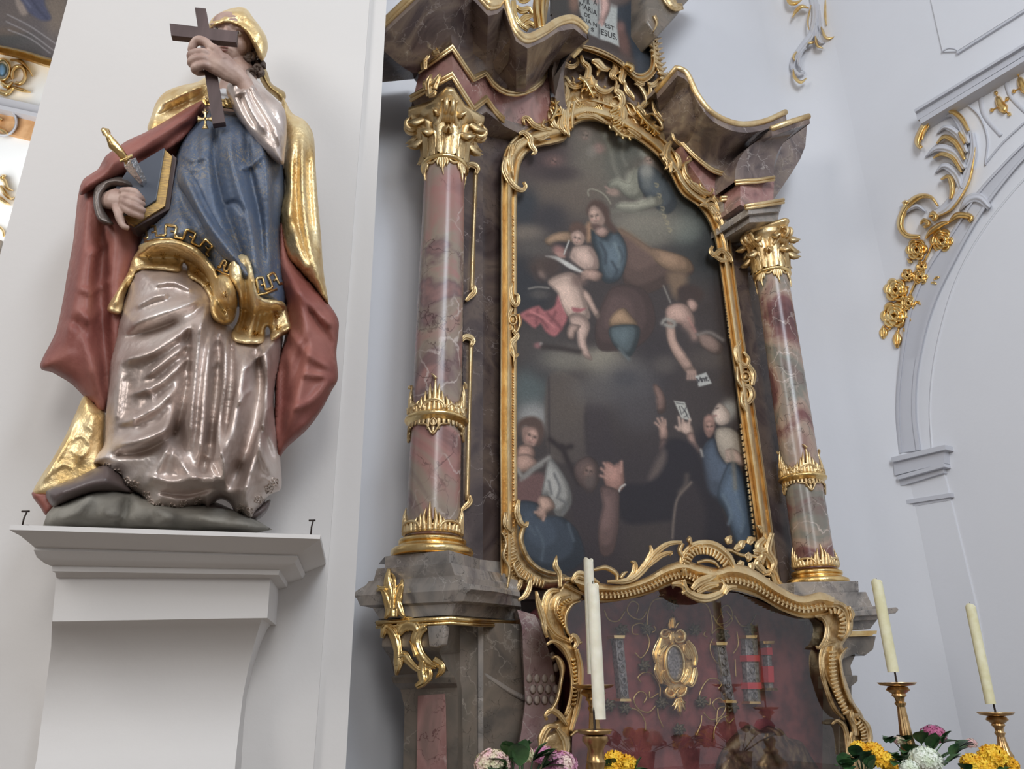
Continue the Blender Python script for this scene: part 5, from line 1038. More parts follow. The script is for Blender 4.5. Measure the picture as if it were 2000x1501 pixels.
gadroon(b, (A_ * .38 + B_2 * .62)[6:40], [6], ALT, SO + .065, .018, 30); gadroon(b, (A_ * .38 + B_2 * .62)[44:-4], [6], ALT, SO + .065, .018, 26)
b.build('top_moulding', M['gold'], SH, auto=60)
Z = zt(980, 1040, 3.257)
def strokes(name, m, L, P, off, h, z, parent, step=2.5):
    b = MB(); s_ = (z((1, 0))[0][0] - z((0, 0))[0][0])
    for i, (pts, w, r) in enumerate(L):
        w = np.atleast_1d(w) * s_; w = [w[0] * .4, w[0], w[0], w[0] * .8, w[0] * .35] if len(w) == 1 else w
        stroke(b, z(*pts), w, P, off + .008 * (i % 3), h, ribs=r, step=step)
    return build_split(b, name, m, parent)
strokes('side_scroll', M['gold'], [(((370, 365), (310, 375), (278, 450), (285, 550), (340, 640), (430, 690)), (10, 26, 28, 26, 24, 14), 3), (((440, 395), (370, 410), (345, 480), (365, 545), (420, 600)), 15, 2), (((500, 435), (450, 455), (412, 510), (405, 575), (428, 645), (470, 670)), 13, 1),
  (((350, 145), (342, 210), (368, 260), (372, 345)), (3, 20, 16, 12), 2), (((185, 285), (175, 350), (150, 400), (105, 430)), (6, 18, 20, 8), 2), (((220, 370), (235, 450), (262, 540), (275, 620), (290, 665)), (8, 18, 22, 18, 8), 2), (((400, 295), (450, 300), (520, 345)), (10, 20, 16), 2),
  (((400, 330), (440, 345), (520, 385)), (8, 16, 14), 2), (((430, 700), (455, 660), (480, 690), (460, 740)), (10, 24, 20, 10), 2), (((470, 700), (500, 700), (510, 690)), (8, 12, 4), 1), (((285, 712), (330, 690), (395, 730), (438, 820), (455, 940), (442, 1060), (405, 1160)), (8, 16, 18, 18, 16, 16, 8), 2),
  (((475, 740), (500, 850), (498, 990), (478, 1120), (440, 1260)), (14, 20, 20, 20, 14), 3), (((320, 800), (350, 790), (385, 860), (372, 980), (350, 1070), (310, 1140)), (8, 22, 12, 10, 12, 14), 1), (((290, 1190), (280, 1160), (320, 1130), (370, 1160), (420, 1230)), (8, 18, 20, 18, 8), 2),
  (((355, 1230), (300, 1235), (262, 1290), (245, 1370)), (10, 26, 26, 12), 2), (((350, 1240), (400, 1310), (410, 1380), (385, 1430)), (12, 26, 26, 16), 2), (((440, 1290), (480, 1260), (520, 1275)), (10, 12, 4), 1), (((385, 1430), (370, 1520), (330, 1640)), (16, 24, 20), 2)], ALT, SO, .05, Z, SH)
b = MB(); gadroon(b, Z((440, 420), (380, 460), (372, 520), (400, 590)), [3.5], ALT, SO + .05, .02, 12); gadroon(b, Z((455, 800), (470, 940), (460, 1080)), [4], ALT, SO + .05, .02, 12); build_split(b, 'beaded_shell', M['gold_bright'], SH)
Z = zt(1380, 1100, 3.744)
strokes('side_scroll', M['gold_old'], [(((840, 340), (930, 305), (1000, 330), (1035, 410), (1030, 500), (985, 560)), (10, 34, 36, 36, 32, 12), 3), (((790, 385), (845, 395), (880, 460), (868, 550), (820, 620), (800, 600)), (8, 18, 18, 18, 14, 6), 2), (((1040, 310), (1065, 370), (1050, 430)), (8, 22, 8), 2),
  (((950, 570), (880, 590), (842, 660), (842, 780), (872, 900), (930, 1050), (1010, 1140)), (14, 22, 18, 18, 18, 18, 8), 2), (((930, 600), (925, 760), (955, 920), (1030, 1090)), (26, 34, 34, 20), 1), (((1030, 612), (980, 680), (985, 780), (1010, 900), (1060, 1020), (1110, 1090)), (6, 14, 14, 16, 18, 10), 1),
  (((915, 1175), (960, 1150), (1010, 1200), (1030, 1290), (1035, 1400)), (8, 18, 20, 20, 14), 2), (((1070, 1050), (1060, 1120), (1090, 1180), (1100, 1260)), (12, 18, 30, 20), 2), (((1110, 1120), (1170, 1190), (1190, 1290), (1165, 1370)), (14, 28, 28, 14), 3), (((1070, 1230), (1060, 1320), (1080, 1420), (1100, 1600)), (20, 30, 30, 24), 2)], ALT, SO, .05, Z, SH)
b = MB(); gadroon(b, Z((925, 640), (925, 780), (955, 930), (1020, 1080)), [7], ALT, SO + .045, .02, 17); gadroon(b, Z((900, 350), (965, 350), (1000, 430), (985, 520)), [6], ALT, SO + .05, .02, 9); gadroon(b, Z((1110, 1160), (1150, 1230), (1150, 1320)), [6], ALT, SO + .05, .02, 8); build_split(b, 'beaded_shell', M['gold'], SH)
LO_ = [(1118, 1134), (1088, 1148), (1068, 1172), (1062, 1205), (1068, 1238), (1082, 1258), (1098, 1275), (1112, 1300), (1118, 1335), (1112, 1370), (1100, 1398), (1078, 1412), (1084, 1424), (1064, 1436), (1056, 1470), (1056, 1560), (1108, 1560), (1118, 1420), (1136, 1360), (1138, 1300), (1130, 1268), (1112, 1248), (1104, 1222), (1112, 1190), (1138, 1166)]
RO_ = [(1622, 1170), (1644, 1178), (1660, 1204), (1660, 1236), (1646, 1260), (1652, 1272), (1644, 1296), (1654, 1332), (1668, 1370), (1682, 1390), (1694, 1420), (1698, 1450), (1694, 1560), (1668, 1560), (1662, 1440), (1650, 1400), (1622, 1350), (1602, 1300), (1606, 1265), (1612, 1240), (1607, 1218), (1592, 1204)]
for q_ in (LO_, RO_):
    b = MB(); Relief(q_, ALT, SO - .03, .05, 9, step=4, back=.26).mesh(b); b.build('frame_body', M['gold_old'], SH)
# crest of the shrine
L = [(([(1338, 1124), (1336, 1092), (1358, 1068), (1390, 1066), (1418, 1084), (1432, 1106), (1430, 1120)]), (4, 9, 11, 11, 11, 8, 4), 3), ([(1334, 1132), (1342, 1154), (1375, 1168), (1408, 1158), (1418, 1140)], (5, 8, 9, 8, 5), 2), ([(1352, 1150), (1366, 1136), (1384, 1128), (1400, 1122)], (5, 9, 9, 3), 2), ([(1362, 1156), (1382, 1144), (1404, 1140)], (5, 9, 4), 2), ([(1405, 1108), (1396, 1098), (1380, 1094), (1362, 1098)], (2, 4, 4, 3), 1),
     ([(1186, 1136), (1230, 1132), (1258, 1110), (1280, 1080), (1305, 1062), (1333, 1058)], (3, 6, 7, 7, 6, 3), 2), ([(1225, 1132), (1238, 1118), (1240, 1100), (1232, 1096)], (4, 6, 6, 2), 2), ([(1244, 1120), (1262, 1100), (1272, 1078), (1270, 1064)], (4, 7, 6, 2), 2), ([(1266, 1105), (1290, 1085), (1312, 1078), (1308, 1084)], (4, 6, 5, 2), 2), ([(1333, 1060), (1328, 1075), (1336, 1090), (1332, 1100)], (5, 5, 5, 3), 1),
     ([(1160, 1112), (1184, 1108), (1204, 1120), (1206, 1134)], (3, 5, 5, 3), 1), ([(1212, 1128), (1220, 1118), (1226, 1116)], (3, 4, 1), 1), ([(1345, 1058), (1346, 1050), (1350, 1064)], (3, 5, 3), 1), ([(1312, 1140), (1330, 1140), (1340, 1152), (1332, 1158)], (3, 7, 6, 3), 2), ([(1416, 1160), (1424, 1148), (1440, 1146)], (3, 6, 3), 2), ([(1118, 1136), (1130, 1122), (1150, 1130), (1170, 1140)], (4, 9, 9, 4), 3)]
b = MB()
for i, (p, w, r) in enumerate(L): stroke(b, p, w, ALT, SO + .06 + .01 * (i % 3), .045, ribs=r, step=2.2)
gadroon(b, [(1340, 1098), (1352, 1080), (1372, 1074), (1396, 1080), (1416, 1098)], [8], ALT, SO + .09, .02, 14)
for k in range(10):
    t = k / 9; a = math.radians(200 + 130 * t); x, y = 1382 + 48 * math.cos(a), 1110 + 46 * math.sin(a); stroke(b, [(x, y), (x + 7 * math.cos(a), y + 7 * math.sin(a))], [4, 1.5], ALT, SO + .07, .03)
build_split(b, 'shrine_crest', M['gold'], SH)
# contents: wire scrolls, rosettes, pillars, medallion
Z = zt(1180, 1150, 5.56); b = MB(); FO = VO + .025
W1 = [((640, 95), (540, 120), (490, 200), (465, 330), (470, 420)), ((460, 240), (400, 325), (300, 300), (248, 220), (300, 130), (372, 170), (350, 265)), ((225, 240), (150, 345), (50, 330), (0, 230)), ((470, 430), (400, 370), (310, 400), (310, 480), (370, 490)), ((460, 480), (490, 560), (470, 660), (400, 745), (335, 690)),
      ((605, 1180), (600, 1050), (520, 920), (430, 905), (365, 960), (400, 1010)), ((560, 1265), (480, 1335), (370, 1300), (320, 1190), (390, 1108), (462, 1160), (430, 1235)), ((300, 1290), (380, 1330), (440, 1430), (450, 1540)), ((590, 1130), (500, 1180), (490, 1110)), ((580, 1290), (590, 1380), (640, 1500)), ((540, 400), (560, 440), (520, 470))]
def wire(pts): 
    p = catmull(Z(*pts), step=2.5); b.tube(ALT.pts(p[:, 0], p[:, 1], FO), .0045, k=6)
for w_ in W1:
    wire(w_); wire([(1640 - x, y * 1.03 + 40) for x, y in w_])
for pts in (((1330, 240), (1390, 330), (1300, 410), (1220, 350), (1290, 240)), ((1440, 460), (1455, 600), (1400, 700)), ((1320, 1270), (1240, 1300), (1220, 1450)), ((1310, 1380), (1350, 1450), (1410, 1400)), ((1420, 760), (1430, 950))): wire(pts)
build_split(b, 'wire_scrolls', mat('gilt_wire', (.55, .38, .16), .4, 1.0), SH)
DG = mat('tarnished_thread', sr(96, 86, 68), .5, .5, bump=.3)
for x, y in ((470, 430), (740, 170), (440, 830), (630, 1230), (990, 440), (1060, 1220), (200, 440), (230, 1290), (1300, 500), (1400, 1280), (1590, 440), (60, 1260), (820, 1520)):
    b = MB(); cx, cy = Z((x, y))[0]
    for k in range(6):
        t = k * math.pi / 3; stroke(b, [(cx, cy), (cx + 8 * math.cos(t), cy + 8 * math.sin(t)), (cx + 13 * math.cos(t + .3), cy + 13 * math.sin(t + .3))], [2, 4.5, 1], ALT, FO, .02, step=2)
    ring(b, cx, cy, 2.5, 2.5, [2.5], ALT, FO + .015, .015); b.build('rosette', DG, SH)
GR = mat('silver_brocade', sr(128, 122, 122), .4, .4, var=[sr(92, 88, 90), sr(160, 154, 152)], vscale=60)
for x0, y0, x1, y1 in ((1210, 1245, 1222, 1365), (1410, 1258, 1428, 1368), (1468, 1245, 1475, 1370), (1502, 1256, 1508, 1344)):
    b = MB(); w = 8 if x0 < 1450 else 12 if x0 < 1500 else 4; b.prism([(x0 - w, y0), (x0 + w, y0), (x1 + w, y1), (x1 - w, y1)], ALT, VO, VO + 0.050); pl = b.build('relic_pillar', GR, SH, bevel=.008)
    b = MB(); 
    for q in range(5):
        if w == 4: continue
        t = (q + .5) / 5; ring(b, x0 + (x1 - x0) * t, y0 + (y1 - y0) * t, 4.5, 7, [1.4], ALT, VO + .05, .012)
    (b if b.v else b.box(ALT.pt(x0, y0 + 20, VO + .05), ALT.pt(x0, y0 + 20, VO + .05) + .004)).build('bead_rings', mat('dull_silver', sr(150, 146, 144), .35, .7), pl)
    b = MB(); b.prism([(x0 - 11, y0 - 5), (x0 + 11, y0 - 5), (x0 + 10, y0 + 1), (x0 - 10, y0 + 1)], ALT, VO, VO + 0.070); b.build('gilt_cap', M['gold_bright'], pl, smooth=False); b = MB(); b.prism([(x1 - 10, y1 - 1), (x1 + 10, y1 - 1), (x1 + 11, y1 + 4), (x1 - 11, y1 + 4)], ALT, VO, VO + 0.070); b.build('gilt_cap', M['gold_bright'], pl, smooth=False)
for x0, y0, x1, y1 in ((1458, 1279, 1483, 1291), (1460, 1332, 1487, 1345), (1498, 1264, 1508, 1278), (1500, 1300, 1511, 1332)):
    b = MB(); b.prism([(x0, y0), (x1, y0), (x1 + 1, y1), (x0 + 1, y1)], ALT, VO, VO + 0.062); b.build('red_ribbon', mat('red_ribbon', sr(190, 60, 66), .6), SH, smooth=False)
RB = Relief([(1418, 1452), (1440, 1428), (1462, 1414), (1484, 1424), (1500, 1416), (1526, 1424), (1540, 1440), (1562, 1446), (1580, 1470), (1620, 1560), (1500, 1600), (1390, 1580), (1400, 1490)], ALT, VO + .02, .10, 26, [([(1440, 1430), (1480, 1480), (1520, 1560)], 7, .03), ([(1500, 1420), (1540, 1470), (1580, 1560)], 7, .03), ([(1462, 1420), (1500, 1470), (1545, 1560)], 6, -.04), ([(1420, 1460), (1450, 1500), (1480, 1560)], 6, -.03)], step=5)
b = MB(); RB.mesh(b); b.build('wrapped_relic', mat('relic_brocade', sr(92, 74, 58), .6, .2, var=[sr(50, 40, 36), sr(92, 66, 56), sr(126, 106, 80)], vscale=14, bump=.4), SH)
MD = thing('oval_reliquary', 'oval reliquary in a carved gold frame at the centre of the crimson shrine', 'reliquary', ALT.pt(1318, 1398, VO))
b = MB(); Relief(Z((740, 600), (690, 680), (680, 800), (700, 920), (770, 1000), (840, 950), (865, 820), (840, 690), (790, 620)), ALT, VO + .06, .012, 10, step=3, noise=.002).mesh(b); b.build('relic_cushion', GR, MD)
b = MB(); Relief(Z((740, 440), (680, 430), (620, 500), (600, 600), (560, 700), (565, 820), (590, 940), (620, 1030), (680, 1060), (680, 1130), (740, 1170), (800, 1170), (870, 1150), (900, 1080), (950, 1040), (985, 950), (990, 820), (970, 700), (920, 590), (870, 560), (880, 470), (820, 440)), ALT, VO + .02, .03, 5, step=3).mesh(b); b.build('back_plate', M['gold_old'], MD)
b = MB(); ring(b, *Z((772, 808))[0], 18, 36, [4], ALT, VO + .06, .03, ang=-4)
for pts, w, r in ((((690, 440), (640, 440), (620, 500), (680, 520), (710, 470)), 22, 1), (((780, 470), (830, 440), (880, 490), (860, 560), (790, 570), (760, 520)), 24, 1), (((620, 520), (590, 620), (560, 700), (570, 800)), 36, 3), (((680, 600), (620, 660), (600, 720)), 26, 2), (((900, 560), (950, 640), (985, 740), (985, 830)), 34, 3), (((870, 600), (900, 700), (940, 760)), 26, 2),
                  (((575, 800), (580, 900), (610, 980), (620, 1030)), 30, 3), (((990, 850), (985, 940), (950, 1040), (910, 1020)), 28, 2), (((640, 880), (660, 960), (720, 1040)), 26, 2), (((920, 860), (900, 940), (850, 1020)), 34, 2), (((690, 1060), (670, 1120), (720, 1170), (770, 1140), (740, 1090)), 24, 1), (((900, 1060), (880, 1130), (820, 1160), (790, 1110), (830, 1070)), 24, 1),
                  (((745, 420), (740, 350), (748, 275)), (26, 30, 4), 3), (((720, 430), (700, 380), (710, 350)), (14, 18, 6), 1), (((770, 420), (800, 370), (825, 355)), (14, 20, 6), 1), (((740, 460), (735, 560), (760, 600)), 22, 2),
                  (((815, 1180), (818, 1280), (826, 1375)), (24, 30, 4), 3), (((790, 1190), (760, 1250), (715, 1275)), (14, 22, 4), 1), (((840, 1190), (870, 1240), (890, 1215)), (14, 20, 4), 1), (((800, 1220), (775, 1290), (745, 1320)), (14, 20, 4), 1), (((840, 1220), (870, 1290), (880, 1325)), (14, 20, 4), 1)):
    w = np.atleast_1d(w) / 5.56 * 1.35; w = [w[0] * .5, w[0], w[0] * .85, w[0] * .5] if len(w) == 1 else w; stroke(b, Z(*pts), w, ALT, VO + .045, .04, ribs=r, step=1.6)
b.build('carved_frame', M['gold_bright'], MD)
# ---------------------------------------------------------------- stucco on the walls
Z = zt(1300, 0, 2.857)
ST = thing('stucco_ornament', 'grey and gold stucco acanthus plume rising beside the blind arch', 'wall ornament', RW.pt(1830, 430, 0))
WH = M['stucco_grey']; GB = mat('leaf_gilding', (.86, .60, .24), .3, 1.0, var=[(.80, .50, .16), (.90, .68, .32)], vscale=9, bump=.25, bscale=40); b = MB(); g = MB()
stroke(b, Z((1480, 1205), (1560, 1160), (1640, 1060), (1690, 950), (1718, 850), (1712, 740)), [8, 10, 9, 9, 8, 5], RW, 0, .06, ribs=2)
stroke(g, Z((1500, 1215), (1600, 1160), (1680, 1040), (1712, 930), (1728, 820)), [2, 3, 3, 3, 1], RW, .01, .06)
for pts, w in ((((1540, 660), (1600, 640), (1650, 700), (1690, 800)), 9), (((1515, 745), (1560, 710), (1630, 750), (1680, 850)), 8), (((1450, 875), (1520, 825), (1610, 850), (1670, 940)), 10), (((1505, 965), (1555, 925), (1620, 970), (1650, 1050)), 10), (((1640, 1175), (1690, 1115), (1750, 1105), (1808, 1160)), 11), (((1300, 1230), (1340, 1180), (1400, 1150), (1450, 1180)), 5)):
    stroke(b, Z(*pts), [1, w * .8, w, w * .5], RW, .015, .05, ribs=2)
for pts, w in ((((1470, 690), (1490, 645), (1560, 612), (1640, 650), (1690, 730)), 6), (((1492, 668), (1445, 700), (1415, 755), (1405, 800), (1428, 826)), 7), (((1470, 700), (1440, 740), (1430, 780)), 3), (((1512, 800), (1555, 762), (1620, 800), (1668, 890)), 6), (((1492, 880), (1540, 858), (1600, 880), (1650, 960)), 5), (((1535, 1000), (1580, 985), (1600, 1050), (1590, 1110)), 6),
               (((1635, 735), (1660, 780), (1668, 800)), 5), (((1580, 1240), (1630, 1200), (1705, 1210), (1690, 1235)), 7), (((1520, 1150), (1480, 1100), (1420, 1095), (1360, 1135), (1322, 1190), (1308, 1260), (1345, 1312), (1420, 1320)), 7), (((1345, 1150), (1330, 1130), (1350, 1125)), 5), (((1420, 1110), (1425, 1090), (1440, 1100)), 5),
               (((1420, 1250), (1440, 1228), (1468, 1245), (1440, 1268)), 5), (((1470, 1210), (1490, 1190), (1505, 1210), (1485, 1225)), 7), (((1450, 1330), (1480, 1290), (1540, 1250), (1580, 1240)), 6)):
    stroke(g, Z(*pts), [2, w * .95, w, w * .6], RW, .04, .055, ribs=1)
build_split(b, 'plume', WH, ST); build_split(g, 'gilt_edge', GB, ST)
GA = thing('rose_garland', 'gilded garland of stucco roses hanging beside the blind arch', 'garland', RW.pt(1745, 680, 0))
def rose(cx, cy, r, seed):
    rg = random.Random(seed); m = MB()
    for ring_, (n, rr, ln, of, wd) in enumerate(((6, .62, .42, .015, .42), (5, .38, .34, .035, .34), (4, .16, .26, .05, .26))):
        for k in range(n):
            a = 2 * math.pi * k / n + ring_ * .5 + rg.uniform(-.15, .15); c, s = math.cos(a), math.sin(a); t = np.linspace(-1, 1, 5)
            pts = [(cx + r * (rr * c + ln * (1 - q * q) * c * .6 - s * wd * q * 1.1), cy + r * (rr * s + ln * (1 - q * q) * s * .6 + c * wd * q * 1.1)) for q in t]
            stroke(m, pts, [r * .08, r * .22, r * .26, r * .22, r * .08], RW, of, .035, step=max(1.5, r / 6))
    Relief([(cx + r * .75 * math.cos(a), cy + r * .75 * math.sin(a)) for a in np.linspace(0, 2 * math.pi, 11)[:-1]], RW, 0, .035, r * .5, step=max(2, r / 5)).mesh(m)
    return m
g = MB()
for pts in ([(1828, 455), (1815, 490), (1800, 520), (1790, 545)], [(1790, 545), (1775, 580), (1765, 600), (1748, 635)], [(1775, 560), (1750, 560)], [(1740, 640), (1728, 648)], [(1755, 640), (1752, 662)]): stroke(g, pts, [2.4], RW, .01, .02, step=3)
for x, y, a in ((1818, 552, 0), (1824, 546, -40), (1800, 540, 200), (1788, 588, 20), (1770, 618, 30), (1764, 640, 60), (1782, 512, 200)):
    t = math.radians(a); stroke(g, [(x, y), (x + 6 * math.cos(t), y + 6 * math.sin(t)), (x + 13 * math.cos(t + .3), y + 13 * math.sin(t + .3))], [2, 4.5, 1], RW, .015, .03, step=2)
build_split(g, 'stem', GB, GA)
for i, (x, y, r) in enumerate(((1839, 469, 22), (1790, 487, 20), (1800, 520, 11), (1772, 537, 12), (1797, 541, 15), (1749, 566, 22), (1774, 591, 15), (1746, 615, 25))): rose(x, y, r, i).build('rose', GB, GA)
for x, y, l in ((1725, 649, 13), (1752, 662, 17)):
    m = MB()
    for d in (-5, 0, 5): stroke(m, [(x - d * .3, y - l), (x + d, y), (x + d * .3, y + l)], [2, 5, 1], RW, .01, .04, step=2)
    m.build('rose_bud', GB, GA)
for i, (x, y, lab) in enumerate(((1955, 205, 'small gold drop ornament between grey bands below the rising cornice, nearer the plume'), (1998, 168, 'small gold drop ornament cut by the right picture edge below the rising cornice'))):
    m = MB(); Relief([(x - 12, y - 14), (x - 2, y - 18), (x + 6, y - 6), (x + 14, y + 2), (x + 10, y + 16), (x - 2, y + 14), (x - 10, y + 2)], RW, 0, .05, 9, step=3).mesh(m)
    for dx, dy in ((-10, -24), (12, -12), (-18, 10), (16, 18)): Relief([(x + dx + 4.5 * math.cos(a), y + dy + 4.5 * math.sin(a)) for a in np.linspace(0, 6.28, 9)[:-1]], RW, 0, .03, 4, step=2).mesh(m)
    stroke(m, [(x - 10, y - 22), (x, y), (x + 15, y + 17)], [1.5], RW, 0, .01); stroke(m, [(x - 17, y + 10), (x, y), (x + 12, y - 12)], [1.5], RW, 0, .01)
    tag(m.build('gilt_drop', GB), lab, 'wall ornament', 'gold drops under the cornice')
BK = Plane((6.84, BACKY - .16, 0), (-1, -1, 0)); b = MB(); g = MB()
HT = thing('stucco_ornament', 'grey and gold stucco acanthus tail hanging from the top edge of the white wall', 'wall ornament', BK.pt(1575, 165, 0))
for pts, w in (([(1590, -40), (1592, 0), (1594, 30), (1586, 65), (1568, 90), (1552, 112), (1548, 132), (1560, 145), (1572, 140)], [14, 14, 10, 8, 7, 7, 6, 5, 2]), ([(1592, 45), (1594, 70), (1604, 84), (1616, 80)], [5, 5, 4, 1]), ([(1574, 92), (1566, 100), (1560, 120), (1566, 138)], [4, 4, 4, 2]), ([(1600, 20), (1602, 50), (1606, 68)], [7, 6, 2])): stroke(b, pts, w, BK, .06, .06, ribs=2)
for pts, w in (([(1536, -20), (1542, 2), (1552, 6), (1566, 0)], 5), ([(1580, 16), (1566, 12), (1554, 22), (1548, 34)], 4), ([(1612, -10), (1612, 30), (1614, 50)], 3), ([(1604, 52), (1612, 72), (1624, 74), (1634, 68)], 3), ([(1592, 70), (1596, 88), (1608, 94)], 3), ([(1556, 100), (1550, 110), (1552, 118)], 2.5), ([(1549, 134), (1552, 150), (1564, 160), (1576, 152)], 3.5), ([(1578, 84), (1590, 82)], 3), ([(1584, 10), (1578, 40), (1580, 58)], 2)): stroke(g, pts, [1, w, w, 1], BK, .11, .06)
build_split(b, 'plume', WH, HT); build_split(g, 'gilt_edge', GB, HT)
# ---------------------------------------------------------------- altar table, candles, flowers
TZ = 1.05
b = MB(); b.box((1.25, 2.40, TZ - .12), (5.35, 3.60, TZ)); T_ = thing('altar_table', 'altar table carrying the candlesticks and flowers below the shrine', 'table', (3.3, 3.0, 0)); b.build('table_top', M['grey'], T_, smooth=False, bevel=.01)
b = MB(); b.box((1.4, 2.55, 0), (5.2, 3.58, TZ - .12)); b.build('table_body', M['olive'], T_, smooth=False)
b = MB(); b.box((1.9, 3.75, 0), (5.6, 4.55, 1.0)); b.build('plinth', M['olive'], RET, smooth=False)
BR = mat('brass', (.62, .42, .20), .3, 1.0, var=[(.42, .26, .11), (.70, .48, .24)], vscale=12, bump=.15)
WAX = mat('beeswax', sr(232, 228, 208), .45, var=[sr(226, 220, 198), sr(238, 234, 216)], vscale=20, bump=.05); WAX.node_tree.nodes['Principled BSDF'].inputs['Subsurface Weight'].default_value = .2; WAX.node_tree.nodes['Principled BSDF'].inputs['Subsurface Radius'].default_value = (.02, .012, .006)
WAXY = mat('yellowed_wax', sr(226, 222, 184), .45, var=[sr(220, 214, 172), sr(232, 228, 196)], vscale=20)
IRON = mat('dark_iron', sr(60, 52, 48), .5, .8)
def flute(a, r, z): return .0025 * np.cos(a * 10)
def candlestick(px, pan_y, yy, lab, pr, cand, clab, wax, style=0):
    P = Plane((0, yy, 0), (0, -1, 0)); c = P.pt(px, pan_y); x, y, zp = c
    T = thing('candlestick', lab, 'candlestick', (x, y, TZ), 'candlesticks on the altar table')
    h = zp - TZ; m = MB(); q = [(0, zp - .012), (pr * .35, zp - .012), (pr * .86, zp - .004), (pr, zp + .008), (pr * .99, zp + .011), (pr * .8, zp + .003), (0, zp + .001)]
    m.lathe((x, y, 0), q, k=40); m.build('drip_pan', BR, T, auto=50)
    m = MB(); s = [(pr * .5, -.012), (pr * .62, -.03), (pr * .34, -.05), (pr * .38, -.06), (pr * .26, -.07), (pr * .22, -.09), (pr * .3, -.10), (pr * .2, -.12)]
    if style: s = [(pr * .72, -.012), (pr * .75, -.03), (pr * .5, -.05), (pr * .45, -.06), (pr * .4, -.09), (pr * .55, -.105), (pr * .45, -.12), (pr * .42, -.14), (pr * .55, -.16)]
    m.lathe((x, y, 0), [(0, zp - .012)] + [(r, zp + z) for r, z in s], k=36); m.build('bowl', BR, T, auto=50)
    zt_ = zp + s[-1][1]; m = MB(); zb = TZ + .12
    m.lathe((x, y, 0), [(s[-1][0], zt_), (pr * .2 if not style else pr * .4, zt_ - .01), (pr * .32, (zt_ + zb) / 2), (pr * .46, zb + .05), (pr * .3, zb)], k=40, mod=flute); m.build('stem', BR, T)
    m = MB(); m.lathe((x, y, 0), [(pr * .3, zb + .005), (pr * .6, zb - .02), (pr * .5, zb - .04), (pr * .9, zb - .08), (pr * 1.1, TZ + .02), (pr * 1.15, TZ), (0, TZ)], k=40); m.build('foot', BR, T, auto=50)
    (x0, y0), (x1, y1), w = cand; zt2, zb2 = P.pt(x0, y0)[2], P.pt(x1, y1)[2]; base = P.pt(x1, y1); cx, cy = base[0], base[1]
    m = MB(); m.lathe((x, y, 0), [(.006, zp), (.005, zb2 + .03), (0, zb2 + .05)], k=10); m.build('spike', IRON, T)
    r = w / 2 / FPX * ((base - CAM) @ _fwd); rg = random.Random(int(px)); m = MB()
    tp = P.pt(x0, y0); lean = np.array([tp[0] - cx, 0, 0]) * .6
    n = 12; rows = [[cx, cy, zb2]]; G = []
    for i in range(n + 1):
        t = i / n; G.append([(cx + lean[0] * t + r * math.cos(a) * (1 + .02 * math.sin(5 * t + a * 2)), cy + r * math.sin(a), zb2 + (zt2 - zb2) * t + (0.012 * math.sin(a * 2 + 1) if i == n else 0)) for a in np.linspace(0, 2 * math.pi, 28, endpoint=False)])
    G = np.array(G); top = G[-1]; m.grid(G, cv=True); cc = top.mean(0)
    m.grid(np.array([top, cc + (top - cc) * .8, cc + (top - cc) * .7 - [0, 0, .006], cc + (top - cc) * .01 - [0, 0, .008]]), cv=True); m.add(G[0], [tuple(range(28))])
    K = thing('candle', clab, 'candle', (cx, cy, zb2), 'altar candles'); m.build('wax', wax, K, auto=50)
    m = MB(); m.tube([cc - [0, 0, .01], cc + [0, 0, .006], cc + [.003, 0, .018]], .0018, k=6); m.build('wick', IRON, K)
    return T
candlestick(1162, 1430, 2.72, 'brass candlestick standing among flowers in front of the shrine, nearest on the left', .07, ((1156, 1142), (1171, 1404), 25), 'thick white candle nearest the camera, overlapping another candle', WAX, 1)
candlestick(1158, 1341, 3.42, 'brass candlestick half hidden behind the nearest white candle', .108, ((1150, 1093), (1157, 1316), 20), 'white candle standing behind the nearest candle at left of the shrine', WAX)
candlestick(1752, 1336, 2.95, 'slim brass candlestick right of the shrine before the white wall', .105, ((1711, 1134), (1745, 1312), 21), 'pale yellow leaning candle right of the shrine', WAXY)
candlestick(1945, 1394, 2.75, 'dull brass candlestick furthest to the right among yellow flowers', .098, ((1896, 1182), (1935, 1374), 19), 'pale yellow candle furthest to the right', WAXY)
LEAFM = mat('dark_green_leaf', sr(44, 78, 50), .45, var=[sr(30, 58, 36), sr(70, 108, 62)], vscale=14, bump=.2)
POT = mat('glazed_pot', sr(150, 120, 100), .5)
def leafmesh(m, base, d, L, W_, droop, up=(0, 0, 1)):
    d = np.array(d, float); d /= np.linalg.norm(d); s = np.cross(d, up); s /= np.linalg.norm(s); n = np.cross(s, d); rows = []
    for i in range(8):
        t = i / 7; w = W_ * math.sin(math.pi * t ** .85) ** .8 + .0008; c = np.array(base) + d * L * t - np.array([0, 0, 1]) * droop * t * t
        rows.append([c + s * w * q + n * (abs(q) * .25 * w) for q in (-1, -.5, 0, .5, 1)])
    rows = np.array(rows); m.grid(rows); m.grid(rows - n * .0012)
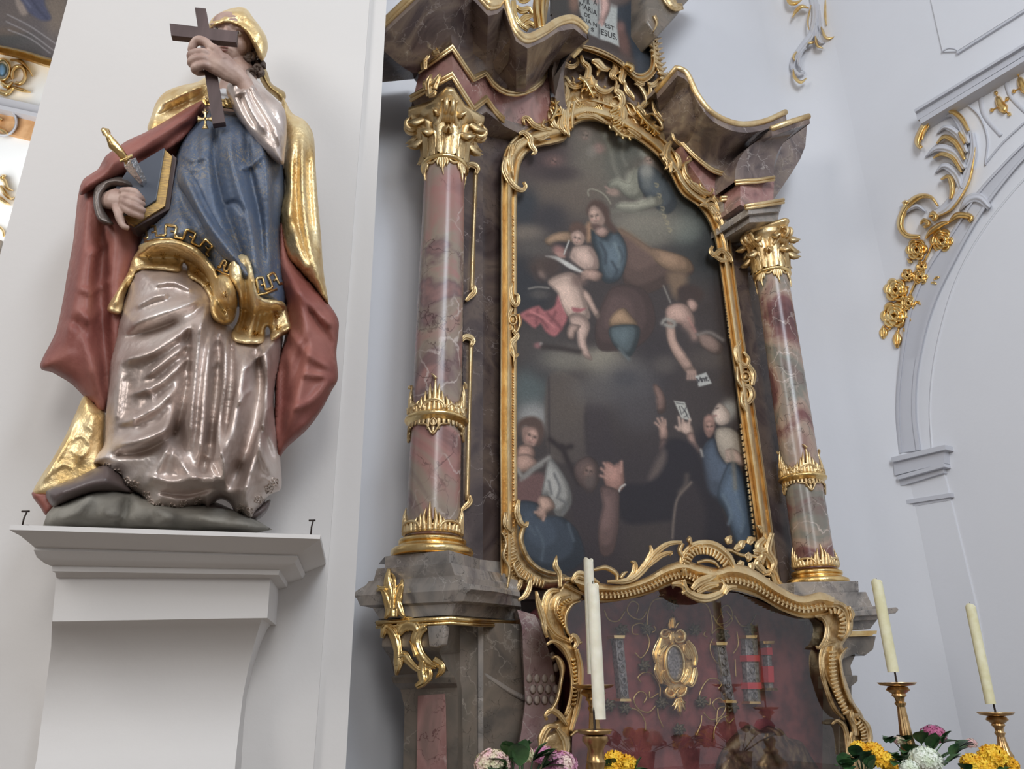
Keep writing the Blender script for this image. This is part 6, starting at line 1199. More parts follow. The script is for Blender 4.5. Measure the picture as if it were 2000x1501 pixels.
def head(m, c, r, rg, nf=90, fr=.2, flat=.8, ruffle=0.0):
    """a flower head: many little four petalled florets over a dome"""
    for i in range(nf):
        z = 1 - 1.55 * (i + .5) / nf; a = i * 2.39996 + rg.uniform(-.2, .2); q = math.sqrt(max(0, 1 - z * z)); n = np.array([q * math.cos(a), q * math.sin(a), z])
        p = np.array(c) + n * r * np.array([1, 1, flat]) * rg.uniform(.93, 1.05); u = np.cross(n, [.3, .2, 1]); u /= np.linalg.norm(u) + 1e-9; v = np.cross(n, u); ph = rg.uniform(0, 6.28)
        for k in range(4 if not ruffle else 5):
            t = ph + k * 2 * math.pi / (4 if not ruffle else 5); d = u * math.cos(t) + v * math.sin(t); e = -u * math.sin(t) + v * math.cos(t); f = fr * r
            P_ = [p, p + d * f * .5 + e * f * .38 + n * f * .2, p + d * f * 1.0 + n * f * (.25 + ruffle), p + d * f * .5 - e * f * .38 + n * f * .2]
            m.add(P_, [(0, 1, 2), (0, 2, 3)])
    m.lathe((c[0], c[1], c[2]), [(r * .9 * math.sin(t), r * flat * .9 * math.cos(t)) for t in np.linspace(0.01, 2.4, 8)], k=12)
def plant(name, lab, cat, c, heads, leaves, seed, hm, group=None):
    rg = random.Random(seed); T = thing(name, lab, cat, (c[0], c[1], TZ), group)
    m = MB(); m.lathe((c[0], c[1], TZ), [(0, 0), (.055, 0), (.075, .12), (.082, .125), (.07, .115), (0, .11)], k=24); m.build('pot', POT, T, auto=40)
    m = MB()
    for h in heads: m.tube([(c[0], c[1], TZ + .11), ((c[0] + h[0][0]) / 2, (c[1] + h[0][1]) / 2, (TZ + .1 + h[0][2]) / 2 + .02), tuple(h[0])], .005, k=6)
    for px, py, yy, a, L in leaves:
        b0 = Plane((0, yy, 0), (0, -1, 0)).pt(px, py); m.tube([(c[0], c[1], TZ + .11), tuple((np.array([c[0], c[1], TZ + .1]) + b0) / 2), tuple(b0)], .003, k=5)
        for k in range(3):
            aa = math.radians(a + rg.uniform(-35, 35)); leafmesh(m, b0, (math.cos(aa), -.35 + rg.uniform(-.3, .2), math.sin(aa)), L * rg.uniform(.8, 1.1), L * .33, L * .25)
    m.build('foliage', LEAFM, T)
    for h in heads:
        m = MB(); head(m, h[0], h[1], rg, nf=h[2], fr=h[3], ruffle=h[4]); m.build('flower_head', h[5] if len(h) > 5 else hm, T)
    return T
def fp(px, py, yy): return Plane((0, yy, 0), (0, -1, 0)).pt(px, py)
PK_ = mat('pink_petals', sr(206, 160, 178), .7, var=[sr(226, 204, 190), sr(204, 140, 172), sr(190, 110, 156)], vscale=16); YE = mat('yellow_petals', sr(244, 198, 40), .6, var=[sr(234, 172, 20), sr(250, 216, 70)], vscale=18)
PC_ = mat('cream_pink_petals', sr(226, 208, 190), .7, var=[sr(214, 214, 170), sr(226, 180, 186)], vscale=22); WP = mat('white_petals', sr(228, 236, 222), .7, var=[sr(212, 224, 196), sr(240, 244, 236)], vscale=16); MG = mat('magenta_petals', sr(180, 84, 130), .7, var=[sr(150, 70, 110), sr(200, 110, 150)], vscale=16)
plant('potted_hydrangea', 'pink hydrangea with dark green leaves at the bottom edge left of the candles', 'flower', fp(1020, 1560, 2.78), [(fp(962, 1492, 2.7), .062, 110, .2, 0, PC_), (fp(1020, 1474, 2.8), .045, 90, .22, 0, PC_), (fp(1062, 1476, 2.85), .045, 90, .22, 0, PK_), (fp(1094, 1496, 2.7), .065, 110, .2, 0, PK_)],
      [(1020, 1478, 2.72, 100, .10), (1000, 1486, 2.7, 140, .11), (1040, 1486, 2.7, 60, .11), (1015, 1496, 2.66, 90, .12), (985, 1498, 2.66, 160, .1), (1058, 1500, 2.68, 30, .1)], 3, PK_, 'hydrangeas on the altar table')
plant('potted_begonia', 'small yellow begonia behind the nearest brass candlestick', 'flower', fp(1225, 1575, 2.95), [(fp(1200, 1482, 2.95), .035, 40, .45, .3), (fp(1222, 1492, 2.95), .04, 40, .45, .3), (fp(1195, 1500, 2.9), .03, 30, .45, .3)], [(1190, 1500, 2.9, 120, .08), (1240, 1505, 2.9, 40, .08)], 4, YE, 'begonias on the altar table')
plant('potted_begonia', 'yellow begonia at the foot of the shrine frame, right side', 'flower', fp(1700, 1600, 2.75), [(fp(1678, 1462, 2.72), .036, 46, .45, .3), (fp(1706, 1466, 2.72), .04, 46, .45, .3), (fp(1722, 1484, 2.68), .045, 50, .45, .3), (fp(1740, 1502, 2.68), .036, 40, .45, .3)],
      [(1672, 1480, 2.7, 150, .1), (1690, 1490, 2.66, 90, .1), (1660, 1496, 2.68, 170, .09), (1700, 1502, 2.64, 60, .1), (1650, 1500, 2.7, 120, .1)], 5, YE, 'begonias on the altar table')
plant('potted_hydrangea', 'white hydrangea between the two clumps of yellow flowers', 'flower', fp(1800, 1600, 2.6), [(fp(1808, 1484, 2.58), .075, 130, .19, 0), (fp(1776, 1500, 2.55), .045, 80, .22, 0)], [(1760, 1488, 2.6, 150, .1), (1850, 1490, 2.6, 30, .1), (1830, 1500, 2.55, 60, .1)], 6, WP, 'hydrangeas on the altar table')
plant('potted_hydrangea', 'magenta hydrangea with broad leaves behind the slim candlestick', 'flower', fp(1815, 1600, 2.95), [(fp(1823, 1436, 2.98), .07, 120, .19, 0), (fp(1756, 1446, 2.9), .03, 60, .25, 0, PC_), (fp(1896, 1452, 2.9), .035, 60, .25, 0, PC_)],
      [(1770, 1448, 2.9, 170, .12), (1740, 1440, 2.92, 185, .09), (1800, 1452, 2.88, 120, .12), (1840, 1452, 2.88, 60, .12), (1870, 1460, 2.86, 20, .13), (1820, 1466, 2.84, 90, .13), (1780, 1470, 2.84, 150, .13), (1860, 1478, 2.8, 40, .12), (1745, 1470, 2.84, 200, .11)], 7, MG, 'hydrangeas on the altar table')
plant('potted_begonia', 'large yellow begonia in the lower right corner', 'flower', fp(1935, 1620, 2.55), [(fp(1900, 1492, 2.55), .05, 60, .42, .3), (fp(1940, 1478, 2.55), .06, 70, .42, .3), (fp(1968, 1494, 2.52), .045, 60, .42, .3), (fp(1920, 1502, 2.5), .05, 60, .42, .3)], [(1890, 1505, 2.5, 150, .1), (1950, 1510, 2.5, 40, .1)], 8, YE, 'begonias on the altar table')
# ---------------------------------------------------------------- console on the pier
CON = thing('wall_console', 'moulded white plaster console on the pier below the statue', 'console', PIER.pt(300, 1480, 0))
def crail(xl, yl, xr, yr, o): 
    a, c = PIER.pt(xl, yl, o), PIER.pt(xr, yr, o); a0, c0 = a + nb * o, c + nb * o
    return [a0 * .999 + a * .001, a, c, c0]
CO = .62
rl = [crail(20, 1024, 626, 1044, CO), crail(18, 1034, 625, 1052, CO), crail(40, 1046, 606, 1066, CO - .05), crail(60, 1062, 588, 1078, CO - .10), crail(68, 1069, 580, 1084, CO - .13),
      crail(66, 1074, 582, 1087, CO - .125), crail(72, 1088, 576, 1098, CO - .145), crail(88, 1100, 556, 1108, CO - .18), crail(102, 1104, 546, 1112, CO - .20), crail(102, 1115, 544, 1122, CO - .20), crail(108, 1118, 538, 1124, CO - .22), crail(110, 1127, 530, 1128, CO - .24)]
b = MB(); b.grid(np.array([[rl[0][0], rl[0][0], rl[0][3], rl[0][3]]] + rl + [[rl[-1][0], rl[-1][0], rl[-1][3], rl[-1][3]]])); b.build('cornice', M['plaster'], CON, auto=28)
b = MB(); rb_ = [crail(110, 1126, 528, 1127, CO - .25), crail(102, 1213, 522, 1206, CO - .25)]
b.grid(np.array(rb_ + [[rb_[-1][0], rb_[-1][0], rb_[-1][3], rb_[-1][3]]])); b.build('block', M['plaster'], CON, smooth=False)
b = MB(); rc_ = [crail(102, 1208, 512, 1206, CO - .26), crail(101, 1225, 508, 1218, CO - .33), crail(100, 1262, 498, 1252, CO - .40), crail(94, 1310, 486, 1300, CO - .45), crail(86, 1370, 474, 1360, CO - .48), crail(78, 1430, 467, 1420, CO - .47), crail(72, 1480, 462, 1466, CO - .44)]
b.grid(np.array(rc_)); b.grid(np.array([rc_[-1], crail(64, 1520, 458, 1510, CO - .42), crail(56, 1600, 450, 1600, CO - .5), crail(70, 1700, 440, 1700, .02)])); b.build('bracket', M['plaster'], CON, auto=40)
for x, y, o, lab in ((43, 1024, .5, 'small rusty hook on the left end of the console top'), (607, 1040, .5, 'small rusty nail on the right end of the console top')):
    m = MB(); p0 = PIER.pt(x, y + 4, o); m.tube([p0, p0 + [0, 0, .03], p0 + [.004, 0, .05]], .003, k=6); m.tube([p0 + [-.012, 0, .052], p0 + [.012, 0, .055]], .0035, k=6)
    if x < 100: m.tube([p0 + [-.012, 0, .002], p0 + [.018, 0, .006]], .003, k=6)
    tag(m.build('wall_hook', IRON), lab, 'hook')
# ---------------------------------------------------------------- the painted wooden bishop on the console
HEMB = .50
STA = thing('bishop_statue', 'painted and gilded carved bishop in mitre, blue tunic and red cope on the white console', 'statue', PIER.pt(320, 1035, .30))
SKIN = mat('painted_flesh', sr(176, 148, 134), .5, var=[sr(160, 130, 118), sr(188, 160, 146)], vscale=14, bump=.1)
RED = mat('red_lacquer', sr(150, 90, 80), .5, 0, var=[sr(136, 80, 72), sr(166, 110, 98)], vscale=4, bump=.25, bscale=30, spec=.35)
GOLDL = mat('leaf_gold_cloth', (.86, .66, .32), .42, .72, var=[(.70, .48, .20), (.90, .74, .44)], vscale=9, bump=.6, bscale=34)
SILV = mat('silvered_cloth', (.62, .53, .48), .40, .6, var=[(.38, .30, .26), (.60, .50, .45), (.74, .66, .61)], vscale=5, bump=.3, bscale=30, ramp=(.28, .66))
SHOE = mat('grey_brown_shoe', sr(92, 80, 78), .4); ROCK = mat('carved_rock', sr(128, 124, 116), .8, var=[sr(104, 100, 92), sr(146, 142, 132)], vscale=6, bump=.3)
HAIR = mat('brown_carved_hair', sr(92, 76, 66), .6, bump=.3)
def blue_mat():
    m = mat('blue_gold_brocade', sr(72, 88, 112), .5, .1, bump=.2, bscale=30); N, L = m.node_tree.nodes, m.node_tree.links; b = N['Principled BSDF']
    tcn = N.new('ShaderNodeTexCoord'); n1 = N.new('ShaderNodeTexNoise'); n1.inputs['Scale'].default_value = 48; n1.inputs['Detail'].default_value = 5; n1.inputs['Distortion'].default_value = 2.5; L.new(tcn.outputs['Object'], n1.inputs['Vector'])
    n2 = N.new('ShaderNodeTexNoise'); n2.inputs['Scale'].default_value = 4; L.new(tcn.outputs['Object'], n2.inputs['Vector'])
    r1 = N.new('ShaderNodeValToRGB'); E = r1.color_ramp.elements; E[0].position = .48; E[0].color = (0, 0, 0, 1); E[1].position = .66; E[1].color = (1, 1, 1, 1); L.new(n1.outputs[0], r1.inputs[0])
    r2 = N.new('ShaderNodeMapRange'); r2.inputs['From Min'].default_value = .38; r2.inputs['From Max'].default_value = .6; r2.inputs['To Min'].default_value = .15; r2.inputs['To Max'].default_value = .9; L.new(n2.outputs[0], r2.inputs['Value'])
    mu = N.new('ShaderNodeMath'); mu.operation = 'MULTIPLY'; L.new(r1.outputs[0], mu.inputs[0]); L.new(r2.outputs[0], mu.inputs[1])
    mx = N.new('ShaderNodeMix'); mx.data_type = 'RGBA'; L.new(mu.outputs[0], mx.inputs[0]); mx.inputs[6].default_value = (*sr(80, 94, 116), 1); mx.inputs[7].default_value = (*sr(140, 128, 106), 1); L.new(mx.outputs[2], b.inputs['Base Color']); return m
BLUE = blue_mat(); NAVY = mat('dark_blue_ground', sr(58, 68, 90), .45, .2)
B0 = .30      # distance of the figure's middle from the pier
def rel(name, outline, mtl, off, bulge, R, ridges=(), step=6, parent=None, back=None, noise=0, ew=None, smooth=True):
    r = Relief(outline, PIER, off, bulge, R, ridges, step, back, smooth, noise=noise, ewidth=ew); m = MB(); r.mesh(m); r.obj = m.build(name, mtl, parent or STA); return r
# rock
rel('rock_base', [(84, 1026), (92, 1002), (108, 984), (150, 966), (190, 952), (225, 952), (262, 960), (300, 978), (330, 982), (370, 984), (420, 986), (470, 998), (500, 1014), (532, 1034), (500, 1040), (300, 1034), (100, 1030)], ROCK, .42, .14, 30,
    [([(250, 968), (245, 1000), (225, 1030)], 10, -.05), ([(180, 965), (150, 1000), (110, 1020)], 10, .04), ([(300, 990), (330, 1010), (300, 1028)], 14, .05), ([(380, 1006), (420, 1020), (500, 1030)], 9, .04), ([(200, 1000), (240, 1010)], 12, .04)], step=7, smooth=False)
# cope: red lining and gilded outside
rel('cope_lining', [(398, 196), (372, 208), (335, 232), (300, 252), (262, 268), (240, 280), (205, 308), (190, 332), (163, 350), (153, 380), (148, 420), (143, 470), (132, 530), (122, 590), (108, 650), (78, 714), (104, 728), (140, 750), (172, 782), (206, 806), (240, 700), (260, 560), (300, 420), (345, 320), (400, 240)], RED, .34, .14, 60,
    [([(390, 205), (330, 245), (260, 290), (200, 330)], 16, .07), ([(375, 225), (310, 275), (235, 325)], 9, -.05), ([(176, 350), (165, 450), (150, 560), (130, 680)], 16, .05), ([(205, 440), (196, 560), (205, 700), (212, 780)], 14, -.08), ([(150, 560), (180, 570), (215, 545)], 5, .02), ([(150, 600), (175, 625), (195, 600)], 5, .02),
     ([(185, 470), (175, 560), (170, 660), (190, 760)], 14, .04), ([(125, 620), (160, 640), (190, 690)], 8, -.02), ([(310, 250), (260, 285), (230, 300)], 5, -.02), ([(170, 500), (200, 480), (215, 440)], 6, .02)], step=7, back=.05)
rel('cope_sleeve_fold', [(400, 196), (370, 208), (330, 232), (290, 255), (245, 278), (206, 305), (198, 325), (162, 352), (156, 380), (180, 372), (215, 355), (255, 335), (300, 310), (345, 285), (375, 255), (392, 225)], RED, .47, .09, 22,
    [([(385, 212), (320, 255), (250, 300), (190, 340)], 10, .02), ([(375, 240), (320, 285), (260, 318)], 8, -.025), ([(300, 258), (270, 282), (235, 300)], 4, -.015)], step=5)
rel('cope_lining', [(548, 400), (543, 480), (540, 520), (546, 560), (558, 610), (556, 660), (540, 720), (536, 800), (536, 870), (544, 893), (562, 872), (600, 838), (628, 800), (648, 762), (660, 738), (657, 690), (661, 650), (660, 622), (640, 590), (620, 565), (590, 530), (566, 498), (556, 450)], RED, .40, .13, 40,
    [([(560, 520), (590, 600), (600, 680), (585, 760), (560, 850)], 14, .05), ([(575, 560), (620, 610), (655, 640)], 7, .03), ([(560, 640), (600, 690), (650, 720)], 8, .03), ([(600, 660), (575, 740), (560, 800)], 9, -.04), ([(570, 800), (610, 780), (645, 740)], 8, .03), ([(600, 600), (640, 660), (655, 700)], 7, -.03), ([(555, 700), (550, 780), (548, 860)], 10, -.05),
     ([(610, 590), (630, 600)], 5, .02), ([(590, 730), (640, 735)], 6, .025), ([(560, 870), (600, 820)], 6, .02)], step=6, back=.05)
rel('cope_gilding', [(552, 190), (562, 206), (572, 222), (596, 236), (612, 264), (616, 320), (620, 380), (626, 450), (632, 530), (641, 596), (615, 562), (585, 530), (560, 500), (550, 455), (546, 405), (556, 368), (552, 330), (556, 280), (550, 230)], GOLDL, .42, .10, 28,
    [([(590, 270), (590, 360), (600, 460), (625, 560)], 6, .04), ([(602, 290), (606, 400), (616, 500)], 5, -.04), ([(570, 260), (568, 360), (562, 440)], 10, .03), ([(580, 300), (580, 400), (596, 500)], 6, -.03), ([(575, 450), (600, 530)], 7, .03), ([(608, 440), (625, 540)], 4, .02)], step=5, back=.08)
rel('cope_gilding', [(404, 150), (385, 160), (350, 168), (322, 180), (305, 200), (296, 225), (288, 252), (300, 262), (330, 252), (360, 236), (392, 220), (410, 200), (420, 180), (420, 160)], GOLDL, .40, .07, 14, [([(400, 165), (360, 182), (315, 205)], 6, .03), ([(395, 185), (350, 205), (305, 228)], 4, -.02), ([(330, 182), (340, 215)], 3, .01), ([(365, 172), (372, 205)], 3, .01)], step=4)
rel('cope_gilding', [(166, 772), (192, 792), (206, 808), (204, 870), (204, 905), (210, 925), (170, 948), (120, 970), (88, 972), (64, 964), (80, 930), (100, 900), (128, 850), (148, 806)], GOLDL, .36, .07, 26, [([(150, 810), (120, 880), (80, 945)], 6, .03), ([(185, 800), (170, 860), (150, 910)], 10, .02), ([(140, 860), (160, 850), (175, 870), (160, 890), (140, 880)], 3, .012), ([(105, 920), (125, 905), (140, 915)], 3, .012), ([(165, 830), (180, 838), (176, 855)], 3, .012)], step=4)
rel('cope_lining', [(62, 962), (95, 956), (100, 975), (118, 984), (92, 1006), (80, 992)], RED, .36, .05, 12, step=4)
# lace trimmed silver alb
ALB = rel('alb', [(268, 520), (345, 515), (410, 560), (455, 640), (515, 655), (552, 640), (548, 700), (538, 752), (536, 800), (545, 870), (550, 930), (548, 955), (535, 962), (522, 970), (514, 986), (502, 1000), (494, 1014), (478, 1012), (468, 1002), (462, 1010), (450, 984), (430, 975), (410, 990), (402, 1004), (398, 988), (372, 994), (348, 1004), (322, 1002), (296, 1000), (284, 990), (278, 972), (262, 962), (240, 952), (232, 932), (214, 924), (198, 908), (182, 904), (188, 888), (203, 866), (206, 820), (210, 760), (216, 705), (226, 660), (232, 625), (244, 580)], SILV, .40, .24, 105,
    [(p_, w_, a_ * 1.35) for p_, w_, a_ in [([(240, 640), (290, 620), (350, 600), (400, 580)], 12, .045), ([(235, 660), (300, 645), (350, 625)], 8, -.03), ([(225, 705), (290, 690), (340, 660), (385, 625)], 11, .045), ([(285, 735), (330, 700), (375, 665)], 8, .035), ([(258, 770), (310, 750), (350, 715), (370, 690)], 7, .03), ([(230, 830), (300, 800), (340, 760)], 8, .03),
     ([(215, 870), (270, 860), (320, 840), (345, 800), (362, 730), (378, 660), (405, 600)], 13, .075), ([(215, 890), (280, 880), (335, 850), (350, 830)], 7, -.05), ([(372, 640), (362, 740), (345, 830), (355, 890)], 12, -.09), ([(400, 600), (385, 700), (375, 800), (370, 870)], 7, .05), ([(412, 650), (402, 740), (395, 830), (388, 900)], 10, .04), ([(425, 660), (425, 760), (415, 850), (395, 930)], 9, -.08),
     ([(440, 650), (440, 740), (425, 830), (440, 930), (445, 960)], 8, .07), ([(452, 660), (448, 760), (440, 850)], 6, -.05), ([(480, 680), (470, 760), (450, 860), (430, 930)], 12, .05), ([(500, 680), (510, 760), (490, 860), (455, 950)], 11, -.08), ([(520, 680), (520, 780), (500, 880), (470, 990)], 11, .07), ([(535, 770), (515, 830), (510, 880), (530, 930)], 8, .05), ([(505, 830), (520, 860), (535, 900)], 6, -.05),
     ([(345, 850), (365, 920), (430, 950)], 11, .05), ([(330, 870), (300, 930), (280, 950)], 9, .03), ([(290, 930), (340, 940), (400, 930), (430, 945)], 7, .035), ([(310, 960), (370, 965), (430, 945)], 6, -.03), ([(400, 870), (415, 920), (440, 940)], 7, .04), ([(420, 900), (435, 880), (450, 850)], 6, .03), ([(440, 960), (450, 940), (470, 900)], 8, -.04), ([(455, 990), (475, 960), (500, 940)], 8, .03),
     ([(330, 575), (300, 580), (262, 600)], 7, .03), ([(300, 556), (340, 550), (380, 568)], 7, .03), ([(230, 690), (225, 760), (220, 830)], 14, .05), ([(250, 730), (245, 790), (240, 850)], 12, -.015), ([(260, 800), (262, 830)], 7, .02), ([(280, 750), (300, 780), (286, 810)], 5, .012),
     ([(480, 720), (500, 700), (515, 690)], 4, .02), ([(465, 790), (480, 770), (495, 760)], 5, .025), ([(420, 680), (424, 700), (416, 720)], 4, .03), ([(520, 800), (535, 790)], 5, .03)]], step=3.6, noise=.0015)
b = MB()
def lace(c, s): 
    x, y = c; ax = ALB
    for k in range(5):
        t = s + k * 1.25; p = [(x, y), (x + 5 * math.cos(t), y + 5 * math.sin(t)), (x + 9 * math.cos(t + .6), y + 9 * math.sin(t + .6)), (x + 7 * math.cos(t + 1.2), y + 7 * math.sin(t + 1.2))]
        p = np.array(p); o = ax.at(p[:, 0], p[:, 1], -.003); stroke(b, p, [1.6, 1.8, .6], PIER, list(o), .012, step=2)
for i, c_ in enumerate(((208, 912), (228, 924), (246, 940), (262, 948), (284, 968), (292, 984), (312, 990), (336, 992), (360, 985), (386, 978), (470, 992), (486, 998), (506, 975), (526, 955), (536, 940))): lace(c_, i * .9)
build_split(b, 'lace_edge', mat('silver_lace', (.62, .54, .48), .45, .9, bump=.3), STA)
# shoes
rel('shoe', [(90, 960), (108, 948), (150, 932), (190, 912), (212, 908), (236, 926), (250, 948), (262, 962), (220, 962), (180, 965), (140, 978), (108, 990), (94, 978)], SHOE, .46, .10, 22, [([(110, 965), (170, 945), (220, 935)], 14, .03)], step=5)
rel('shoe', [(398, 990), (420, 980), (470, 1000), (500, 990), (528, 975), (520, 1000), (500, 1016), (470, 1018), (430, 1014), (404, 1006)], SHOE, .38, .10, 16, step=5)
# blue tunic with gold hems
TUN = rel('tunic', [(404, 212), (388, 232), (362, 262), (348, 292), (338, 330), (330, 370), (324, 410), (300, 436), (284, 452), (274, 476), (268, 500), (300, 500), (340, 500), (378, 514), (404, 540), (420, 580), (440, 600), (470, 600), (500, 612), (530, 606), (558, 596), (552, 530), (546, 470), (550, 420), (556, 370), (552, 320), (540, 280), (520, 240), (490, 222), (450, 214)], BLUE, .44, .24, 85,
    [([(425, 240), (420, 300), (432, 380), (462, 470), (486, 540)], 9, -.05), ([(452, 240), (450, 300), (470, 380), (492, 460), (505, 560)], 10, .04), ([(480, 250), (488, 330), (505, 420), (515, 520)], 8, -.04), ([(505, 250), (520, 330), (528, 420), (530, 540)], 9, .035),
     ([(350, 300), (375, 312), (402, 306)], 5, .02), ([(348, 322), (372, 332), (400, 326)], 5, .012), ([(470, 330), (492, 322), (512, 300)], 5, .025), ([(345, 345), (360, 400), (396, 470), (420, 530)], 12, -.05), ([(300, 440), (340, 425), (375, 440), (410, 490)], 12, .03),
     ([(540, 320), (536, 400), (536, 500), (544, 570)], 8, -.05), ([(390, 240), (384, 290), (392, 330)], 6, -.02), ([(440, 400), (462, 396), (480, 420)], 5, -.02)], step=4.5, noise=.002)
# stole-like heavy fold over the tunic
FOLD = rel('tunic_fold', [(346, 330), (362, 326), (384, 350), (404, 392), (432, 440), (458, 476), (484, 512), (494, 540), (478, 548), (458, 520), (430, 500), (408, 470), (388, 430), (364, 388), (346, 360)], BLUE, lambda x, y: TUN.at(x, y, -.02), .08, 20, [([(356, 338), (390, 410), (440, 480), (478, 530)], 7, .02), ([(372, 345), (410, 420), (460, 490)], 4, -.02)], step=4)
HO = lambda x, y: np.maximum(TUN.at(x, y, .012), ALB.at(x, y, .008))
def hem(name, outline, off, bulge, R, rid=(), mtl=None): return rel(name, outline, mtl or GOLDL, off, bulge, R, rid, step=4)
H1 = hem('gold_hem', [(270, 486), (272, 478), (300, 470), (340, 468), (378, 480), (402, 500), (420, 524), (430, 556), (432, 600), (424, 626), (414, 612), (408, 580), (392, 556), (368, 540), (365, 520), (358, 514), (352, 530), (320, 528), (290, 526), (268, 530), (258, 548), (244, 578), (236, 612), (214, 610), (210, 598), (232, 562), (250, 532), (258, 508)], HO, .035, 6,
         [([(275, 520), (320, 518), (352, 522)], 3, .012), ([(370, 530), (400, 556), (418, 600)], 3, .012), ([(255, 520), (238, 560), (222, 600)], 5, .02), ([(262, 512), (246, 560), (234, 605)], 4, -.02), ([(272, 484), (340, 474), (400, 506)], 3, .012)])
H2 = hem('gold_hem', [(418, 545), (432, 536), (448, 540), (460, 560), (464, 590), (460, 620), (448, 634), (430, 632), (414, 620), (410, 590)], lambda x, y: HO(x, y) - .01, .10, 16, [([(440, 545), (446, 580), (442, 630)], 4, .01), ([(420, 624), (440, 632), (456, 624)], 4, .015)])
H3 = hem('gold_hem', [(455, 500), (480, 498), (492, 520), (500, 560), (510, 580), (540, 586), (556, 592), (566, 620), (570, 644), (552, 656), (530, 664), (526, 642), (520, 640), (514, 668), (484, 672), (458, 666), (452, 650), (466, 620), (466, 580), (458, 560), (448, 538)], HO, .045, 8,
         [([(490, 530), (500, 600), (486, 666)], 8, .04), ([(476, 520), (482, 590), (470, 650)], 6, -.05), ([(500, 580), (508, 600), (496, 660)], 6, -.03), ([(460, 655), (490, 664), (515, 658)], 3, .015), ([(530, 655), (552, 648), (568, 636)], 3, .015), ([(530, 590), (535, 640)], 5, .02)])
b = MB()
for R_, spots in ((H1, ((290, 500), (318, 498), (345, 500), (385, 528), (404, 556))), (H2, ((438, 575), (440, 605))), (H3, ((478, 640), (500, 650), (540, 615), (545, 640)))):
    for x, y in spots:
        for k in range(4):
            t = k * math.pi / 4 + .3; q_ = np.array([(x - 7 * math.cos(t), y - 7 * math.sin(t)), (x, y), (x + 7 * math.cos(t), y + 7 * math.sin(t))]); stroke(b, q_, [.6, 1.5, .6], PIER, list(R_.at(q_[:, 0], q_[:, 1], .0)), .008, step=2)
build_split(b, 'engraved_star', M['gold_bright'], STA)
# greek key bands
b = MB()
def key(pts, w, R_, up=.004): p = np.array(pts, float); p = resample_poly2(p, 3); o = R_.at(p[:, 0], p[:, 1], up); stroke(b, p, [w], PIER, list(o), .010, smooth=False, step=2)
def resample_poly2(p, st):
    o = []
    for a, c in zip(p[:-1], p[1:]):
        k = max(1, int(np.linalg.norm(c - a) / st)); o += [a + (c - a) * j / k for j in range(k)]
    return np.array(o + [p[-1]])
def keyrun(path, hgt, n, R_):
    p = resample(catmull(path, step=2), n * 4 + 1); T = np.gradient(p, axis=0); T /= np.linalg.norm(T, axis=1)[:, None]; N = np.stack([T[:, 1], -T[:, 0]], 1)
    lv = [0, 1, 1, 0]; q = []
    for i in range(n * 4 + 1):
        q.append(p[i] + N[i] * hgt * (1 if (i // 2) % 2 else 0));
        if i % 2 == 1 and i < n * 4: q.append(p[i] + N[i] * hgt * (1 if ((i + 1) // 2) % 2 else 0))
    key(q, 2.9, R_); key([tuple(x) for x in (p - N * 6)[::3]], 2.2, R_)
    for i in range(2, n * 4 - 1, 4): key([tuple(p[i] + N[i] * hgt * .45), tuple(p[i + 1] + N[i + 1] * hgt * .45)], 2, R_)
keyrun([(280, 466), (320, 459), (352, 464), (384, 478), (408, 500)], 20, 4, TUN); keyrun([(498, 570), (525, 564), (552, 552)], 26, 2, TUN); keyrun([(424, 520), (440, 528), (458, 534)], 18, 2, TUN)
build_split(b, 'greek_key', M['gold_bright'], STA)
# amice and collar
rel('collar', [(424, 176), (440, 170), (456, 176), (468, 190), (462, 206), (440, 204), (428, 194)], mat('white_amice', sr(196, 196, 198), .6), .46, .06, 14, [([(428, 186), (446, 190), (464, 196)], 3, -.01)], step=3)
b = MB(); rg = random.Random(2)
for k in range(9):
    x, y = 402 + k * 8.4, 200 + 3 * math.sin(k * .6); stroke(b, [(x - 5, y - 8), (x, y), (x + 2, y + 7)], [3, 5.5, 2], PIER, .585, .03, ribs=2, step=2)
stroke(b, [(396, 194), (420, 200), (450, 204), (474, 212)], [7, 8, 8, 5], PIER, .55, .05, ribs=2); stroke(b, [(400, 190), (406, 196), (412, 190)], [4, 6, 4], PIER, .60, .02)
build_split(b, 'gold_clasp', M['gold_bright'], STA)
PXX = lambda *p: p
b = MB(); cx, cy = 401, 232
for dx, dy in ((0, -1), (1, 0), (0, 1.25), (-1, 0)): stroke(b, [(cx + dx * 1.5, cy + dy * 1.5), (cx + dx * 8, cy + dy * 8), (cx + dx * 15, cy + dy * 15)], [2.4, 2.6, 6.5], PIER, .66, .012, smooth=False, step=2)
stroke(b, [(cx, cy - 12), (cx, cy - 20)], [1.5], PIER, .66, .01); pc = b.build('pectoral_cross', M['gold_bright'], STA)
# ---- body: head, neck, forearms and hands in one surface
def W3(x, y, o): return PIER.pt(x, y, o)
b = MB()
hc = W3(454, 86, .44)
def ell(c, ax, n=18, k=22):
    G = []; ax = np.array(ax, float)
    for i in range(n):
        t = math.pi * (i + .5) / n; G.append([c + ax[0] * math.sin(t) * math.cos(a) + ax[1] * math.sin(t) * math.sin(a) + ax[2] * math.cos(t) for a in np.linspace(0, 2 * math.pi, k, endpoint=False)])
    G = np.array(G); b.grid(G, cv=True); b.add(np.vstack([G[0], G[0].mean(0)]), [(j, (j + 1) % k, k) for j in range(k)]); b.add(np.vstack([G[-1], G[-1].mean(0)]), [((j + 1) % k, j, k) for j in range(k)])
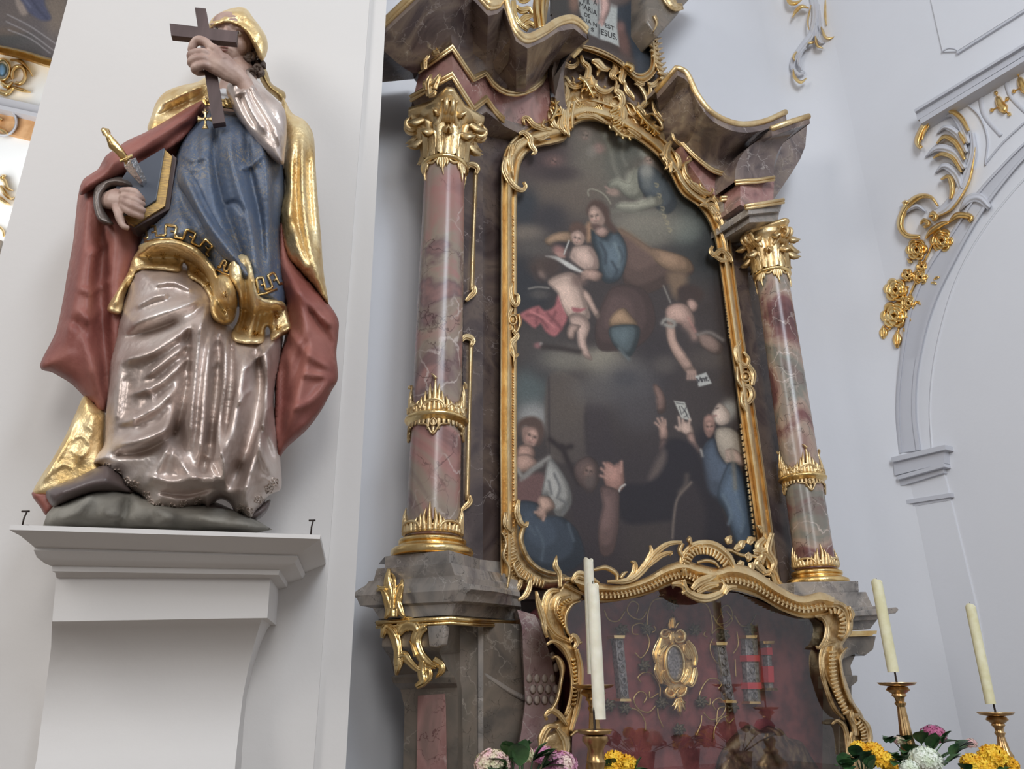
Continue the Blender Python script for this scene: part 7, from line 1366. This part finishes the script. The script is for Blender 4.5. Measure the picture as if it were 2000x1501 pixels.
# face looks up to the picture's left: local axes of the head
zf = W3(433, 54, .62) - hc; zf /= np.linalg.norm(zf); upv = W3(470, 30, .44) - W3(448, 130, .42); upv -= zf * (upv @ zf); upv /= np.linalg.norm(upv); sd = np.cross(upv, zf)
HS = .128
ell(hc, (sd * HS * .80, zf * HS * .98, upv * HS * 1.12)); ell(hc - upv * HS * .55 + zf * HS * .35, (sd * HS * .55, zf * HS * .62, upv * HS * .55)); ell(hc - upv * HS * .98 + zf * HS * .66, (sd * HS * .26, zf * HS * .24, upv * HS * .2))
ell(hc + upv * HS * .42 + zf * HS * .42, (sd * HS * .66, zf * HS * .55, upv * HS * .55)); ell(hc + upv * HS * .1 + zf * HS * .3, (sd * HS * .78, zf * HS * .55, upv * HS * .8))
for s_ in (-1, 1): ell(hc + sd * s_ * HS * .42 - upv * HS * .22 + zf * HS * .62, (sd * HS * .27, zf * HS * .26, upv * HS * .3), 10, 12); ell(hc + sd * s_ * HS * .34 + upv * HS * .30 + zf * HS * .80, (sd * HS * .3, zf * HS * .14, upv * HS * .09), 8, 12)
b.tube([hc + upv * HS * .28 + zf * HS * .86, hc + zf * HS * 1.08 + upv * HS * .02, hc + zf * HS * 1.2 - upv * HS * .18, hc + zf * HS * .95 - upv * HS * .30], [HS * .10, HS * .11, HS * .15, HS * .08], k=10)
for k_, o_ in ((-.47, .99), (-.58, .95)): b.tube([hc + sd * q * HS * .26 - upv * HS * (k_ * -1 + .03 * abs(q)) + zf * HS * (o_ - .10 * q * q) for q in (-1, -.5, 0, .5, 1)], [.004, .009, .011, .009, .004], k=8)
b.tube([hc - upv * HS * .5 - zf * HS * .1, W3(468, 150, .42), W3(462, 190, .42), W3(450, 240, .36), W3(440, 330, .36), W3(430, 440, .38)], [.075, .078, .085, .15, .15, .12], k=20)
# raised arm and its hand gripping the cross
b.tube([W3(490, 250, .40), W3(515, 300, .42), W3(528, 306, .48), W3(520, 266, .57), W3(498, 208, .64), W3(476, 163, .68), W3(455, 142, .70)], [.06, .05, .045, .045, .042, .037, .041], k=16)
PLM = [W3(470, 154, .695), W3(452, 142, .71), W3(432, 126, .725), W3(412, 118, .73)]; b.tube(PLM, [.038, .05, .060, .054], k=14, squash=.62, upv=PIER.n)
def finger(pts, r0, r1): P_ = [W3(*p) for p in pts]; b.tube(catmull(P_, n=16), np.interp(np.linspace(0, 1, len(catmull(P_, n=16))), [0, .35, .4, .7, .75, 1], [r0, r0 * 1.0, r0 * 1.1, r1 * 1.05, r1 * 1.12, r1 * .85]), k=10)
finger([(416, 104, .735), (404, 84, .745), (384, 80, .735), (374, 98, .72), (386, 106, .68)], .0195, .0155)
finger([(408, 108, .74), (394, 102, .75), (374, 108, .73), (377, 117, .69), (392, 120, .66)], .0195, .0155)
finger([(408, 120, .74), (394, 114, .75), (374, 121, .73), (380, 129, .69), (396, 131, .66)], .019, .015)
finger([(410, 132, .735), (398, 127, .745), (380, 134, .73), (386, 141, .69), (402, 142, .66)], .0175, .0135)
finger([(436, 118, .745), (424, 100, .75), (412, 90, .745), (404, 86, .735)], .019, .014)
# lowered arm and the hand spread on the book
b.tube([W3(400, 260, .38), W3(330, 300, .38), W3(262, 350, .40), W3(222, 386, .48)], [.05, .05, .045, .042], k=16)
b.tube([W3(205, 390, .52), W3(222, 388, .545), W3(245, 392, .56)], [.04, .05, .047], k=14, squash=.6, upv=PIER.n)
finger([(238, 374, .575), (258, 374, .60), (272, 384, .60), (280, 394, .575)], .018, .014)
finger([(240, 384, .58), (258, 388, .61), (272, 396, .61), (282, 400, .595)], .0175, .0135)
finger([(240, 392, .58), (256, 400, .61), (272, 408, .61), (284, 412, .60)], .0175, .0135)
finger([(238, 402, .575), (252, 412, .60), (268, 420, .60), (281, 424, .59)], .0165, .0125)
finger([(226, 404, .56), (232, 420, .58), (240, 440, .58), (252, 446, .575)], .0165, .0115)
body = b.build('body', SKIN, STA); rm = body.modifiers.new('fuse', 'REMESH'); rm.mode = 'VOXEL'; rm.voxel_size = .0045; rm.use_smooth_shade = True
sm = body.modifiers.new('soften', 'SMOOTH'); sm.factor = .5; sm.iterations = 3
# eyes and lips
EY = mat('painted_eye', sr(60, 46, 42), .3); LIP = mat('painted_lips', sr(150, 108, 100), .5)
for s_ in (-1, 1):
    b = MB(); ell(hc + sd * s_ * HS * .34 + upv * HS * .14 + zf * HS * .80, (sd * HS * .16, zf * HS * .13, upv * HS * .10), 8, 12); b.build('eye', mat('eye_white', sr(200, 186, 174), .3), STA)
    b = MB(); ell(hc + sd * s_ * HS * .36 + upv * HS * .14 + zf * HS * .90, (sd * HS * .07, zf * HS * .045, upv * HS * .07), 8, 12); b.build('iris', EY, STA)
b = MB()
for k_, o_ in ((.465, 1.03), (.575, .99)): b.tube([hc + sd * q * HS * .19 - upv * HS * (k_ + .03 * abs(q) * (1 if k_ < .5 else -1)) + zf * HS * (o_ - .10 * q * q) for q in (-1, -.5, 0, .5, 1)], [.002, .007, .009, .007, .002], k=8)
b.build('lips', LIP, STA)
# hair curls, mitre and its lappet
rg = random.Random(5); b = MB()
for k in range(26):
    x, y = 488 + rg.uniform(-4, 24), 100 + rg.uniform(0, 44); 
    if x - 488 > 8 + (y - 96) * .6: x = 490 + (y - 96) * .35
    q = spiral(x, y, 1, 7, rg.uniform(0, 360), 1.2, 9); b.tube(PIER.pts(q[:, 0], q[:, 1], .42 + rg.uniform(-.03, .05) + np.linspace(0, .02, len(q))), .009, k=7)
b.build('hair', HAIR, STA)
MIT = rel('mitre', [(408, 56), (410, 42), (424, 28), (446, 18), (468, 14), (482, 18), (494, 34), (508, 52), (520, 72), (523, 94), (518, 112), (511, 119), (504, 110), (494, 88), (480, 68), (462, 55), (440, 50), (420, 54)], GOLDL, .50, .06, 14, [([(412, 52), (440, 42), (466, 48), (488, 66), (506, 100)], 4, .03), ([(424, 36), (460, 26), (490, 44), (512, 80)], 8, .02), ([(430, 40), (450, 34), (470, 38)], 2, .01), ([(478, 50), (495, 66), (508, 88)], 2, .01)], step=4, back=.26)
rel('lappet', [(500, 118), (512, 122), (522, 140), (530, 162), (544, 172), (556, 180), (558, 192), (550, 200), (535, 188), (518, 172), (506, 150)], mat('dull_gold_lappet', (.50, .36, .16), .45, .9, bump=.3), .34, .04, 10, [([(508, 128), (524, 165), (548, 186)], 4, .02)], step=4)
# silver sleeves
rel('sleeve', [(480, 136), (488, 142), (510, 165), (535, 190), (556, 215), (560, 260), (556, 300), (552, 322), (526, 306), (500, 278), (478, 250), (460, 222), (450, 200), (442, 176), (450, 158), (468, 160), (484, 160)], SILV, .60, .10, 26,
    [([(484, 150), (500, 190), (530, 240), (550, 290)], 5, .03), ([(475, 170), (490, 210), (520, 260)], 5, .03), ([(455, 168), (470, 165), (486, 160)], 4, .025), ([(460, 185), (478, 178), (495, 168)], 3, .02), ([(465, 180), (480, 215), (500, 250)], 4, -.02), ([(495, 165), (520, 205), (548, 250)], 5, -.02), ([(505, 190), (535, 235), (552, 275)], 3, .02)], step=4, back=.12)
SL = rel('sleeve', [(214, 348), (235, 345), (256, 352), (262, 366), (240, 368), (220, 366), (206, 374), (200, 390), (204, 410), (214, 426), (222, 438), (206, 440), (192, 430), (184, 410), (182, 385), (188, 362)], mat('grey_silver_cuff', sr(112, 102, 96), .4, .5, bump=.2), .52, .05, 11,
    [([(190, 370), (184, 390), (190, 420), (204, 436)], 3, .015), ([(200, 358), (225, 352), (250, 358)], 3, .015)], step=3, back=.06)
# ---- things the statue holds
BKP = .545
BOOK = thing('book', 'closed dark blue book with gilt page edges held under the hand of the statue', 'book', W3(270, 436, .52))
cov = [(328, 287), (324, 300), (306, 388), (283, 402), (260, 412), (232, 392), (240, 345), (262, 330)]
CV = mat('dark_blue_leather', sr(74, 80, 92), .4, bump=.05); PG = mat('gilt_pages', (.55, .36, .14), .4, .8, var=[(.36, .24, .12), (.66, .44, .16)], vscale=40, stretch=(1, 1, 6))
b = MB(); b.prism([(320, 288), (322, 290), (305, 390), (284, 403), (238, 420), (216, 380), (250, 330)], PIER, BKP, BKP + .012); b.build('front_cover', CV, BOOK, smooth=False, bevel=.003)
b = MB(); b.prism([(323, 293), (336, 305), (322, 402), (260, 440), (252, 436), (240, 418), (284, 402), (306, 388)], PIER, BKP - .06, BKP + .002); b.build('page_block', PG, BOOK, smooth=False)
b = MB(); b.prism([(336, 300), (345, 308), (331, 408), (262, 446), (252, 440), (262, 436), (322, 400)], PIER, BKP - .075, BKP - .01); b.build('back_cover', mat('dark_book_board', sr(76, 60, 58), .5), BOOK, smooth=False, bevel=.003)
DAG = thing('dagger', 'gold handled dagger with a silver blade stuck in the dark blue book', 'dagger', W3(278, 358, .60))
b = MB(); b.tube([W3(204, 254, .69), W3(212, 266, .68), W3(222, 284, .67), W3(234, 296, .66), W3(246, 312, .65)], [.010, .012, .021, .017, .014], k=12); ce = W3(206, 257, .66)
b.tube([W3(200, 252, .66), W3(207, 258, .658), W3(213, 262, .656)], [.008, .018, .010], k=12); b.build('handle', M['gold_bright'], DAG)
b = MB(); stroke(b, [(234, 314), (246, 308), (259, 303)], [3, 3.4, 3], PIER, .65, .014, smooth=False, step=2); b.build('guard', M['gold_bright'], DAG)
b = MB(); G = [W3(x, y, o) for x, y, o in ((242, 315, .645), (265, 308, .645), (287, 352, .568), (279, 362, .565), (274, 360, .567), (243, 326, .64))]; rdg = [W3(254, 314, .66), W3(279, 356, .58)]
b.add(G + rdg, [(0, 6, 5), (0, 1, 6), (1, 2, 7, 6), (2, 3, 7), (3, 4, 7), (4, 5, 6, 7)]); b.add([g - PIER.n * .012 for g in G] + G, [(5, 4, 3, 2, 1, 0)] + [(i, (i + 1) % 6, 6 + (i + 1) % 6, 6 + i) for i in range(6)]); b.build('blade', mat('silvered_blade', (.8, .78, .76), .25, 1.0, bump=.5, bscale=80), DAG, smooth=False)
CRO = thing('wooden_cross', 'dark wooden cross held up before the face of the statue', 'cross', W3(428, 240, .66)); WOOD = mat('dark_cross_wood', sr(82, 66, 64), .55, var=[sr(70, 54, 52), sr(96, 78, 76)], vscale=10, stretch=(1, 1, .2), bump=.15)
off_c = .70
b = MB(); b.prism([(380, 14), (402, 16), (440, 238), (415, 242)], PIER, off_c - .03, off_c); b.build('upright', WOOD, CRO, smooth=False, bevel=.002)
b = MB(); b.prism([(331, 45), (464, 61), (462, 83), (334, 69)], PIER, off_c - .028, off_c + .002); b.build('crossbar', WOOD, CRO, smooth=False, bevel=.002)
# ---------------------------------------------------------------- far nave decoration glimpsed left of the pier
area_light('fill_light_far_nave', tuple(_F * 7 - _Rh * 9 + np.array([0, 0, 6.])), tuple(_F * 12 - _Rh * 8 + np.array([0, 0, 8.])), 4, 6, 620, (1.0, .99, .97))  # added fill lamp that brightens the far nave, stands for no known window
c = Canvas(-60, -260, 430, 196, 1.8, (112, 102, 104)); c.t = (0, 0, 1.)
c.blob(240, 60, 90, 50, (134, 118, 100), .8); c.blob(340, 120, 70, 40, (92, 92, 98), .8); c.blob(260, -60, 120, 70, (150, 146, 148), .7); c.blob(60, -140, 120, 70, (140, 140, 150), .7); c.poly([(190, 90), (230, 40), (260, 70), (280, 120), (230, 135)], (150, 92, 76), 4); c.blob(20, 20, 50, 30, (120, 104, 96), .8); c.blob(110, 20, 25, 50, (150, 128, 104), .8); c.blob(10, 75, 60, 18, (84, 84, 82), .9); c.blob(10, 60, 40, 10, (122, 100, 84), .8); c.blob(60, 95, 30, 12, (88, 84, 82), .7)
c.poly([(30, -20), (80, -20), (88, 10), (100, 36), (82, 40), (52, 22), (36, 10)], (76, 82, 122), 3); c.poly([(28, -10), (44, 5), (54, 26), (44, 30), (34, 16)], (172, 150, 136), 3); c.line([(60, -5), (76, 20), (92, 36)], 3, (54, 60, 98), .7); c.line([(48, 0), (60, 14)], 2.5, (110, 118, 156), .7)
for q in (((14, 28), (60, 52), (110, 86)), ((12, 42), (60, 66), (104, 98)), ((16, 58), (60, 76), (98, 104))): c.line(q, 1.4, (176, 170, 174), .8)
fo = c.mesh('ceiling_fresco', [(-60, -250), (425, -250), (425, 188), (250, 150), (128, 124), (98, 116), (50, 106), (0, 96), (-60, 84)], FAR, .12, 1.0); tag(fo, 'distant nave ceiling painting with a blue draped figure, upper left corner', 'fresco')
b = MB(); pair_band(b, [(-60, 76), (0, 88), (50, 99), (110, 116), (250, 146), (425, 184)], [(-60, 98), (0, 106), (50, 118), (110, 136), (250, 166), (425, 204)], FAR, [(0, .1), (0, .3), (.2, .35), (.35, .28), (.7, .28), (.8, .34), (1, .25), (1, .0)]); tag(b.build('gilt_cornice', M['gold_bright'], auto=60), 'gold moulding under the distant nave painting', 'moulding')
NS = thing('stucco_ornament', 'distant white and gold nave stucco seen left of the statue pier', 'wall ornament', FAR.pt(40, 490, 0)); g = MB(); w = MB()
ring(g, 4, 136, 15, 20, [3.5], FAR, .05, .15); ring(g, 36, 146, 13, 17, [4], FAR, .05, .2, 150, 480); stroke(g, [(20, 116), (40, 120), (56, 136), (64, 150)], [2, 4, 3, 1], FAR, .05, .15); stroke(g, [(-5, 176), (12, 182), (26, 172), (44, 176), (60, 180)], [5, 6, 4, 4, 1], FAR, .05, .15); stroke(g, [(2, 160), (14, 168), (24, 160)], [5, 6, 3], FAR, .05, .15)
for p_ in ([(-6, 344), (8, 352), (14, 366), (26, 372)], [(0, 362), (10, 378), (22, 388), (28, 384)], [(-8, 380), (6, 392), (20, 400)], [(2, 346), (12, 342)]): stroke(g, p_, [3, 5, 4, 1], FAR, .05, .2)
stroke(g, [(-10, 438), (4, 448), (8, 462)], [3], FAR, .05, .15); stroke(g, [(-8, 248), (8, 256), (18, 264)], [3, 4, 1], FAR, .1, .15); stroke(g, [(-6, 228), (4, 234)], [3], FAR, .1, .15)
build_split(g, 'gilt_scrolls', M['gold_bright'], NS)
w.prism([(-60, 176), (424, 283), (420, 304), (-60, 200)], FAR, 0, .15); w.prism([(-60, 192), (422, 296), (420, 303), (-60, 200)], FAR, 0, .25); w.build('grey_cornice', M['stucco_grey'], NS, smooth=False)
w = MB(); ring(w, 6, 238, 26, 26, [3], FAR, .1, .12, -60, 120); w.build('shell_edge', M['stucco_grey'], NS)
w = MB(); w.prism([(-60, 208), (416, 316), (406, 354), (20, 262), (-60, 240)], FAR, 0, .08); w.build('ochre_band', mat('ochre_stucco', sr(206, 160, 112), .8, var=[sr(196, 148, 100), sr(216, 172, 126)], vscale=6), NS, smooth=False)
w = MB(); Relief([(4 + 9 * math.cos(a), 136 + 13 * math.sin(a)) for a in np.linspace(0, 6.28, 13)[:-1]], FAR, .03, .12, 8, step=3).mesh(w); w.build('blue_field', mat('pale_blue_field', sr(104, 142, 176), .6), NS)
w = MB(); w.prism([(-300, 430), (-60, 450), (4, 470), (0, 500), (-40, 1000), (-60, 1600), (-300, 1600)], FAR, 0, .1); w.build('dark_arch', M['olive'], NS, smooth=False)  # dark olive arch piece at the lower left of the nave wall
